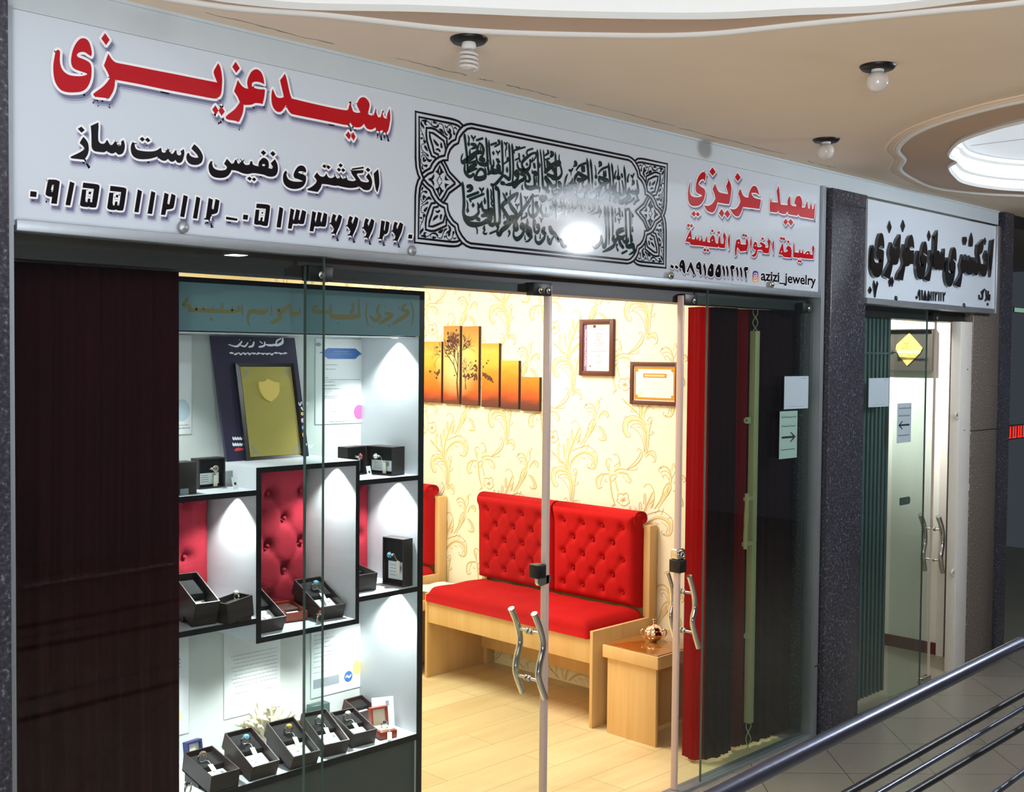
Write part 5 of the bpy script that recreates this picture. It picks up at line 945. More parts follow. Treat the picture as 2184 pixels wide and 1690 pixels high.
e = MB(); e.stroke([(.69, .85, .02), (.72, .84, .02), (.75, .86, .02), (.79, .84, .02)], lambda u, v: Vector((x0+u*W_, yy-.0004, z1-v*H_)), 0); e.build('badge_mark', 'white', c5)
e = MB(); e.flat([[(.91+.085*math.cos(a*.3), .77+.085*math.sin(a*.3)) for a in range(21)]], to3, 0); plab(e.build('seal', mat('seal_gold', (238, 206, 110), .5), c5), 'yellow round seal')
lines(c5, 'print', [(x0+.05*W_, x0+w*W_, z1-v*H_, .0018) for v, w in ((.28, .8), (.32, .3), (.37, .45), (.41, .35), (.46, .4), (.52, .95), (.56, .8), (.61, .4), (.67, .3), (.73, .35))], 'ink', yy-.0003)

# award plaque leaning on the niche top
pl = thing('award_plaque', 'tall dark plum award board with recessed gold plate leaning on the niche top', 'plaque', (2.07, .44, 1.417))
def yp(z): return .432+.072*(z-1.416)/.404
def plq(px_, py_):
    y = .46
    for _ in range(8):
        p = at(px_, py_, 'y', y); y = yp(p.z)
    return p.x, p.z
qq = lambda x, y: plq(360+x*.2564, 680+y*.2564)
def pt3(d): return lambda x, z, dd=0.0: Vector((x, yp(z)-d-dd, z))
bl_, br_ = qq(480, 1190), qq(1185, 1135)
L = [(1.908, 1.417), (2.215, 1.417), (2.205, 1.806), (1.895, 1.806)]
gl_ = [qq(570, 400), qq(990, 400), qq(1076, 1122), qq(655, 1148)]; gl_ = [gl_[3], gl_[2], gl_[1], gl_[0]]
fr_ = [(gl_[0][0]-.02, gl_[0][1]-.012), (gl_[1][0]+.008, gl_[1][1]-.012), (gl_[2][0]+.006, gl_[2][1]+.012), (gl_[3][0]-.022, gl_[3][1]+.012)]
e = MB(); e.prism(L, pt3(0), 0.0, .012); e.build('board', 'plum', pl)
e = MB(); e.flat([[(2.205, 1.417), (2.253, 1.417), (2.205, 1.62)]], lambda x, z: Vector((x, .478+.01, z))); e.prism([(2.200, 1.417), (2.252, 1.417), (2.203, 1.62)], lambda x, z, d: Vector((x, .474+d, z)), 0, .006); plab(e.build('easel_flap', 'plum', pl), 'triangular side flap')
e = MB()
for i in range(4):
    a, c = fr_[i], fr_[(i+1) % 4]; g0, g1 = gl_[i], gl_[(i+1) % 4]
    f_ = pt3(.012)
    e.add([f_(*a, .014), f_(*c, .014), f_(*g1, .004), f_(*g0, .004), f_(*a, 0), f_(*c, 0)], [(0, 1, 2, 3), (4, 5, 1, 0)])
e.build('recess_frame', 'dark', pl)
e = MB(); e.prism(gl_, pt3(.012), 0, .005); plate = plab(e.build('gold_plate', 'brass', pl), 'brushed gold plate')
f_ = pt3(.0174)
e = MB()
for (cx_, cz_), sx, sz in zip(gl_, (1, -1, -1, 1), (1, 1, -1, -1)):
    for k in range(3):
        e.stroke([(cx_+sx*.008, cz_+sz*(.012+.012*k), .0016), (cx_+sx*(.012+.006*k), cz_+sz*.018, .003), (cx_+sx*(.012+.012*k), cz_+sz*.008, .0016)], f_, 0, 3)
plab(e.build('corner_flourish', 'ink', plate), 'etched corner flourishes')
sh_ = smooth_loop([qq(*p) for p in ((795, 500), (840, 522), (885, 525), (888, 600), (870, 650), (820, 690), (770, 665), (728, 600), (715, 525), (760, 520))], 3)
e = MB(); e.prism(sh_, f_, 0, .005); shd = plab(e.build('shield', 'gold', plate), 'raised gold shield')
g_ = pt3(.0228)
e = MB()
for l in ((745, 590, 9, 790, 570, 16, 830, 600, 10), (750, 620, 9, 800, 610, 18, 860, 590, 10), (760, 640, 9, 810, 655, 14, 850, 630, 10), (800, 540, 8, 795, 575, 10)):
    q = [l[i:i+3] for i in range(0, len(l), 3)]; e.stroke([qq(x, y)+(w*.0003,) for x, y, w in q], g_, 0)
plab(e.build('shield_script', 'brass', shd), 'engraved script')
e = MB()
for l in ((930, 160, 10, 925, 200, 26, 880, 222, 20, 850, 215, 14), (915, 165, 10, 880, 185, 16, 870, 215, 16, 820, 222, 20, 790, 215, 10), (780, 195, 12, 775, 225, 18, 735, 235, 16), (740, 190, 8, 760, 205, 10), (690, 195, 14, 680, 225, 20, 650, 235, 14), (640, 200, 10, 615, 230, 16, 580, 222, 10), (590, 190, 12, 560, 225, 20, 530, 230, 14, 480, 215, 8), (570, 175, 8,), (660, 180, 8)):
    q = [l[i:i+3] for i in range(0, len(l), 3)]; e.stroke([qq(x, y)+(w*.00036,) for x, y, w in q], pt3(.0126), 0)
for k in range(13):
    x = 490+k*37; e.stroke([qq(x, 290+random.uniform(-9, 9))+(.0035,), qq(x+16, 300-random.uniform(0, 16))+(.006,), qq(x+30, 288)+(.003,)], pt3(.0126), 0)
for y, n in ((985, 4), (1035, 4)):
    for k in range(n): e.stroke([qq(515+k*20, y)+(.004,), qq(522+k*20, y+16)+(.007,), qq(535+k*20, y+4)+(.004,)], pt3(.0126), 0)
for x, y in ((1060, 700), (1110, 700), (1085, 740), (1100, 1045), (1150, 1052)): e.stroke([qq(x, y)+(.006,), qq(x+14, y+20)+(.004,), qq(x+24, y-4)+(.006,)], pt3(.0126), 0)
plab(e.build('script', 'white', pl), 'white printed script')
for c_, m_ in (((565, 1088), 'led_red'),):
    e = MB(); e.stroke([qq(535, 1092)+(.006,), qq(560, 1085)+(.010,), qq(600, 1084)+(.005,)], pt3(.0126), 0); plab(e.build('red_mark', mat('print_coral', (214, 66, 74), .4), pl), 'small red mark')
for (x, y), rgb, w in (((1092, 790), (226, 200, 120), .012), ((1098, 845), (226, 190, 196), .016), ((1104, 905), (140, 170, 220), .015), ((1106, 965), (226, 178, 84), .016)):
    e = MB(); e.stroke([qq(x, y)+(w,)], pt3(.0127), 0); plab(e.build('logo_dot', mat('dot_%d' % y, rgb, .4), pl), 'small coloured emblem')

# ring boxes, rings, tags ------------------------------------------------
def ring_box(label, tilt, w, l, h, shell='boxbrown', card_m='paper', inner='foam', lid=True):
    r_ = thing('ring_box', label, 'box', (0, 0, 0), 'ring boxes in the display cabinet')
    e = MB(); t = .0035
    e.box(-w/2, w/2, 0, l, 0, .004); e.box(-w/2, -w/2+t, 0, l, 0, h); e.box(w/2-t, w/2, 0, l, 0, h); e.box(-w/2+t, w/2-t, 0, t, 0, h); e.box(-w/2+t, w/2-t, l-t, l, 0, h)
    e.build('box_body', shell, r_)
    e = MB(); e.box(-w/2+t, w/2-t, l*.50, l-t, .004, h*.72, bev=.002); e.box(-w/2+t, w/2-t, t, l*.5, .004, h*.42); e.build('cushion', inner, r_)
    e = MB(); e.box(-w/2+.010, w/2-.010, l*.075, l*.475, h*.42, h*.42+.0012); cd = plab(e.build('card', card_m, r_), 'white printed card')
    e = MB(); zz = h*.42+.0014
    e.stroke([(0, l*.26, w*.13), (0, l*.22, w*.04)], lambda x, y: Vector((x, y, zz)), 0)
    for k in range(4): e.box(-w*.32, -w*.12+.004*(k % 2), l*(.17+.055*k), l*(.17+.055*k)+.002, zz-.0001, zz)
    e.box(w*.2, w*.32, l*.33, l*.40, zz-.0001, zz)
    e.build('card_print', 'ink', cd)
    if lid and tilt > .05:   # the box lid lies underneath and tips the box up
        y1_, y2_ = l*.42, l*.93; e = MB(); c, s = math.cos(tilt), math.sin(tilt)
        f_ = lambda y, z: (y*c+z*s, -y*s+z*c)
        pol = [f_(y1_*c, 0.0005), f_(y2_*c, 0.0005), f_(y2_*c, y2_*s-.0006), f_(y1_*c, y1_*s-.0006)]
        e.prism(pol, lambda y, z, x: Vector((x, y, z)), -w/2+.003, w/2-.003); plab(e.build('lid', shell, r_), 'lid propping up the box')
    return r_
def ring(label, stone, size=1.0, tagged=True, band='silver'):
    r_ = thing('ring', label, 'ring', (0, 0, 0), 'rings on show in the display cabinet')
    e = MB(); k = 20; rad = .0115*size
    e.tube([(rad*math.cos(2*math.pi*i/k), 0, rad+rad*math.sin(2*math.pi*i/k)) for i in range(k)], [.0022*size*(1.0+.7*max(0, math.sin(2*math.pi*i/k))) for i in range(k)], 8, closed=True); e.build('band', band, r_)
    e = MB(); e.lathe([(.0001, 0), (.0085*size, 0), (.0095*size, .003), (.0085*size, .0042)], (0, 0, 2*rad-.001), 16); e.build('bezel', band, r_)
    e = MB(); e.ball((0, 0, 2*rad+.003*size), (.0078*size, .0064*size, .0052*size), 14); plab(e.build('stone', stone, r_), 'polished stone')
    if tagged:
        e = MB(); e.tube(crom([(.004, -.003, .004), (.012, -.012, .010), (.018, -.022, .004)], 5), .0007, 5); e.box(.010, .024, -.062, -.022, .0015, .0027); plab(e.build('price_tag', 'cream', r_), 'cream paper tag on a thread')
    return r_
def stone(name, rgb): return mat(name, rgb, .06, coat=1.0, spec=.8)
ST = dict(blue=stone('stone_sky_blue', (96, 168, 206)), pale=stone('stone_pale', (200, 212, 214)), amber=stone('stone_amber', (206, 150, 40)), turq=stone('stone_turquoise', (40, 150, 196)), red=stone('stone_red', (140, 26, 24)), brown=stone('stone_brown', (110, 78, 50)), dark=stone('stone_dark', (40, 40, 40)), clear=stone('stone_clear', (220, 216, 206)), lap=stone('stone_lapis', (54, 56, 140)))
def place(o, loc, yaw, tilt):
    o.rotation_euler = (tilt, 0, yaw); o.location = loc
def in_box(o, loc, yaw, tilt, off, spin=0.0):
    m_ = Matrix.Rotation(yaw, 4, 'Z') @ Matrix.Rotation(tilt, 4, 'X')
    o.location = Vector(loc)+(m_ @ Vector(off)); o.rotation_euler = (m_ @ Matrix.Rotation(spin, 4, 'Z')).to_euler()
BX = [
 # x, y, z, yaw, tilt, w, l, h, label, stone, ring label, ring x offset
 (1.766, .203, .480, 0, 11, .095, .158, .057, 'dark ring box nearest the maroon curtain on the bottom shelf', 'brown', 'silver ring in the bottom shelf box nearest the maroon curtain', -.012),
 (1.904, .212, .480, -1, 22, .094, .171, .052, 'dark ring box with a pale blue stone ring on the bottom shelf', 'blue', 'ring with shiny pale blue stone on the bottom shelf', -.004),
 (2.045, .205, .480, -3, 24, .096, .170, .050, 'dark ring box in front of the white coral', 'amber', 'ring with round amber stone in front of the white coral', .0),
 (2.175, .222, .480, -7, 22, .090, .166, .050, 'dark ring box behind the overlapping glass edges on the bottom shelf', 'clear', 'ring with clear stone seen behind the overlapping glass edges, bottom shelf', -.004),
 (2.298, .232, .480, -5, 15, .090, .146, .050, 'dark ring box with pale oval stone ring at the right of the bottom row', 'pale', 'ring with pale blue oval stone at the right of the bottom row', -.006),
 (2.450, .412, .480, 1, 18, .080, .090, .048, 'small chocolate box with a blue seal on its card, back right of the bottom shelf', None, None, 0),
 (1.714, .225, .969, -6, 21, .074, .169, .076, 'tall dark ring box against the maroon curtain on the left middle shelf', None, None, 0),
 (1.762, .217, .969, -80, 6, .070, .098, .062, 'small dark box with a silver ring at the right end of the left middle shelf', 'clear', 'silver ring lying on the small box of the left middle shelf', 0),
 (1.944, .240, .909, 0, 25, .096, .163, .050, 'dark ring box half hidden by the left edge of the tufted niche', None, None, 0),
 (2.085, .300, .909, -9, 8, .072, .112, .030, 'low chestnut box with a tilted card in the middle of the tufted niche', None, None, 0),
 (2.180, .255, .909, -4, 23, .098, .168, .050, 'dark ring box with a clear blue stone ring in the tufted niche', 'blue', 'ring with clear blue stone in the tufted niche', 0),
 (2.316, .256, .978, -2, 8, .100, .148, .058, 'dark ring box at the left end of the right middle shelf', None, None, 0)]
for x, y, z, yaw, tl, w, l, h, lb, st, rl, rx in BX:
    sh = 'boxchoc' if 'chocolate' in lb else 'mahogany' if 'chestnut' in lb else 'boxbrown'
    o = ring_box(lb, R(tl), w, l, h, sh, inner='foam' if sh != 'mahogany' else 'boxchoc'); place(o, (x, y, z+.0006), R(yaw), R(tl))
    if st: in_box(ring(rl, ST[st], 1.15), (x, y, z+.0006), R(yaw), R(tl), (rx, l*.70, h*.72-.001), R(-12))
    if 'blue seal' in lb:
        e = MB(); e.stroke([(-.006, l*.28, .028)], lambda a, c: Vector((a, c, h*.42+.0018)), 0); plab(e.build('seal', ST['lap'], o), 'blue seal')
in_box(ring('ring with red stone resting at the front of the tufted niche', ST['red'], 1.3, False), (2.125, .232, .909), 0, 0, (0, 0, 0), R(20))
in_box(ring('dark stoned ring on a white pad at the bottom left corner by the curtain', ST['dark'], 1.25, False), (1.655, .212, .497), 0, 0, (0, 0, 0), R(25))
pd = thing('ring_pad', 'small white ring pad at the bottom left corner by the curtain', 'pad', (1.655, .225, .4805)); e = MB(); e.box(1.622, 1.688, .202, .25, .4805, .496, bev=.003); e.build('pad', 'paper', pd)
def upright(label, x, y, z, yaw, w, d, h, st=None, rl=None, shell='boxbrown', lab='paper'):
    """box stood on its end: opening, card and ring face -y"""
    r_ = thing('ring_box', label, 'box', (0, 0, 0), 'ring boxes in the display cabinet'); t = .004
    e = MB(); e.box(-w/2, w/2, d-t, d, 0, h); e.box(-w/2, -w/2+t, 0, d-t, 0, h); e.box(w/2-t, w/2, 0, d-t, 0, h); e.box(-w/2+t, w/2-t, 0, d-t, 0, t); e.box(-w/2+t, w/2-t, 0, d-t, h-t, h)
    e.build('box_body', shell, r_)
    e = MB(); e.box(-w/2+t, w/2-t, .012, d-t, h*.5, h-t); e.box(-w/2+t, w/2-t, .018, d-t, t, h*.5); e.build('cushion', 'foam', r_)
    e = MB(); e.box(-w/2+.012, w/2-.012, .0165, .0178, h*.12, h*.5); cd = plab(e.build('card', lab, r_), 'white printed card')
    e = MB()
    for k in range(4): e.box(-w*.3, -w*.02, .0160, .0162, h*(.2+.07*k), h*(.2+.07*k)+.002)
    e.stroke([(w*.2, h*.38, w*.15), (w*.2, h*.30, w*.05)], lambda a, c: Vector((a, .0160, c)), 0); e.build('card_print', 'ink', cd)
    r_.location = (x, y, z); r_.rotation_euler = (0, 0, yaw)
    if st:
        g = ring(rl, ST[st], 1.1); m_ = Matrix.Rotation(yaw, 4, 'Z')
        g.location = Vector((x, y, z))+(m_ @ Vector((0, .010, h*.66))); g.rotation_euler = (m_ @ Matrix.Rotation(R(90), 4, 'X')).to_euler()
    return r_
upright('upright dark ring box with turquoise ring on the right middle shelf', 2.448, .268, .9785, R(-83), .096, .045, .160, 'turq', 'turquoise ring in the upright box of the right middle shelf')
upright('upright dark box with brown stone ring on the left upper shelf', 1.800, .325, 1.3505, R(5), .094, .040, .090, 'brown', 'brown stone ring in the upright box on the left upper shelf')
upright('upright dark box with red stone ring behind the plaque, right upper shelf', 2.338, .325, 1.3525, R(11), .096, .040, .096, 'red', 'red stone ring in the rear box of the right upper shelf')
upright('upright dark box turned sideways at the front right of the right upper shelf', 2.412, .300, 1.3525, R(-80), .118, .062, .094, 'clear', 'silver ring in the sideways box on the right upper shelf')
bxh = thing('ring_box', 'closed dark box with a grey label against the maroon curtain, left upper shelf', 'box', (1.62, .25, 1.3505), 'ring boxes in the display cabinet')
p0 = at(420, 985, 'y', .235); e = MB(); e.box(1.56, p0.x, .235, .295, 1.3505, p0.z, bev=.002); e.build('box_body', 'boxbrown', bxh)
e = MB(); q0 = at(384, 1057, 'y', .234); q1 = at(402, 1042, 'y', .234); e.box(q0.x, q1.x, .2335, .2348, q0.z, q1.z); plab(e.build('label', 'ink', bxh), 'small grey label')
for lb, x, y, z, ya in (('tiny white price card before the brown stone ring box', 1.842, .262, 1.3505, 10), ('tiny white price card before the red stone ring box', 2.345, .262, 1.3525, 10), ('tiny white price card against the small chocolate box', 2.478, .372, .4805, 5)):
    t_ = thing('price_card', lb, 'price card', (x, y, z), 'tiny price cards in the cabinet'); e = MB(); c, s = math.cos(R(12)), math.sin(R(12))
    e.box(-.010, .010, 0, .0012, 0, .036, M4=Matrix.Translation((x, y, z)) @ Matrix.Rotation(R(ya), 4, 'Z') @ Matrix.Rotation(R(-14), 4, 'X')); e.box(-.004, .004, -.0004, 0, .012, .020, 1, M4=Matrix.Translation((x, y, z)) @ Matrix.Rotation(R(ya), 4, 'Z') @ Matrix.Rotation(R(-14), 4, 'X')); e.build('card', ['paper', 'ink_dark'], t_)
# open mahogany ring case with its card, navy case, coral
mc = thing('ring_case', 'open mahogany ring case with cream lining, right end of the bottom shelf', 'ring case', (2.415, .26, .4805))
def case(r_, x, y, z, yaw, w, m_, low=True):
    T = Matrix.Translation((x, y, z)) @ Matrix.Rotation(yaw, 4, 'Z')
    e = MB(); e.box(-w/2, w/2, 0, w, 0, .026, bev=.002, M4=T); e.build('base', m_, r_)
    e = MB(); e.box(-w/2+.006, w/2-.006, .006, w-.006, .0262, .030, M4=T); e.build('lining', 'cream', r_)
    e = MB(); t = .006; L_ = T @ Matrix.Translation((0, w, .026)) @ Matrix.Rotation(R(-8), 4, 'X')
    e.box(-w/2, w/2, .018, .024, 0, w, M4=L_); e.box(-w/2, -w/2+t, 0, .018, 0, w, M4=L_); e.box(w/2-t, w/2, 0, .018, 0, w, M4=L_); e.box(-w/2+t, w/2-t, 0, .018, w-t, w, M4=L_); ld = plab(e.build('lid', m_, r_), 'raised lid')
    e = MB(); e.box(-w/2+t, w/2-t, .012, .0178, .001, w-t-.0005, M4=L_); e.build('lid_lining', 'cream', ld)
case(mc, 2.400, .225, .4805, R(-12), .062, 'mahogany')
g = ring('gold toned ring with dark stone in the mahogany case', ST['dark'], 1.0); g.location = (2.402, .250, .508); g.rotation_euler = (R(20), 0, R(-40))
cc = thing('certificate_card', 'small white stone card leaning behind the mahogany case', 'card', (2.46, .33, .4805)); e = MB(); T = Matrix.Translation((2.452, .315, .4808)) @ Matrix.Rotation(R(-25), 4, 'Z') @ Matrix.Rotation(R(-14), 4, 'X')
e.box(-.038, .038, 0, .0012, 0, .105, M4=T); e.build('card', 'paper', cc)
e = MB(); e.stroke([(-.006, .058, .020), (-.006, .046, .008)], lambda a, c: T @ Vector((a, -.0004, c)), 0); e.flat([[(.010, .075), (.022, .075), (.022, .092), (.010, .092)]], lambda a, c: T @ Vector((a, -.0004, c)), 0); plab(e.build('print', 'ink', cc), 'grey print')
nc = thing('ring_case', 'open navy ring case with cream lining behind the leftmost bottom box', 'ring case', (1.785, .40, .4805)); case(nc, 1.815, .375, .4805, R(8), .055, 'navy')
co = thing('coral', 'branching ivory white coral standing behind the ring boxes', 'coral', (2.085, .445, .4805)); e = MB()
rnd = random.Random(3)
cb = at(572, 1592, 'y', .44)
e.ball((cb.x, .44, .515), (.052, .030, .036), 12)
for k in range(120):
    a = rnd.uniform(-1.45, 1.45); el = rnd.uniform(-.9, .7); Lb = rnd.uniform(.045, .098)*(1-.12*abs(a)/1.4)
    d = Vector((math.sin(a), el*.5-.12, max(.10, math.cos(a)))).normalized()
    st_ = Vector((cb.x+math.sin(a)*.028, .44+el*.014, .518+.012*math.cos(a))); p = [st_+d*Lb*t+Vector((rnd.uniform(-.005, .005), rnd.uniform(-.004, .004), rnd.uniform(-.004, .004))) for t in (0, .35, .7, 1)]
    for v in p: v.y = min(v.y, .496)
    w = rnd.uniform(.0062, .0088)
    e.tube(crom([tuple(v) for v in p], 3), [w*1.1]*4+[w]*3+[w*.95]*2+[w*.9], 7); e.ball(p[-1], w*.98, 7)
    if k % 2 == 0:
        m_ = p[2]; d2 = (d+Vector((rnd.uniform(-.8, .8), rnd.uniform(-.3, .2), .1))).normalized(); q = m_+d2*.020; q.y = min(q.y, .496); e.tube([m_, q], [w*.9, w*.8], 6); e.ball(q, w*.85, 6)
e.build('branches', 'coral', co)
dk = thing('card_holder', 'small dark green card holder behind the overlapping glass edges', 'holder', (2.17, .485, .60)); 
p0 = at(666, 1513, 'y', .47); p1 = at(704, 1502, 'y', .47); e = MB(); e.box(p0.x, p1.x, .470, .505, .4805, p0.z+.008, bev=.002); e.build('block', 'glass_edge_dark', dk)
# ------------------------------------------------------------------ seating, pictures and curtains inside the shop
bn = thing('bench', 'nearer light oak bench with red velvet cushions along the papered wall', 'bench', (4.33, 1.38, 0), 'oak benches along the papered wall')
XF, XBK, Y0, Y1 = 4.087, 4.515, .782, 1.979
for y in (Y0, Y1-.018):
    e = MB(); e.box(XF, XBK, y, y+.018, 0, .461, bev=.0012); e.build('end_panel', 'oak', bn)
    e = MB(); e.box(XBK-.001, 4.573, y, y+.04 if y == Y0 else y+.018, 0, .918, bev=.0015) if y == Y0 else e.box(XBK-.001, 4.573, y-.022, y+.018, 0, .918, bev=.0015); e.build('back_post', 'oak', bn)
e = MB(); e.box(XF+.004, XF+.022, Y0+.018, Y1-.018, .305, .421, bev=.001); e.build('front_rail', 'oak', bn)
e = MB(); e.box(XF+.022, XBK, Y0+.018, Y1-.018, .402, .420); e.build('seat_board', 'oak', bn)
e = MB(); e.box(4.497, 4.513, Y0+.018, Y1-.018, .10, .402); e.build('rear_apron', 'oak', bn)
e = MB(); e.box(4.545, 4.563, Y0+.04, Y1-.04, .30, .90); e.build('back_board', 'oak', bn)
# seat cushion: domed, rounded front
def dome(x0, x1, y0, y1, z0, z1, rise, nx=26, ny=40, r=.03):
    vs = []; fs = []
    for i in range(nx+1):
        for j in range(ny+1):
            u = i/nx; v = j/ny; x = x0+(x1-x0)*u; y = y0+(y1-y0)*v
            ed = min(u*(x1-x0), (1-u)*(x1-x0), v*(y1-y0), (1-v)*(y1-y0)); k = max(0, r-ed)/r
            z = z1-(r*.9)*(1-math.sqrt(max(0, 1-k*k)))+rise*(1-math.exp(-ed/.07))
            z += .002*math.sin(x*31+y*9)+.0015*math.sin(y*37)
            vs.append(Vector((x, y, z)))
    n1 = ny+1
    for i in range(nx):
        for j in range(ny): fs.append((i*n1+j, (i+1)*n1+j, (i+1)*n1+j+1, i*n1+j+1))
    rim = [i*n1 for i in range(nx+1)]+[nx*n1+j for j in range(1, n1)]+[i*n1+ny for i in range(nx-1, -1, -1)]+[j for j in range(ny-1, 0, -1)]
    k = len(vs)
    for q in rim: vs.append(Vector((vs[q].x, vs[q].y, z0)))
    m_ = len(rim)
    for i in range(m_): fs.append((rim[i], k+i, k+(i+1) % m_, rim[(i+1) % m_]))
    fs.append(tuple(range(k, k+m_)))
    return vs, fs
e = MB(); e.add(*dome(4.078, 4.512, Y0+.026, Y1-.016, .421, .488, .026), 0, True); e.build('seat_cushion', 'velvet', bn)
# back cushions: tufted face towards -x, rolled top
tufted.step = .135
for ya, yb, k in ((Y0+.045, 1.385, 0), (1.389, 1.962, 1)):
    pts = []
    for r_ in range(5):
        z = .90-.082*r_; n = 4 if r_ % 2 == 0 else 3
        for c in range(n): pts.append((ya+(yb-ya)*((c+.6+(0 if r_ % 2 == 0 else .5))/4.2), z))
    e = MB(); tufted(e, ya, yb, .505, .972, 0.0, .055, pts, lambda a, y, z: Vector((4.462+y-.020*max(0, (z-.86)/.11)**2+.012*(.972-z), a, z)), sag=.024, nx=54, nz=46, seam=.0075, pit=.020, sig=.026)
    rl = [(4.478, .905), (4.452, .93), (4.452, .962), (4.475, .984), (4.515, .986), (4.545, .972), (4.555, .945), (4.54, .925), (4.52, .92)]
    rl = smooth_loop(rl, 3, 90)
    e.prism(rl, lambda x, z, d: Vector((x, ya+d, z)), .004, yb-ya-.004)
    for f in range(len(e.s)): e.s[f] = True
    o = e.build('back_cushion', 'velvet', bn)
    for p in o.data.polygons:
        if len(p.vertices) > 8: p.use_smooth = False
b2 = dup(bn, (4.33, 1.38+1.563, 0), label='farther light oak bench mostly hidden behind the display cabinet')
tb = thing('side_table', 'light oak side table with amber glass top beside the nearer bench', 'table', (4.31, .55, 0), 'oak side tables beside the benches')
e = MB(); e.box(4.080, 4.53, .394, .716, .356, .4135, bev=.0015); e.build('tabletop', 'oak_y', tb)
e = MB(); e.box(4.088, 4.522, .402, .708, .4135, .4175, bev=.001); plab(e.build('glass_top', 'glassbrown', tb), 'amber brown glass top')
e = MB(); e.box(4.095, 4.112, .414, .697, 0, .356, bev=.001); e.build('front_panel', 'oak', tb)
e = MB(); e.box(4.50, 4.517, .414, .697, 0, .356, bev=.001); e.build('rear_panel', 'oak', tb)
e = MB(); e.box(4.112, 4.50, .545, .56, .02, .356); e.build('stretcher_panel', 'oak', tb)
t2 = dup(tb, (4.31, .55+1.618, 0), label='light oak side table between the two benches, under a white paper')
pp = thing('paper_sheet', 'white folded paper lying on the table between the benches', 'paper', (4.40, 2.16, .418)); e = MB()
vs = []; 
for i in range(6):
    for j in range(6): vs.append((4.22+.28*i/5, 2.02+.27*j/5, .4185+.006*abs(math.sin(i*1.7+j*.9))+.004))
e.add(vs, [(i*6+j, (i+1)*6+j, (i+1)*6+j+1, i*6+j+1) for i in range(5) for j in range(5)]); e.box(4.23, 4.49, 2.03, 2.28, .4177, .4220); e.build('sheet', 'paper', pp)
# lidded sugar bowl
bp = at(1394, 1369, 'z', .4178)
sb = thing('sugar_bowl', 'shiny rose gold lidded bowl on the side table', 'bowl', (bp.x, bp.y, .4178)); e = MB(); n = 32
prof = [(.0001, 0), (.020, 0), (.018, .005), (.030, .012), (.043, .028), (.046, .042), (.040, .054), (.034, .058)]
vs = []; fs = []
for r_, z in prof:
    for j in range(n):
        a = 2*math.pi*j/n; rr_ = r_*(1+.07*math.cos(8*a)*(1 if z > .008 else 0)); vs.append((bp.x+rr_*math.cos(a), bp.y+rr_*math.sin(a), .4178+z))
for i in range(len(prof)-1):
    for j in range(n): fs.append((i*n+j, i*n+(j+1) % n, (i+1)*n+(j+1) % n, (i+1)*n+j))
e.add(vs, fs, 0, True); e.build('bowl_body', 'rose', sb)
e = MB(); vs = []; fs = []; prof = [(.037, .058), (.036, .062), (.026, .074), (.012, .081), (.006, .083)]
for r_, z in prof:
    for j in range(n):
        a = 2*math.pi*j/n; rr_ = r_*(1+.05*math.cos(8*a)); vs.append((bp.x+rr_*math.cos(a), bp.y+rr_*math.sin(a), .4178+z))
for i in range(len(prof)-1):
    for j in range(n): fs.append((i*n+j, i*n+(j+1) % n, (i+1)*n+(j+1) % n, (i+1)*n+j))
e.add(vs, fs, 0, True); ld = e.build('lid', 'rose', sb)
e = MB(); e.tube(crom([(bp.x, bp.y, .4998), (bp.x, bp.y, .510), (bp.x+.004, bp.y-.004, .518), (bp.x-.005, bp.y+.004, .522)], 4), [.004]*8+[.0055]*4+[.003], 8); e.build('finial', 'rose', ld)
for s_ in (1, -1):
    e = MB(); d = Vector((.70, -.71, 0))*s_; c = Vector((bp.x, bp.y, .4178))
    e.tube(crom([tuple(c+d*.043+Vector((0, 0, .020))), tuple(c+d*.056+Vector((0, 0, .030))), tuple(c+d*.060+Vector((0, 0, .048))), tuple(c+d*.050+Vector((0, 0, .058))), tuple(c+d*.040+Vector((0, 0, .050)))], 5), .0035, 8); e.build('handle', 'rose', sb)
# framed pictures on the papered wall (wall plane x = 4.58)
WX = 4.579
def wpx(x, y): p = at(x, y, 'x', WX-.012); return p.y, p.z
def frame(label, yl, yr, z0, z1, bw, t=.018):
    """yl is the edge the photo shows on the left"""
    r_ = thing('picture_frame', label, 'frame', (WX, (yl+yr)/2, z0), 'framed certificates on the papered wall')
    e = MB(); e.box(WX-t, WX, yl-bw, yl, z0, z1, bev=.002); e.box(WX-t, WX, yr, yr+bw, z0, z1, bev=.002); e.box(WX-t, WX, yr+bw-.001, yl-bw+.001, z0, z0+bw, bev=.002); e.box(WX-t, WX, yr+bw-.001, yl-bw+.001, z1-bw, z1, bev=.002)
    e.build('moulding', 'frame_brown', r_)
    e = MB(); e.box(WX-.010, WX-.004, yr+bw-.002, yl-bw+.002, z0+bw-.002, z1-bw+.002); s = plab(e.build('sheet', 'paper', r_), 'white certificate sheet')
    u0, u1, v0, v1 = yl-bw, yr+bw, z1-bw, z0+bw
    return r_, s, (lambda u, v, d=.0004: Vector((WX-.010-d, u0+(u1-u0)*u, v0+(v1-v0)*v)))
(yl, zt_), (yr, zb_) = wpx(1237, 682), wpx(1308, 803)
f1, s1, t3 = frame('tall brown framed certificate with purple side band, upper one', yl, yr, zb_, zt_, .026)
e = MB(); e.flat([[(0, 0), (.13, 0), (.13, 1), (0, 1)]], t3); sb_ = plab(e.build('side_band', mat('band_purple', (150, 112, 146), .6), f1), 'purple band')
e = MB()   # Latin words running up the band
vs, fs = latin('Oxford Cert Universal Academy', 0, 1, 0, 0, .01)
mz = max(v.z for v in vs)
e.add([t3(.085-.075*(v.z/mz)*.9+.02, .90-.80*v.x, .0009) for v in vs], fs); plab(e.build('band_text', 'white', f1), 'white lettering up the band')
e = MB()
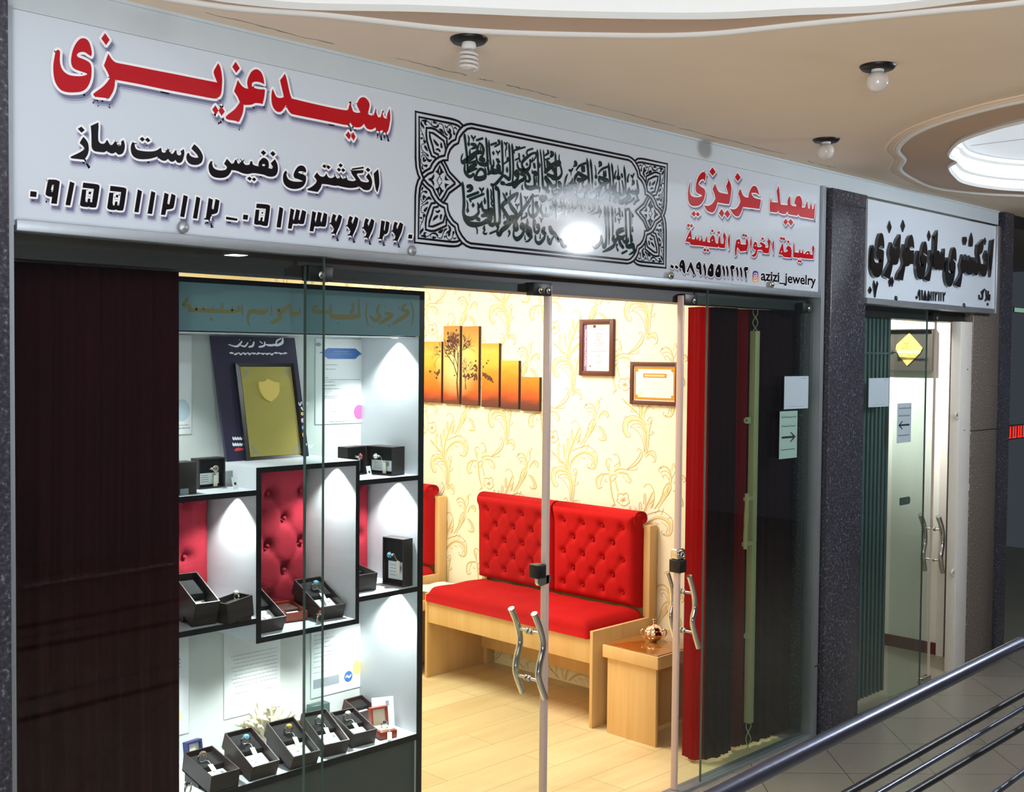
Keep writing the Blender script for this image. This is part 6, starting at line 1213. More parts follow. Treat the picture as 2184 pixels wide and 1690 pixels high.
for v, a, c in ((.10, .35, .85), (.20, .45, .70), (.25, .46, .68), (.30, .48, .66), (.34, .46, .68), (.40, .36, .80), (.445, .42, .74), (.52, .52, .60), (.57, .27, .88), (.66, .50, .62), (.69, .50, .66), (.79, .46, .70), (.82, .5, .66)):
    e.flat([[(a, v), (c, v), (c, v+.010), (a, v+.010)]], t3)
e.build('print', 'ink', f1)
e = MB(); e.flat([[(.36, .02), (.46, .02), (.46, .075), (.36, .075)]], t3); e.flat([[(.24, .88), (.28, .88), (.28, .92), (.24, .92)]], t3); plab(e.build('emblem', 'frame_brown', f1), 'small brown emblem')
(yl, zt_), (yr, zb_) = wpx(1345, 772), wpx(1447, 867)
f2, s2, t3 = frame('wide brown framed certificate with gold border, left of the door edge', yl, yr, zb_, zt_, .021)
e = MB()
for q in (((.02, .02), (.98, .02), (.98, .085), (.02, .085)), ((.02, .905), (.98, .905), (.98, .975), (.02, .975)), ((.02, .02), (.05, .02), (.05, .97), (.02, .97)), ((.95, .02), (.98, .02), (.98, .97), (.95, .97)), ((.23, .21), (.79, .21), (.79, .33), (.23, .33))): e.flat([list(q)], t3)
for u, v in ((.07, .12), (.93, .12), (.07, .87), (.93, .87)): e.flat([[(u+.035*math.cos(a*.524), v+.045*math.sin(a*.524)) for a in range(12)]], lambda a, c: t3(a, c, .0008))
plab(e.build('gold_border', mat('border_gold', (206, 158, 62), .3, .4), f2), 'gold border and heading bar')
e = MB(); [e.flat([[(a, v), (c, v), (c, v+.010), (a, v+.010)]], t3) for v, a, c in ((.43, .22, .80), (.48, .36, .66), (.54, .28, .74), (.60, .34, .68), (.66, .20, .82), (.76, .42, .62))]
vs, fs = latin('INTERNATIONAL CERTIFICATE', 0, 1, 0, 0, .01); mz = max(v.z for v in vs); 
e.build('print', 'cream', f2)
e = MB(); [e.flat([[(a, .245), (a+.03, .245), (a+.03, .295), (a, .295)]], lambda a_, c_: t3(a_, c_, .0009)) for a in [.27+.04*k for k in range(12)]]; plab(e.build('heading_text', 'cream', f2), 'pale heading letters')
e = MB(); e.flat([[(.16+.075*math.cos(a*.3), .80+.10*math.sin(a*.3)) for a in range(21)]], lambda a, c: t3(a, c, .0009)); plab(e.build('seal', 'cream', f2), 'cream round seal')
(yl, zt_), (_, zb_) = wpx(1486, 840), wpx(1487, 970)
f3, s3, t3 = frame('brown framed certificate half hidden by the red curtain', yl, yl-.23, zb_, zt_, .021)
e = MB(); [e.flat([[(a, v), (c, v), (c, v+.008), (a, v+.008)]], t3) for v, a, c in ((.3, .2, .8), (.42, .25, .8), (.48, .2, .7), (.55, .3, .8))]; e.flat([[(.04, .2), (.9, .2), (.9, .34), (.04, .34)]], t3, 0); e.build('print', 'paper_blue', f3)
e = MB(); e.flat([[(.06, .03), (.2, .02), (.22, .07), (.1, .08)]], t3); e.build('emblem', 'ink', f3)
# six canvases, one sunset picture across them
cm = bpy.data.materials.new('sunset_print'); cm.use_nodes = True; nt = cm.node_tree; bs = nt.nodes['Principled BSDF']; bs.inputs['Roughness'].default_value = .55
gm = nt.nodes.new('ShaderNodeNewGeometry'); sx = nt.nodes.new('ShaderNodeSeparateXYZ'); nt.links.new(gm.outputs['Position'], sx.inputs[0])
mr = nt.nodes.new('ShaderNodeMapRange'); mr.inputs['From Min'].default_value = 1.44; mr.inputs['From Max'].default_value = 1.93
nz_ = nt.nodes.new('ShaderNodeTexNoise'); nz_.inputs['Scale'].default_value = 6; nz_.inputs['Detail'].default_value = 4
mp_ = nt.nodes.new('ShaderNodeMapping'); mp_.inputs['Scale'].default_value = (1, 1, 3.2); nt.links.new(gm.outputs['Position'], mp_.inputs[0]); nt.links.new(mp_.outputs[0], nz_.inputs['Vector'])
ad = nt.nodes.new('ShaderNodeMath'); ad.operation = 'MULTIPLY_ADD'; ad.inputs[1].default_value = .16; nt.links.new(nz_.outputs['Fac'], ad.inputs[0])
sb2 = nt.nodes.new('ShaderNodeMath'); sb2.operation = 'SUBTRACT'; sb2.inputs[1].default_value = .08
nt.links.new(sx.outputs['Z'], mr.inputs['Value']); nt.links.new(mr.outputs[0], ad.inputs[2]); nt.links.new(ad.outputs[0], sb2.inputs[0])
rp = nt.nodes.new('ShaderNodeValToRGB'); el = rp.color_ramp.elements
el[0].position = .02; el[0].color = lin((92, 50, 40))+(1,); el[1].position = .98; el[1].color = lin((190, 132, 66))+(1,)
for p_, c_ in ((.10, (120, 58, 40)), (.17, (206, 84, 30)), (.30, (232, 124, 26)), (.42, (228, 148, 36)), (.55, (240, 184, 64)), (.68, (240, 196, 86)), (.80, (222, 164, 72))):
    x = el.new(p_); x.color = lin(c_)+(1,)
nt.links.new(sb2.outputs[0], rp.inputs[0])
# the low sun behind the tree
vd = nt.nodes.new('ShaderNodeVectorMath'); vd.operation = 'DISTANCE'; vd.inputs[1].default_value = (WX-.02, 2.26, 1.70); nt.links.new(gm.outputs['Position'], vd.inputs[0])
m2 = nt.nodes.new('ShaderNodeMapRange'); m2.inputs['From Min'].default_value = .02; m2.inputs['From Max'].default_value = .20; m2.inputs['To Min'].default_value = .85; m2.inputs['To Max'].default_value = 0; nt.links.new(vd.outputs['Value'], m2.inputs['Value'])
mx = nt.nodes.new('ShaderNodeMix'); mx.data_type = 'RGBA'; mx.inputs['B'].default_value = lin((255, 238, 170))+(1,); nt.links.new(m2.outputs[0], mx.inputs['Factor']); nt.links.new(rp.outputs[0], mx.inputs['A']); nt.links.new(mx.outputs['Result'], bs.inputs['Base Color'])
M['sunset'] = cm; M['tree_print'] = mat('tree_print', (96, 54, 40), .55); M['canvas_side'] = mat('canvas_side', (70, 36, 26), .6)
cz = lambda px_, py_: (at(900+px_*.11905, 690+py_*.11905, 'x', WX-.018).y, at(900+px_*.11905, 690+py_*.11905, 'x', WX-.018).z)
CV = [((62, 328), (340, 1428)), ((388, 50), (666, 1450)), ((725, 55), (1005, 1480)), ((1070, 358), (1368, 1510)), ((1418, 664), (1722, 1545)), ((1775, 958), (2096, 1580))]
nm = ['leftmost panel of the sunset picture, cut by the cabinet edge', 'tall panel of the sunset picture with the tree crown, second from left', 'tall panel of the sunset picture right of the tree trunk, third from left', 'fourth panel of the sunset picture with a sloping dark thicket', 'fifth panel of the sunset picture, golden clouds over red ground', 'shortest panel at the right end of the sunset picture']
boxes = []
for (a, c), lb in zip(CV, nm):
    y1_, z1_ = cz(*a); y0_, z0_ = cz(*c)
    if a[0] == 62: y1_ += .05
    r_ = thing('canvas_panel', lb, 'picture', (WX, (y0_+y1_)/2, z0_), 'sunset picture in six canvas panels')
    boxes.append((y0_, y1_, z0_, z1_, r_, []))
def tree_seg(p, q, w0, w1):
    n = max(1, int(math.hypot(p[0]-q[0], p[1]-q[1])/.010))
    for i in range(n):
        a = [p[k]+(q[k]-p[k])*i/n for k in (0, 1)]; c = [p[k]+(q[k]-p[k])*(i+1)/n for k in (0, 1)]
        for bx in boxes:
            if all(bx[0]+.002 < t[0] < bx[1]-.002 and bx[2]+.002 < t[1] < bx[3]-.002 for t in (a, c)):
                bx[5].append(((a[0], a[1], w0+(w1-w0)*i/n), (c[0], c[1], w0+(w1-w0)*(i+1)/n)))
rt = random.Random(11)
def grow_tree(p, ang, L_, w, dep):
    q = (p[0]-math.sin(ang)*L_, p[1]+math.cos(ang)*L_); tree_seg(p, q, w, w*.72)
    if dep == 0: return
    for k in range(2 if dep < 4 else 3): grow_tree(q, ang+rt.uniform(-.75, .75), L_*rt.uniform(.62, .86), w*.66, dep-1)
ty, tz = cz(650, 1300)
tree_seg((ty, tz-.03), (ty+.012, tz+.08), .016, .012); grow_tree((ty+.012, tz+.08), .10, .085, .011, 6); grow_tree((ty+.006, tz+.11), -.45, .08, .009, 6)
ty2, tz2 = cz(790, 1180); grow_tree((ty2, tz2), -.15, .06, .005, 5); ty3, tz3 = cz(770, 1190); grow_tree((ty3, tz3), .1, .06, .004, 4)
blobs = [(cz(300+rt.gauss(0, 60), 900+rt.gauss(0, 40)), .014) for _ in range(14)]+[(cz(560+rt.gauss(0, 75), 320+rt.gauss(0, 75)), .014) for _ in range(70)]+[(cz(980+rt.gauss(0, 80), 740+rt.gauss(0, 45)), .012) for _ in range(34)]+[(cz(900+rt.gauss(0, 110), 940+rt.gauss(0, 35)), .013) for _ in range(36)]+[(cz(1130+t*1.3+rt.gauss(0, 14), 930+t*1.0+rt.gauss(0, 14)), .012) for t in range(-40, 110, 3)]+[(cz(780+rt.gauss(0, 40), 350+rt.gauss(0, 60)), .010) for _ in range(14)]+[(cz(470+rt.gauss(0, 60), 480+rt.gauss(0, 60)), .010) for _ in range(30)]
for y0_, y1_, z0_, z1_, r_, segs in boxes:
    e = MB(); e.box(WX-.018, WX, y0_, y1_, z0_, z1_, 0); e.box(WX-.0175, WX, y0_-.002, y0_, z0_, z1_, 2)
    t3 = lambda y, z: Vector((WX-.0186, y, z))
    for a, c in segs: e.stroke([a, c], t3, 1, 1, False)
    for (y, z), w in blobs:
        k = w*rt.uniform(.5, .9)
        if y0_+k < y < y1_-k and z0_+k < z < z1_-k: e.flat([[(y+k*rt.uniform(.5, 1)*math.cos(a*.785), z+k*rt.uniform(.5, 1)*math.sin(a*.785)) for a in range(8)]], t3, 1)
    e.build('canvas', ['sunset', 'tree_print', 'canvas_side'], r_)
# curtains
def curtain(name, label, pts, z0, z1, m_, folds, amp, thick=.003, n=160, seed=1):
    """hanging cloth along the plan path pts"""
    r_ = random.Random(seed); path = crom(pts, 12); L_ = [0]
    for i in range(1, len(path)): L_.append(L_[-1]+math.hypot(path[i][0]-path[i-1][0], path[i][1]-path[i-1][1]))
    ph = [r_.uniform(0, 6.28) for _ in range(4)]; nz2 = 26; vs = []; fs = []
    def P_(s, z):
        t = s*L_[-1]
        for i in range(1, len(L_)):
            if L_[i] >= t: break
        k = (t-L_[i-1])/(L_[i]-L_[i-1]+1e-9); x = path[i-1][0]+(path[i][0]-path[i-1][0])*k; y = path[i-1][1]+(path[i][1]-path[i-1][1])*k
        dx, dy = path[i][0]-path[i-1][0], path[i][1]-path[i-1][1]; d = math.hypot(dx, dy)
        v = (z1-z)/(z1-z0); w = amp*(.45+.55*v)*(math.sin(folds*6.283*s+ph[0]+.5*math.sin(3*s*6.28+ph[1])+.5*v)+.45*math.sin(folds*2.3*6.283*s+ph[2]+.9*v))
        fade = min(1, s*14, (1-s)*14); w *= fade
        return x-dy/d*w+.004*math.sin(7*v+ph[3])*fade, y+dx/d*w
    for side in (0, 1):
        for i in range(n+1):
            for j in range(nz2+1):
                z = z0+(z1-z0)*j/nz2; x, y = P_(i/n, z); vs.append((x, y+side*thick, z))
    n1 = nz2+1; N = (n+1)*n1
    for i in range(n):
        for j in range(nz2):
            a = (i*n1+j, (i+1)*n1+j, (i+1)*n1+j+1, i*n1+j+1); fs.append(a); fs.append(tuple(q+N for q in reversed(a)))
    for j in range(nz2): fs.append((j, j+1, N+j+1, N+j)); fs.append((n*n1+j, N+n*n1+j, N+n*n1+j+1, n*n1+j+1))
    for i in range(n): fs.append((i*n1, N+i*n1, N+(i+1)*n1, (i+1)*n1)); fs.append((i*n1+nz2, (i+1)*n1+nz2, N+(i+1)*n1+nz2, N+i*n1+nz2))
    o = thing(name, label, 'curtain', (path[0][0], path[0][1], z0)); e = MB(); e.add(vs, fs, 0, True); e.build('cloth', m_, o)
    e = MB(); e.tube([(path[0][0], path[0][1], z1-.006), (path[-1][0], min(path[-1][1], .15), z1-.006)], .006, 8) if False else None
    return o
curtain('curtain', 'wide dark maroon curtain behind the left window pane', [(1.095, .115), (1.25, .118), (1.42, .116), (1.572, .112)], .012, 1.97, 'curtain', 7, .011, seed=4)
rc = curtain('curtain', 'dark red curtain with edge folds coloured a glowing red behind the right window pane', [(4.085, .150), (4.15, .125), (4.22, .128), (4.275, .132)], .015, 1.97, 'curtain', 3, .007, seed=9)
def fold(pts, folds, amp, m_, nm, lab=None, z0=.015, seed=2):
    r_ = curtain('x', 'x', pts, z0, 1.97, m_, folds, amp, seed=seed, n=80); c = r_.children[0]; me = c.data
    off = Vector(r_.location)-Vector(rc.location); me.transform(Matrix.Translation(off)); c.parent = rc; bpy.data.objects.remove(r_); c.name = nm
    if lab: plab(c, lab)
fold([(4.062, .24), (4.050, .20), (4.052, .165), (4.088, .147)], 1.5, .004, 'curtain_glow', 'edge_fold', 'edge fold coloured brighter red for the shop light through it')
fold([(4.272, .136), (4.30, .150), (4.335, .142), (4.372, .136)], 1.5, .006, 'curtain_glow_dim', 'edge_fold', 'fold coloured redder for the shop light through it', seed=5)
fold([(4.366, .133), (4.45, .118), (4.60, .112), (4.722, .110)], 5, .008, 'curtain', 'cloth', seed=7)
# lead post of the folded grille behind the right pane
gp = thing('folding_gate', 'ivory lead post of a folded grille before the red curtain', 'gate', (4.30, .085, .012))
gx = lambda px_, py_: at(px_, py_, 'y', .085)
a = gx(1606, 706); c = gx(1601, 1540); xg = (a.x+c.x)/2
e = MB(); e.box(xg-.017, xg+.017, .070, .100, c.z, a.z, bev=.002); e.build('lead_post', 'ivory', gp)
for z0_, z1_ in ((a.z, 1.965), (.013, c.z)):
    e = MB()
    for s in (0, math.pi): e.tube([(xg+.012*math.sin(s+6.283*1.0*t/14), .085+.010*math.cos(s+6.283*t/14), z0_+(z1_-z0_)*t/14) for t in range(15)], .0022, 6)
    plab(e.build('twisted_link', 'ivory', gp), 'twisted wire link')
for py_, dx in ((897, -1), (1355, -1)):
    p = gx(1592, py_); e = MB(); lp = [(-.016, -.014), (.020, -.014), (.020, .014), (-.016, .014), (-.026, .008), (-.030, 0), (-.026, -.008)]
    hole = [(-.014+.006*math.cos(t*.785), .006*math.sin(t*.785)) for t in range(8)]
    e.flat([lp, hole], lambda x, z: Vector((p.x+x+.004, .078, p.z+z))); e.flat([lp, hole], lambda x, z: Vector((p.x+x+.004, .083, p.z+z)))
    k = len(lp); e.add([(p.x+x+.004, y, p.z+z) for y in (.078, .083) for x, z in lp], [(i, (i+1) % k, (i+1) % k+k, i+k) for i in range(k)]); e.build('lug', 'ivory', gp)
h0, h1 = gx(1583, 1052), gx(1579, 1170); e = MB(); e.tube(crom([(h0.x, .06, h0.z), (h0.x-.002, .06, h0.z*.67+h1.z*.33), (h1.x+.001, .06, h0.z*.33+h1.z*.67), (h1.x, .06, h1.z)], 4), [.010, .010, .009, .009, .010, .011, .010, .009, .009, .010, .010, .010, .009], 10)
e.box(h0.x, xg-.016, .066, .078, h0.z-.034, h0.z-.018); e.box(h1.x, xg-.016, .066, .078, h1.z+.010, h1.z+.026); e.build('grip', 'ivory', gp)
# papers stuck to the glass
def poster(label, px0, py0, px1, py1, m_, Y=.0035, arrow=0, cat='notice'):
    a = at(px0, py0, 'y', Y); c = at(px1, py1, 'y', Y)
    r_ = thing('notice', label, cat, ((a.x+c.x)/2, Y, c.z), 'paper notices stuck on the glass')
    e = MB(); e.box(a.x, c.x, Y-.0008, Y, c.z, a.z); e.build('sheet', m_, r_)
    f_ = lambda u, v: Vector((a.x+(c.x-a.x)*u, Y-.0011, a.z+(c.z-a.z)*v))
    e = MB()
    if arrow:
        t = lambda u: u if arrow > 0 else 1-u
        for q in (((.12, .53), (.80, .53), (.80, .575), (.12, .575)), ((.92, .552), (.66, .45), (.58, .45), (.80, .552)), ((.92, .552), (.80, .552), (.58, .655), (.66, .655))): e.flat([[(t(u), v) for u, v in q]], f_)
        plab(e.build('arrow', 'ink_dark', r_), 'black arrow'); e = MB()
        rr_ = random.Random(int(px0))
        for v in (.12, .31):
            u = .10
            while u < .9:
                w = rr_.uniform(.05, .11); e.stroke([(u, v+rr_.uniform(-.02, .01), .012), (u+w*.5, v+.015, .022), (u+w, v+rr_.uniform(-.01, .015), .010)], f_, 0, 2); e.stroke([(u+w*.4, v-.03, .012)], f_, 0); u += w+.02
        for k in range(12): e.flat([[(.1+.065*k, .80), (.1+.065*k+.045, .80), (.1+.065*k+.045, .822), (.1+.065*k, .822)]], f_)
        e.build('print', 'ink_dark', r_)
    else:
        for k in range(7): e.flat([[(.2+.09*k, .92), (.26+.09*k, .92), (.26+.09*k, .935), (.2+.09*k, .935)]], f_)
        e.flat([[(.7, .06), (.9, .06), (.9, .075), (.7, .075)]], f_); e.build('print', 'ink', r_)
    return r_
poster('white landscape notice on the glass before the red curtain', 1673, 803, 1723, 871, 'paper_blue')
poster('pale green notice with an arrow pointing right, on the glass before the red curtain', 1663, 878, 1699, 976, 'paper_green', arrow=1)
# ------------------------------------------------------------------ neighbouring shop
b = MB(); b.box(5.10, 6.44, .05, .16, 1.965, 2.02); struct('trim_10', b, 'lintel', 'dark lintel over the neighbouring door')
b = MB(); b.box(6.61, 6.66, .20, 2.4, 0, 2.55); struct('wall_neighbour', b, 'interior_white', 'white side wall inside the neighbouring shop')
b = MB(); b.box(6.60, 6.66, .126, .20, 0, 2.55); struct('wall_return', b, 'granite_brown', 'brown granite door return inside the neighbouring shop')
b = MB(); b.box(6.588, 6.61, .20, .245, 0, 2.0); struct('trim_11', b, 'alu_white', 'white painted inner door strip')
b = MB(); b.box(6.597, 6.61, .246, 2.35, 0, .07); struct('baseboard_neighbour', b, mat('skirting_red_brown', (96, 40, 34), .4), 'red brown skirting of the neighbouring shop')
b = MB(); b.box(4.63, 6.66, 2.35, 2.4, 0, 2.55); struct('wall_rear', b, 'interior_white', 'rear wall of the neighbouring shop')
b = MB(); b.box(4.73, 6.66, .16, 2.4, 2.55, 2.6); struct('ceiling_neighbour', b, 'plaster', 'ceiling of the neighbouring shop')
dp = thing('door_post', 'white painted steel post with lugs right of the neighbouring glass door', 'door post', (6.35, .03, 0))
e = MB(); e.box(6.275, 6.425, .0, .055, 0, 1.968, bev=.003); e.box(6.36, 6.378, -.0006, 0, 1.70, 1.705, 1); e.box(6.34, 6.355, -.0006, 0, 1.36, 1.364, 1); e.build('post', ['alu_white', 'ink_dark'], dp)
for px_, py_, s in ((2040, 887, -1), (2070, 1039, 1), (2038, 1222, -1)):
    p = at(px_, py_, 'y', -.002); x0 = 6.277 if s < 0 else 6.423
    w = .045; lp = [(0, -.020), (s*w*.6, -.020), (s*w*.9, -.012), (s*w, 0), (s*w*.9, .012), (s*w*.6, .020), (0, .020)]; hl = [(s*w*.58+.009*math.cos(t*.785), .009*math.sin(t*.785)) for t in range(8)]
    e = MB(); f_ = lambda y: (lambda x, z: Vector((x0+x, y, p.z+z)))
    e.flat([lp, hl], f_(.002)); e.flat([lp, hl], f_(.010)); k = len(lp); e.add([(x0+x, y, p.z+z) for y in (.002, .010) for x, z in lp], [(i, (i+1) % k, (i+1) % k+k, i+k) for i in range(k)]); e.build('lug', 'alu_white', dp)
w3 = pane('window_3', 5.108, 5.865, .004, .012, .0, 2.02, 'fixed glass pane of the neighbouring shop', eR='glass_edge_dark', ew=.0012)
d3 = pane('door_3', 5.56, 6.03, .028, .038, .0, 1.99, 'glass door leaf of the neighbouring shop', eR='glass_edge', ew=.008)
hanger(d3, 5.965, 6.035, (.5,))
e = MB(); p = at(1982, 1457, 'y', .03); e.box(5.93, 6.03, .016, .05, 0.001, .035, bev=.003); plab(e.build('floor_patch', 'chrome', d3), 'chrome patch at the foot')
pull_handle(d3, pxz([(2001, 1102), (2009, 1130), (2010, 1160), (2006, 1190), (2010, 1222)], -.015), -.015, .085, .014, 'chrome')
fg = thing('folding_gate', 'grey green folded steel grille behind the neighbouring glass', 'gate', (5.36, .09, 0))
for k in range(11):
    x = 5.155+.042*k; e = MB(); ph = k*1.3
    for y, dx in ((.075, 0), (.092, .012)): e.box(x+dx, x+dx+.020, y, y+.012, .03, 1.965, bev=.002)
    for j in range(9):
        z0_ = .15+.2*j; e.tube([(x-.02, .105, z0_), (x+.04, .105, z0_+.17)], .006, 6); e.tube([(x+.04, .117, z0_), (x-.02, .117, z0_+.17)], .006, 6)
    e.build('picket', 'green_enamel', fg)
e = MB(); e.box(5.16, 5.62, .072, .108, 1.78, 1.79); e.build('cross_bar', 'green_enamel', fg)
p = at(1930, 1069, 'y', .08); e = MB(); lp = [(-.05, -.02), (.05, -.02), (.062, -.012), (.062, .012), (.05, .02), (-.05, .02)]; hl = [(.035+.008*math.cos(t*.785), .008*math.sin(t*.785)) for t in range(8)]
e.flat([lp, hl], lambda x, z: Vector((p.x+x, .080, p.z+z))); e.flat([lp, hl], lambda x, z: Vector((p.x+x, .086, p.z+z))); k = 6; e.add([(p.x+x, y, p.z+z) for y in (.080, .086) for x, z in lp], [(i, (i+1) % k, (i+1) % k+k, i+k) for i in range(k)]); e.build('lug', 'green_enamel', fg)
# shadow box with the amber calligraphy square
sx_ = thing('shadow_box', 'dark square niche picture with amber lit calligraphy diamond in the neighbouring shop', 'picture', (6.59, .41, 1.69))
e = MB(); X1 = 6.612; X0 = 6.56; ya, yb, za, zb_ = .293, .63, 1.688, 1.938
e.box(X1-.008, X1-.001, ya, yb, za, zb_); e.box(X0, X1-.001, ya, ya+.006, za, zb_); e.box(X0, X1-.001, yb-.006, yb, za, zb_); e.box(X0, X1-.001, ya+.006, yb-.006, za, za+.006); e.box(X0, X1-.001, ya+.006, yb-.006, zb_-.006, zb_)
e.build('case', mat('case_umber', (58, 48, 40), .6), sx_)
cy, cz_ = .455, 1.815; dm = [(0, .10), (.03, .075), (.08, .03), (.085, 0), (.06, -.04), (.01, -.098), (-.02, -.07), (-.07, -.02), (-.085, .01), (-.04, .06)]
e = MB(); e.prism([(cy+a, cz_+c) for a, c in dm], lambda y, z, d: Vector((X1-.009-d, y, z)), 0, .006); dmd = plab(e.build('diamond', mat('amber_plate', (226, 178, 96), .5), sx_), 'amber calligraphy diamond')
e = MB(); rr_ = random.Random(5)
for k in range(9):
    a, c = rr_.uniform(-.04, .04), rr_.uniform(-.05, .05); e.stroke([(cy+a-.02, cz_+c, .003), (cy+a, cz_+c-.010, .007), (cy+a+.02, cz_+c+.006, .003)], lambda y, z: Vector((X1-.0155, y, z)), 0, 3)
e.build('script', 'brass', dmd)
e = MB(); e.tube([(6.54, .50, 1.802), (6.54, .36, 1.802)], .006, 10); plab(e.build('lamp_tube', 'tube_on', sx_), 'lit amber lamp tube'); 
e = MB(); e.tube([(6.54, .535, 1.802), (6.54, .5, 1.802)], .008, 8); e.box(6.535, 6.605, .528, .536, 1.797, 1.807); e.build('lamp_holder', 'dark', sx_)
poster('white landscape notice on the glass before the folded grille of the neighbouring shop', 1853, 807, 1895, 867, 'paper_blue')
poster('narrow pale notice with an arrow pointing left, on the neighbouring glass', 1914, 861, 1942, 943, 'paper_blue', arrow=-1)
# dark shop at the right edge
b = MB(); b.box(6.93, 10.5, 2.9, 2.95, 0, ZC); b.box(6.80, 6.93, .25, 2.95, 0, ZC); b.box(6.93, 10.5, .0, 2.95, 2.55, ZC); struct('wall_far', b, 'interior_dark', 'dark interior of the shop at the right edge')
pane('window_4', 6.93, 10.5, .004, .012, .0, 2.55, 'dark shop window at the right edge')
for lb, px_, py_, w, h, m_ in (('small red lit sign in the dark shop at the right edge', 2170, 921, 50, 26, 'led_red'), ('pale green lit strip high in the dark shop at the right edge', 2178, 662, 28, 14, 'led_green')):
    p = at(px_, py_, 'y', .4); a = at(px_-w/2, py_-h/2, 'y', .4); c = at(px_+w/2, py_+h/2, 'y', .4)
    r_ = thing('lit_sign', lb, 'sign', (p.x, .41, c.z)); e = MB(); e.box(a.x, c.x, .402, .412, c.z, a.z, bev=.001); e.tube([(c.x-.02, .408, a.z-.004), (c.x-.02, .408, 2.55)], .003, 6); e.build('housing', 'dark', r_)
    e = MB()
    if m_ == 'led_red':
        for k in range(4):
            x = a.x+(c.x-a.x)*(.08+.22*k); ww = (c.x-a.x)*.05; H_ = a.z-c.z
            e.box(x, x+ww, .400, .4018, c.z+H_*.1, a.z-H_*.1); e.box(x+ww*2, x+ww*3, .400, .4018, c.z+H_*.1, a.z-H_*.1); e.box(x, x+ww*3, .400, .4018, c.z+H_*.1, c.z+H_*.18)
    else: e.box(a.x+.005, c.x-.005, .400, .4018, c.z+.004, a.z-.004)
    e.build('lit_strip', m_, r_)
# ------------------------------------------------------------------ ceiling lamps
def plate(mb, x, y, r=.052): mb.lathe([(.0001, -.012), (r*.86, -.012), (r, -.004), (r, .0)], (x, y, ZC), 28)
p = at(1000, 82, 'z', ZC); cf = thing('ceiling_lamp', 'unlit spiral energy saving bulb on a black ceiling plate', 'lamp', (p.x, p.y, ZC)); e = MB(); plate(e, p.x, p.y); e.build('ceiling_plate', 'dark', cf)
e = MB(); e.lathe([(.018, -.010), (.020, -.018), (.020, -.026), (.012, -.030)], (p.x, p.y, ZC), 18); plab(e.build('bulb_base', 'plaster', cf), 'white bulb base')
e = MB(); pts = []
for i in range(4*20+1):
    a = 6.283*i/20; pts.append((p.x+.0235*math.cos(a), p.y+.0235*math.sin(a), ZC-.036-.0118*i/20))
e.tube(pts, .0046, 8); pts2 = [(p.x, p.y, ZC-.028), (p.x+.012, p.y, ZC-.031), pts[0]]; e.tube(pts2, .0045, 8); plab(e.build('spiral_tube', 'bulb', cf), 'white spiral tube')
for (px_, py_), lb in (((1872, 140), 'unlit round frosted bulb on a black ceiling plate, nearer of the two'), ((1762, 297), 'unlit round frosted bulb on a black ceiling plate, nearer the signs')):
    p = at(px_, py_, 'z', ZC); r_ = thing('ceiling_lamp', lb, 'lamp', (p.x, p.y, ZC)); e = MB(); plate(e, p.x, p.y); e.build('ceiling_plate', 'dark', r_)
    e = MB(); e.lathe([(.018, -.012), (.018, -.024)], (p.x, p.y, ZC), 16); e.build('socket', 'plaster', r_)
    e = MB(); e.ball((p.x, p.y, ZC-.046), .0325, 24); e.lathe([(.019, -.020), (.024, -.026)], (p.x, p.y, ZC), 16); plab(e.build('bulb', 'bulb', r_), 'frosted glass bulb')
# lit lamps of the corridor outside the frame: they light the signs and mirror in the glossy print
r_ = thing('ceiling_lamp', 'lit bulb hanging farther along the corridor', 'lamp', (5.45, -2.08, ZC)); e = MB(); e.tube([(5.45, -2.08, ZC+.12), (5.45, -2.08, 2.57)], .006, 8); e.build('cord', 'dark', r_)
e = MB(); e.tube([(5.45, -2.08, 2.60), (5.45, -2.08, 2.56)], .016, 12); e.build('socket', 'dark', r_)
r_ = thing('pendant_lamp', 'lit pendant lamp under the large ceiling medallion', 'lamp', (.80, -2.60, ZC)); e = MB(); e.tube([(.80, -2.60, ZC+.12), (.80, -2.60, 2.44)], .006, 8); e.build('cord', 'dark', r_); e = MB(); e.tube([(.80, -2.60, 2.52), (.80, -2.60, 2.48)], .02, 12); e.build('socket', 'dark', r_)
r_ = thing('ceiling_lamp', 'square lit downlight far across the gallery', 'lamp', (5.33, -5.86, ZC)); e = MB(); e.box(5.25, 5.41, -5.94, -5.78, 2.595, ZC, bev=.003); e.build('housing', 'plaster', r_); e = MB(); e.box(5.262, 5.398, -5.928, -5.792, 2.590, 2.5945); plab(e.build('diffuser', 'downlight', r_), 'glowing white diffuser')
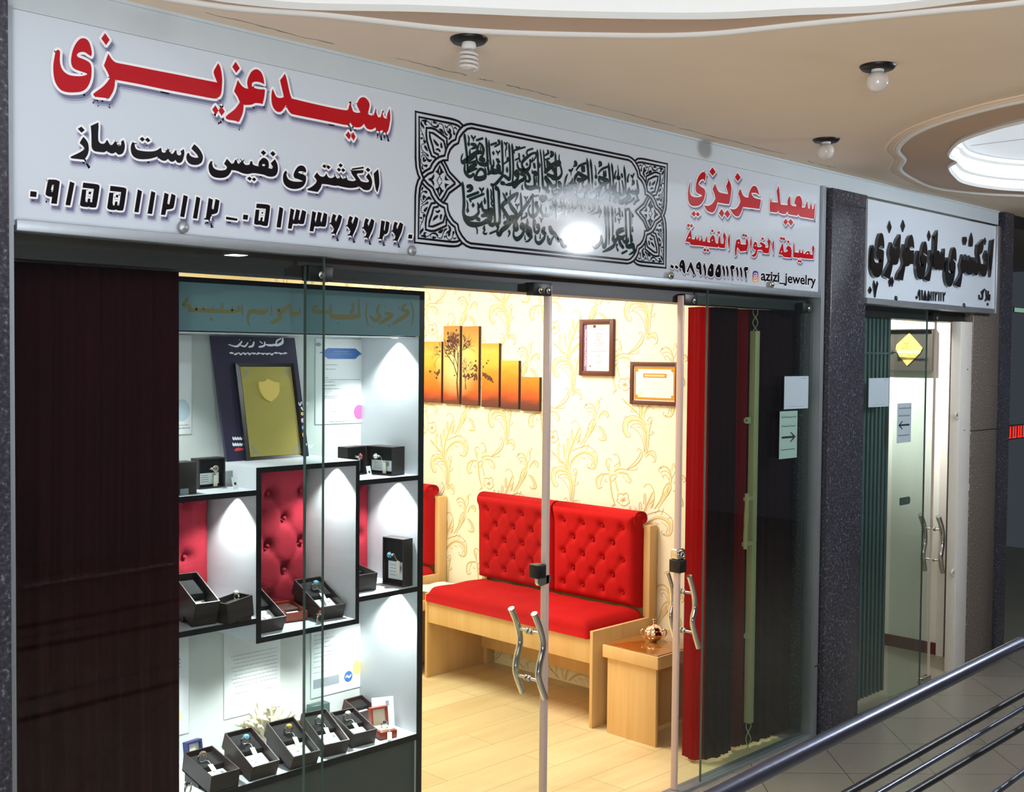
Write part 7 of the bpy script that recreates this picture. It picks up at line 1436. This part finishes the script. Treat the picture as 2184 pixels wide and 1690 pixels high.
# ------------------------------------------------------------------ balustrade of the gallery
bl = thing('balustrade', 'steel tube balustrade crossing the lower right corner', 'railing', (1.9, -1.44, 0))
def rail(name, y, p0, p1, xc, r, m_):
    k = (p1[1]-p0[1])/(p1[0]-p0[0]); z = lambda x: p0[1]+k*(x-p0[0])
    e = MB(); e.tube([(.2, y, z(.2)), (xc, y, z(xc))], r, 16)
    e.ball((xc, y, z(xc)), r*1.02, 12); e.tube([(xc, y, z(xc)), (xc, -3.3, z(xc)-.02)], r, 16); e.build(name, m_, bl)
rail('handrail', -1.44, (1.873, .902), (3.357, .934), 3.385, .0185, 'steel')
rail('rail_bar', -1.44, (2.385, .766), (3.416, .783), 3.46, .0095, 'iron'); rail('rail_bar', -1.44, (2.532, .726), (3.418, .740), 3.46, .007, 'steel'); rail('rail_bar', -1.44, (2.707, .679), (3.422, .683), 3.46, .0095, 'iron'); rail('rail_bar', -1.44, (3.228, .540), (3.431, .547), 3.46, .009, 'steel'); rail('rail_bar', -1.44, (3.228, .46), (3.431, .466), 3.46, .0095, 'iron')
for x, y, zt_ in ((.22, -1.44, .865), (3.46, -3.28, .90)):
    e = MB(); e.tube([(x, y, 0), (x, y, zt_)], .018, 14); e.lathe([(.04, 0), (.04, .006), (.02, .01)], (x, y, 0), 16); e.build('post', 'steel', bl)
# ------------------------------------------------------------------ printed matter belongs to the sheet it is printed on
def absorb(dst, src):
    a, c = dst.data, src.data; n = len(a.vertices); off = src.location-dst.location
    vs = [tuple(v.co) for v in a.vertices]+[tuple(v.co+off) for v in c.vertices]
    fs = [tuple(p.vertices) for p in a.polygons]+[tuple(i+n for i in p.vertices) for p in c.polygons]
    mats = list(a.materials); k = len(mats); mi = [p.material_index for p in a.polygons]+[p.material_index+k for p in c.polygons]; sm = [p.use_smooth for p in a.polygons]+[p.use_smooth for p in c.polygons]
    mats += list(c.materials); me = bpy.data.meshes.new(dst.name); me.from_pydata(vs, [], fs)
    for m_ in mats: me.materials.append(m_)
    me.polygons.foreach_set('material_index', mi); me.polygons.foreach_set('use_smooth', sm); me.update()
    dst.data = me; bpy.data.objects.remove(src)
for o in list(bpy.data.objects):
    if o.parent is not None and o.name.split('.')[0] in ('print', 'emblem', 'grey_bar', 'gold_border', 'heading_text', 'card_print', 'badge_mark'):
        pa = o.parent; t = pa if pa.type == 'MESH' else next((c for c in pa.children if c.name.split('.')[0] in ('sheet', 'card')), None)
        if t is not None: absorb(t, o)
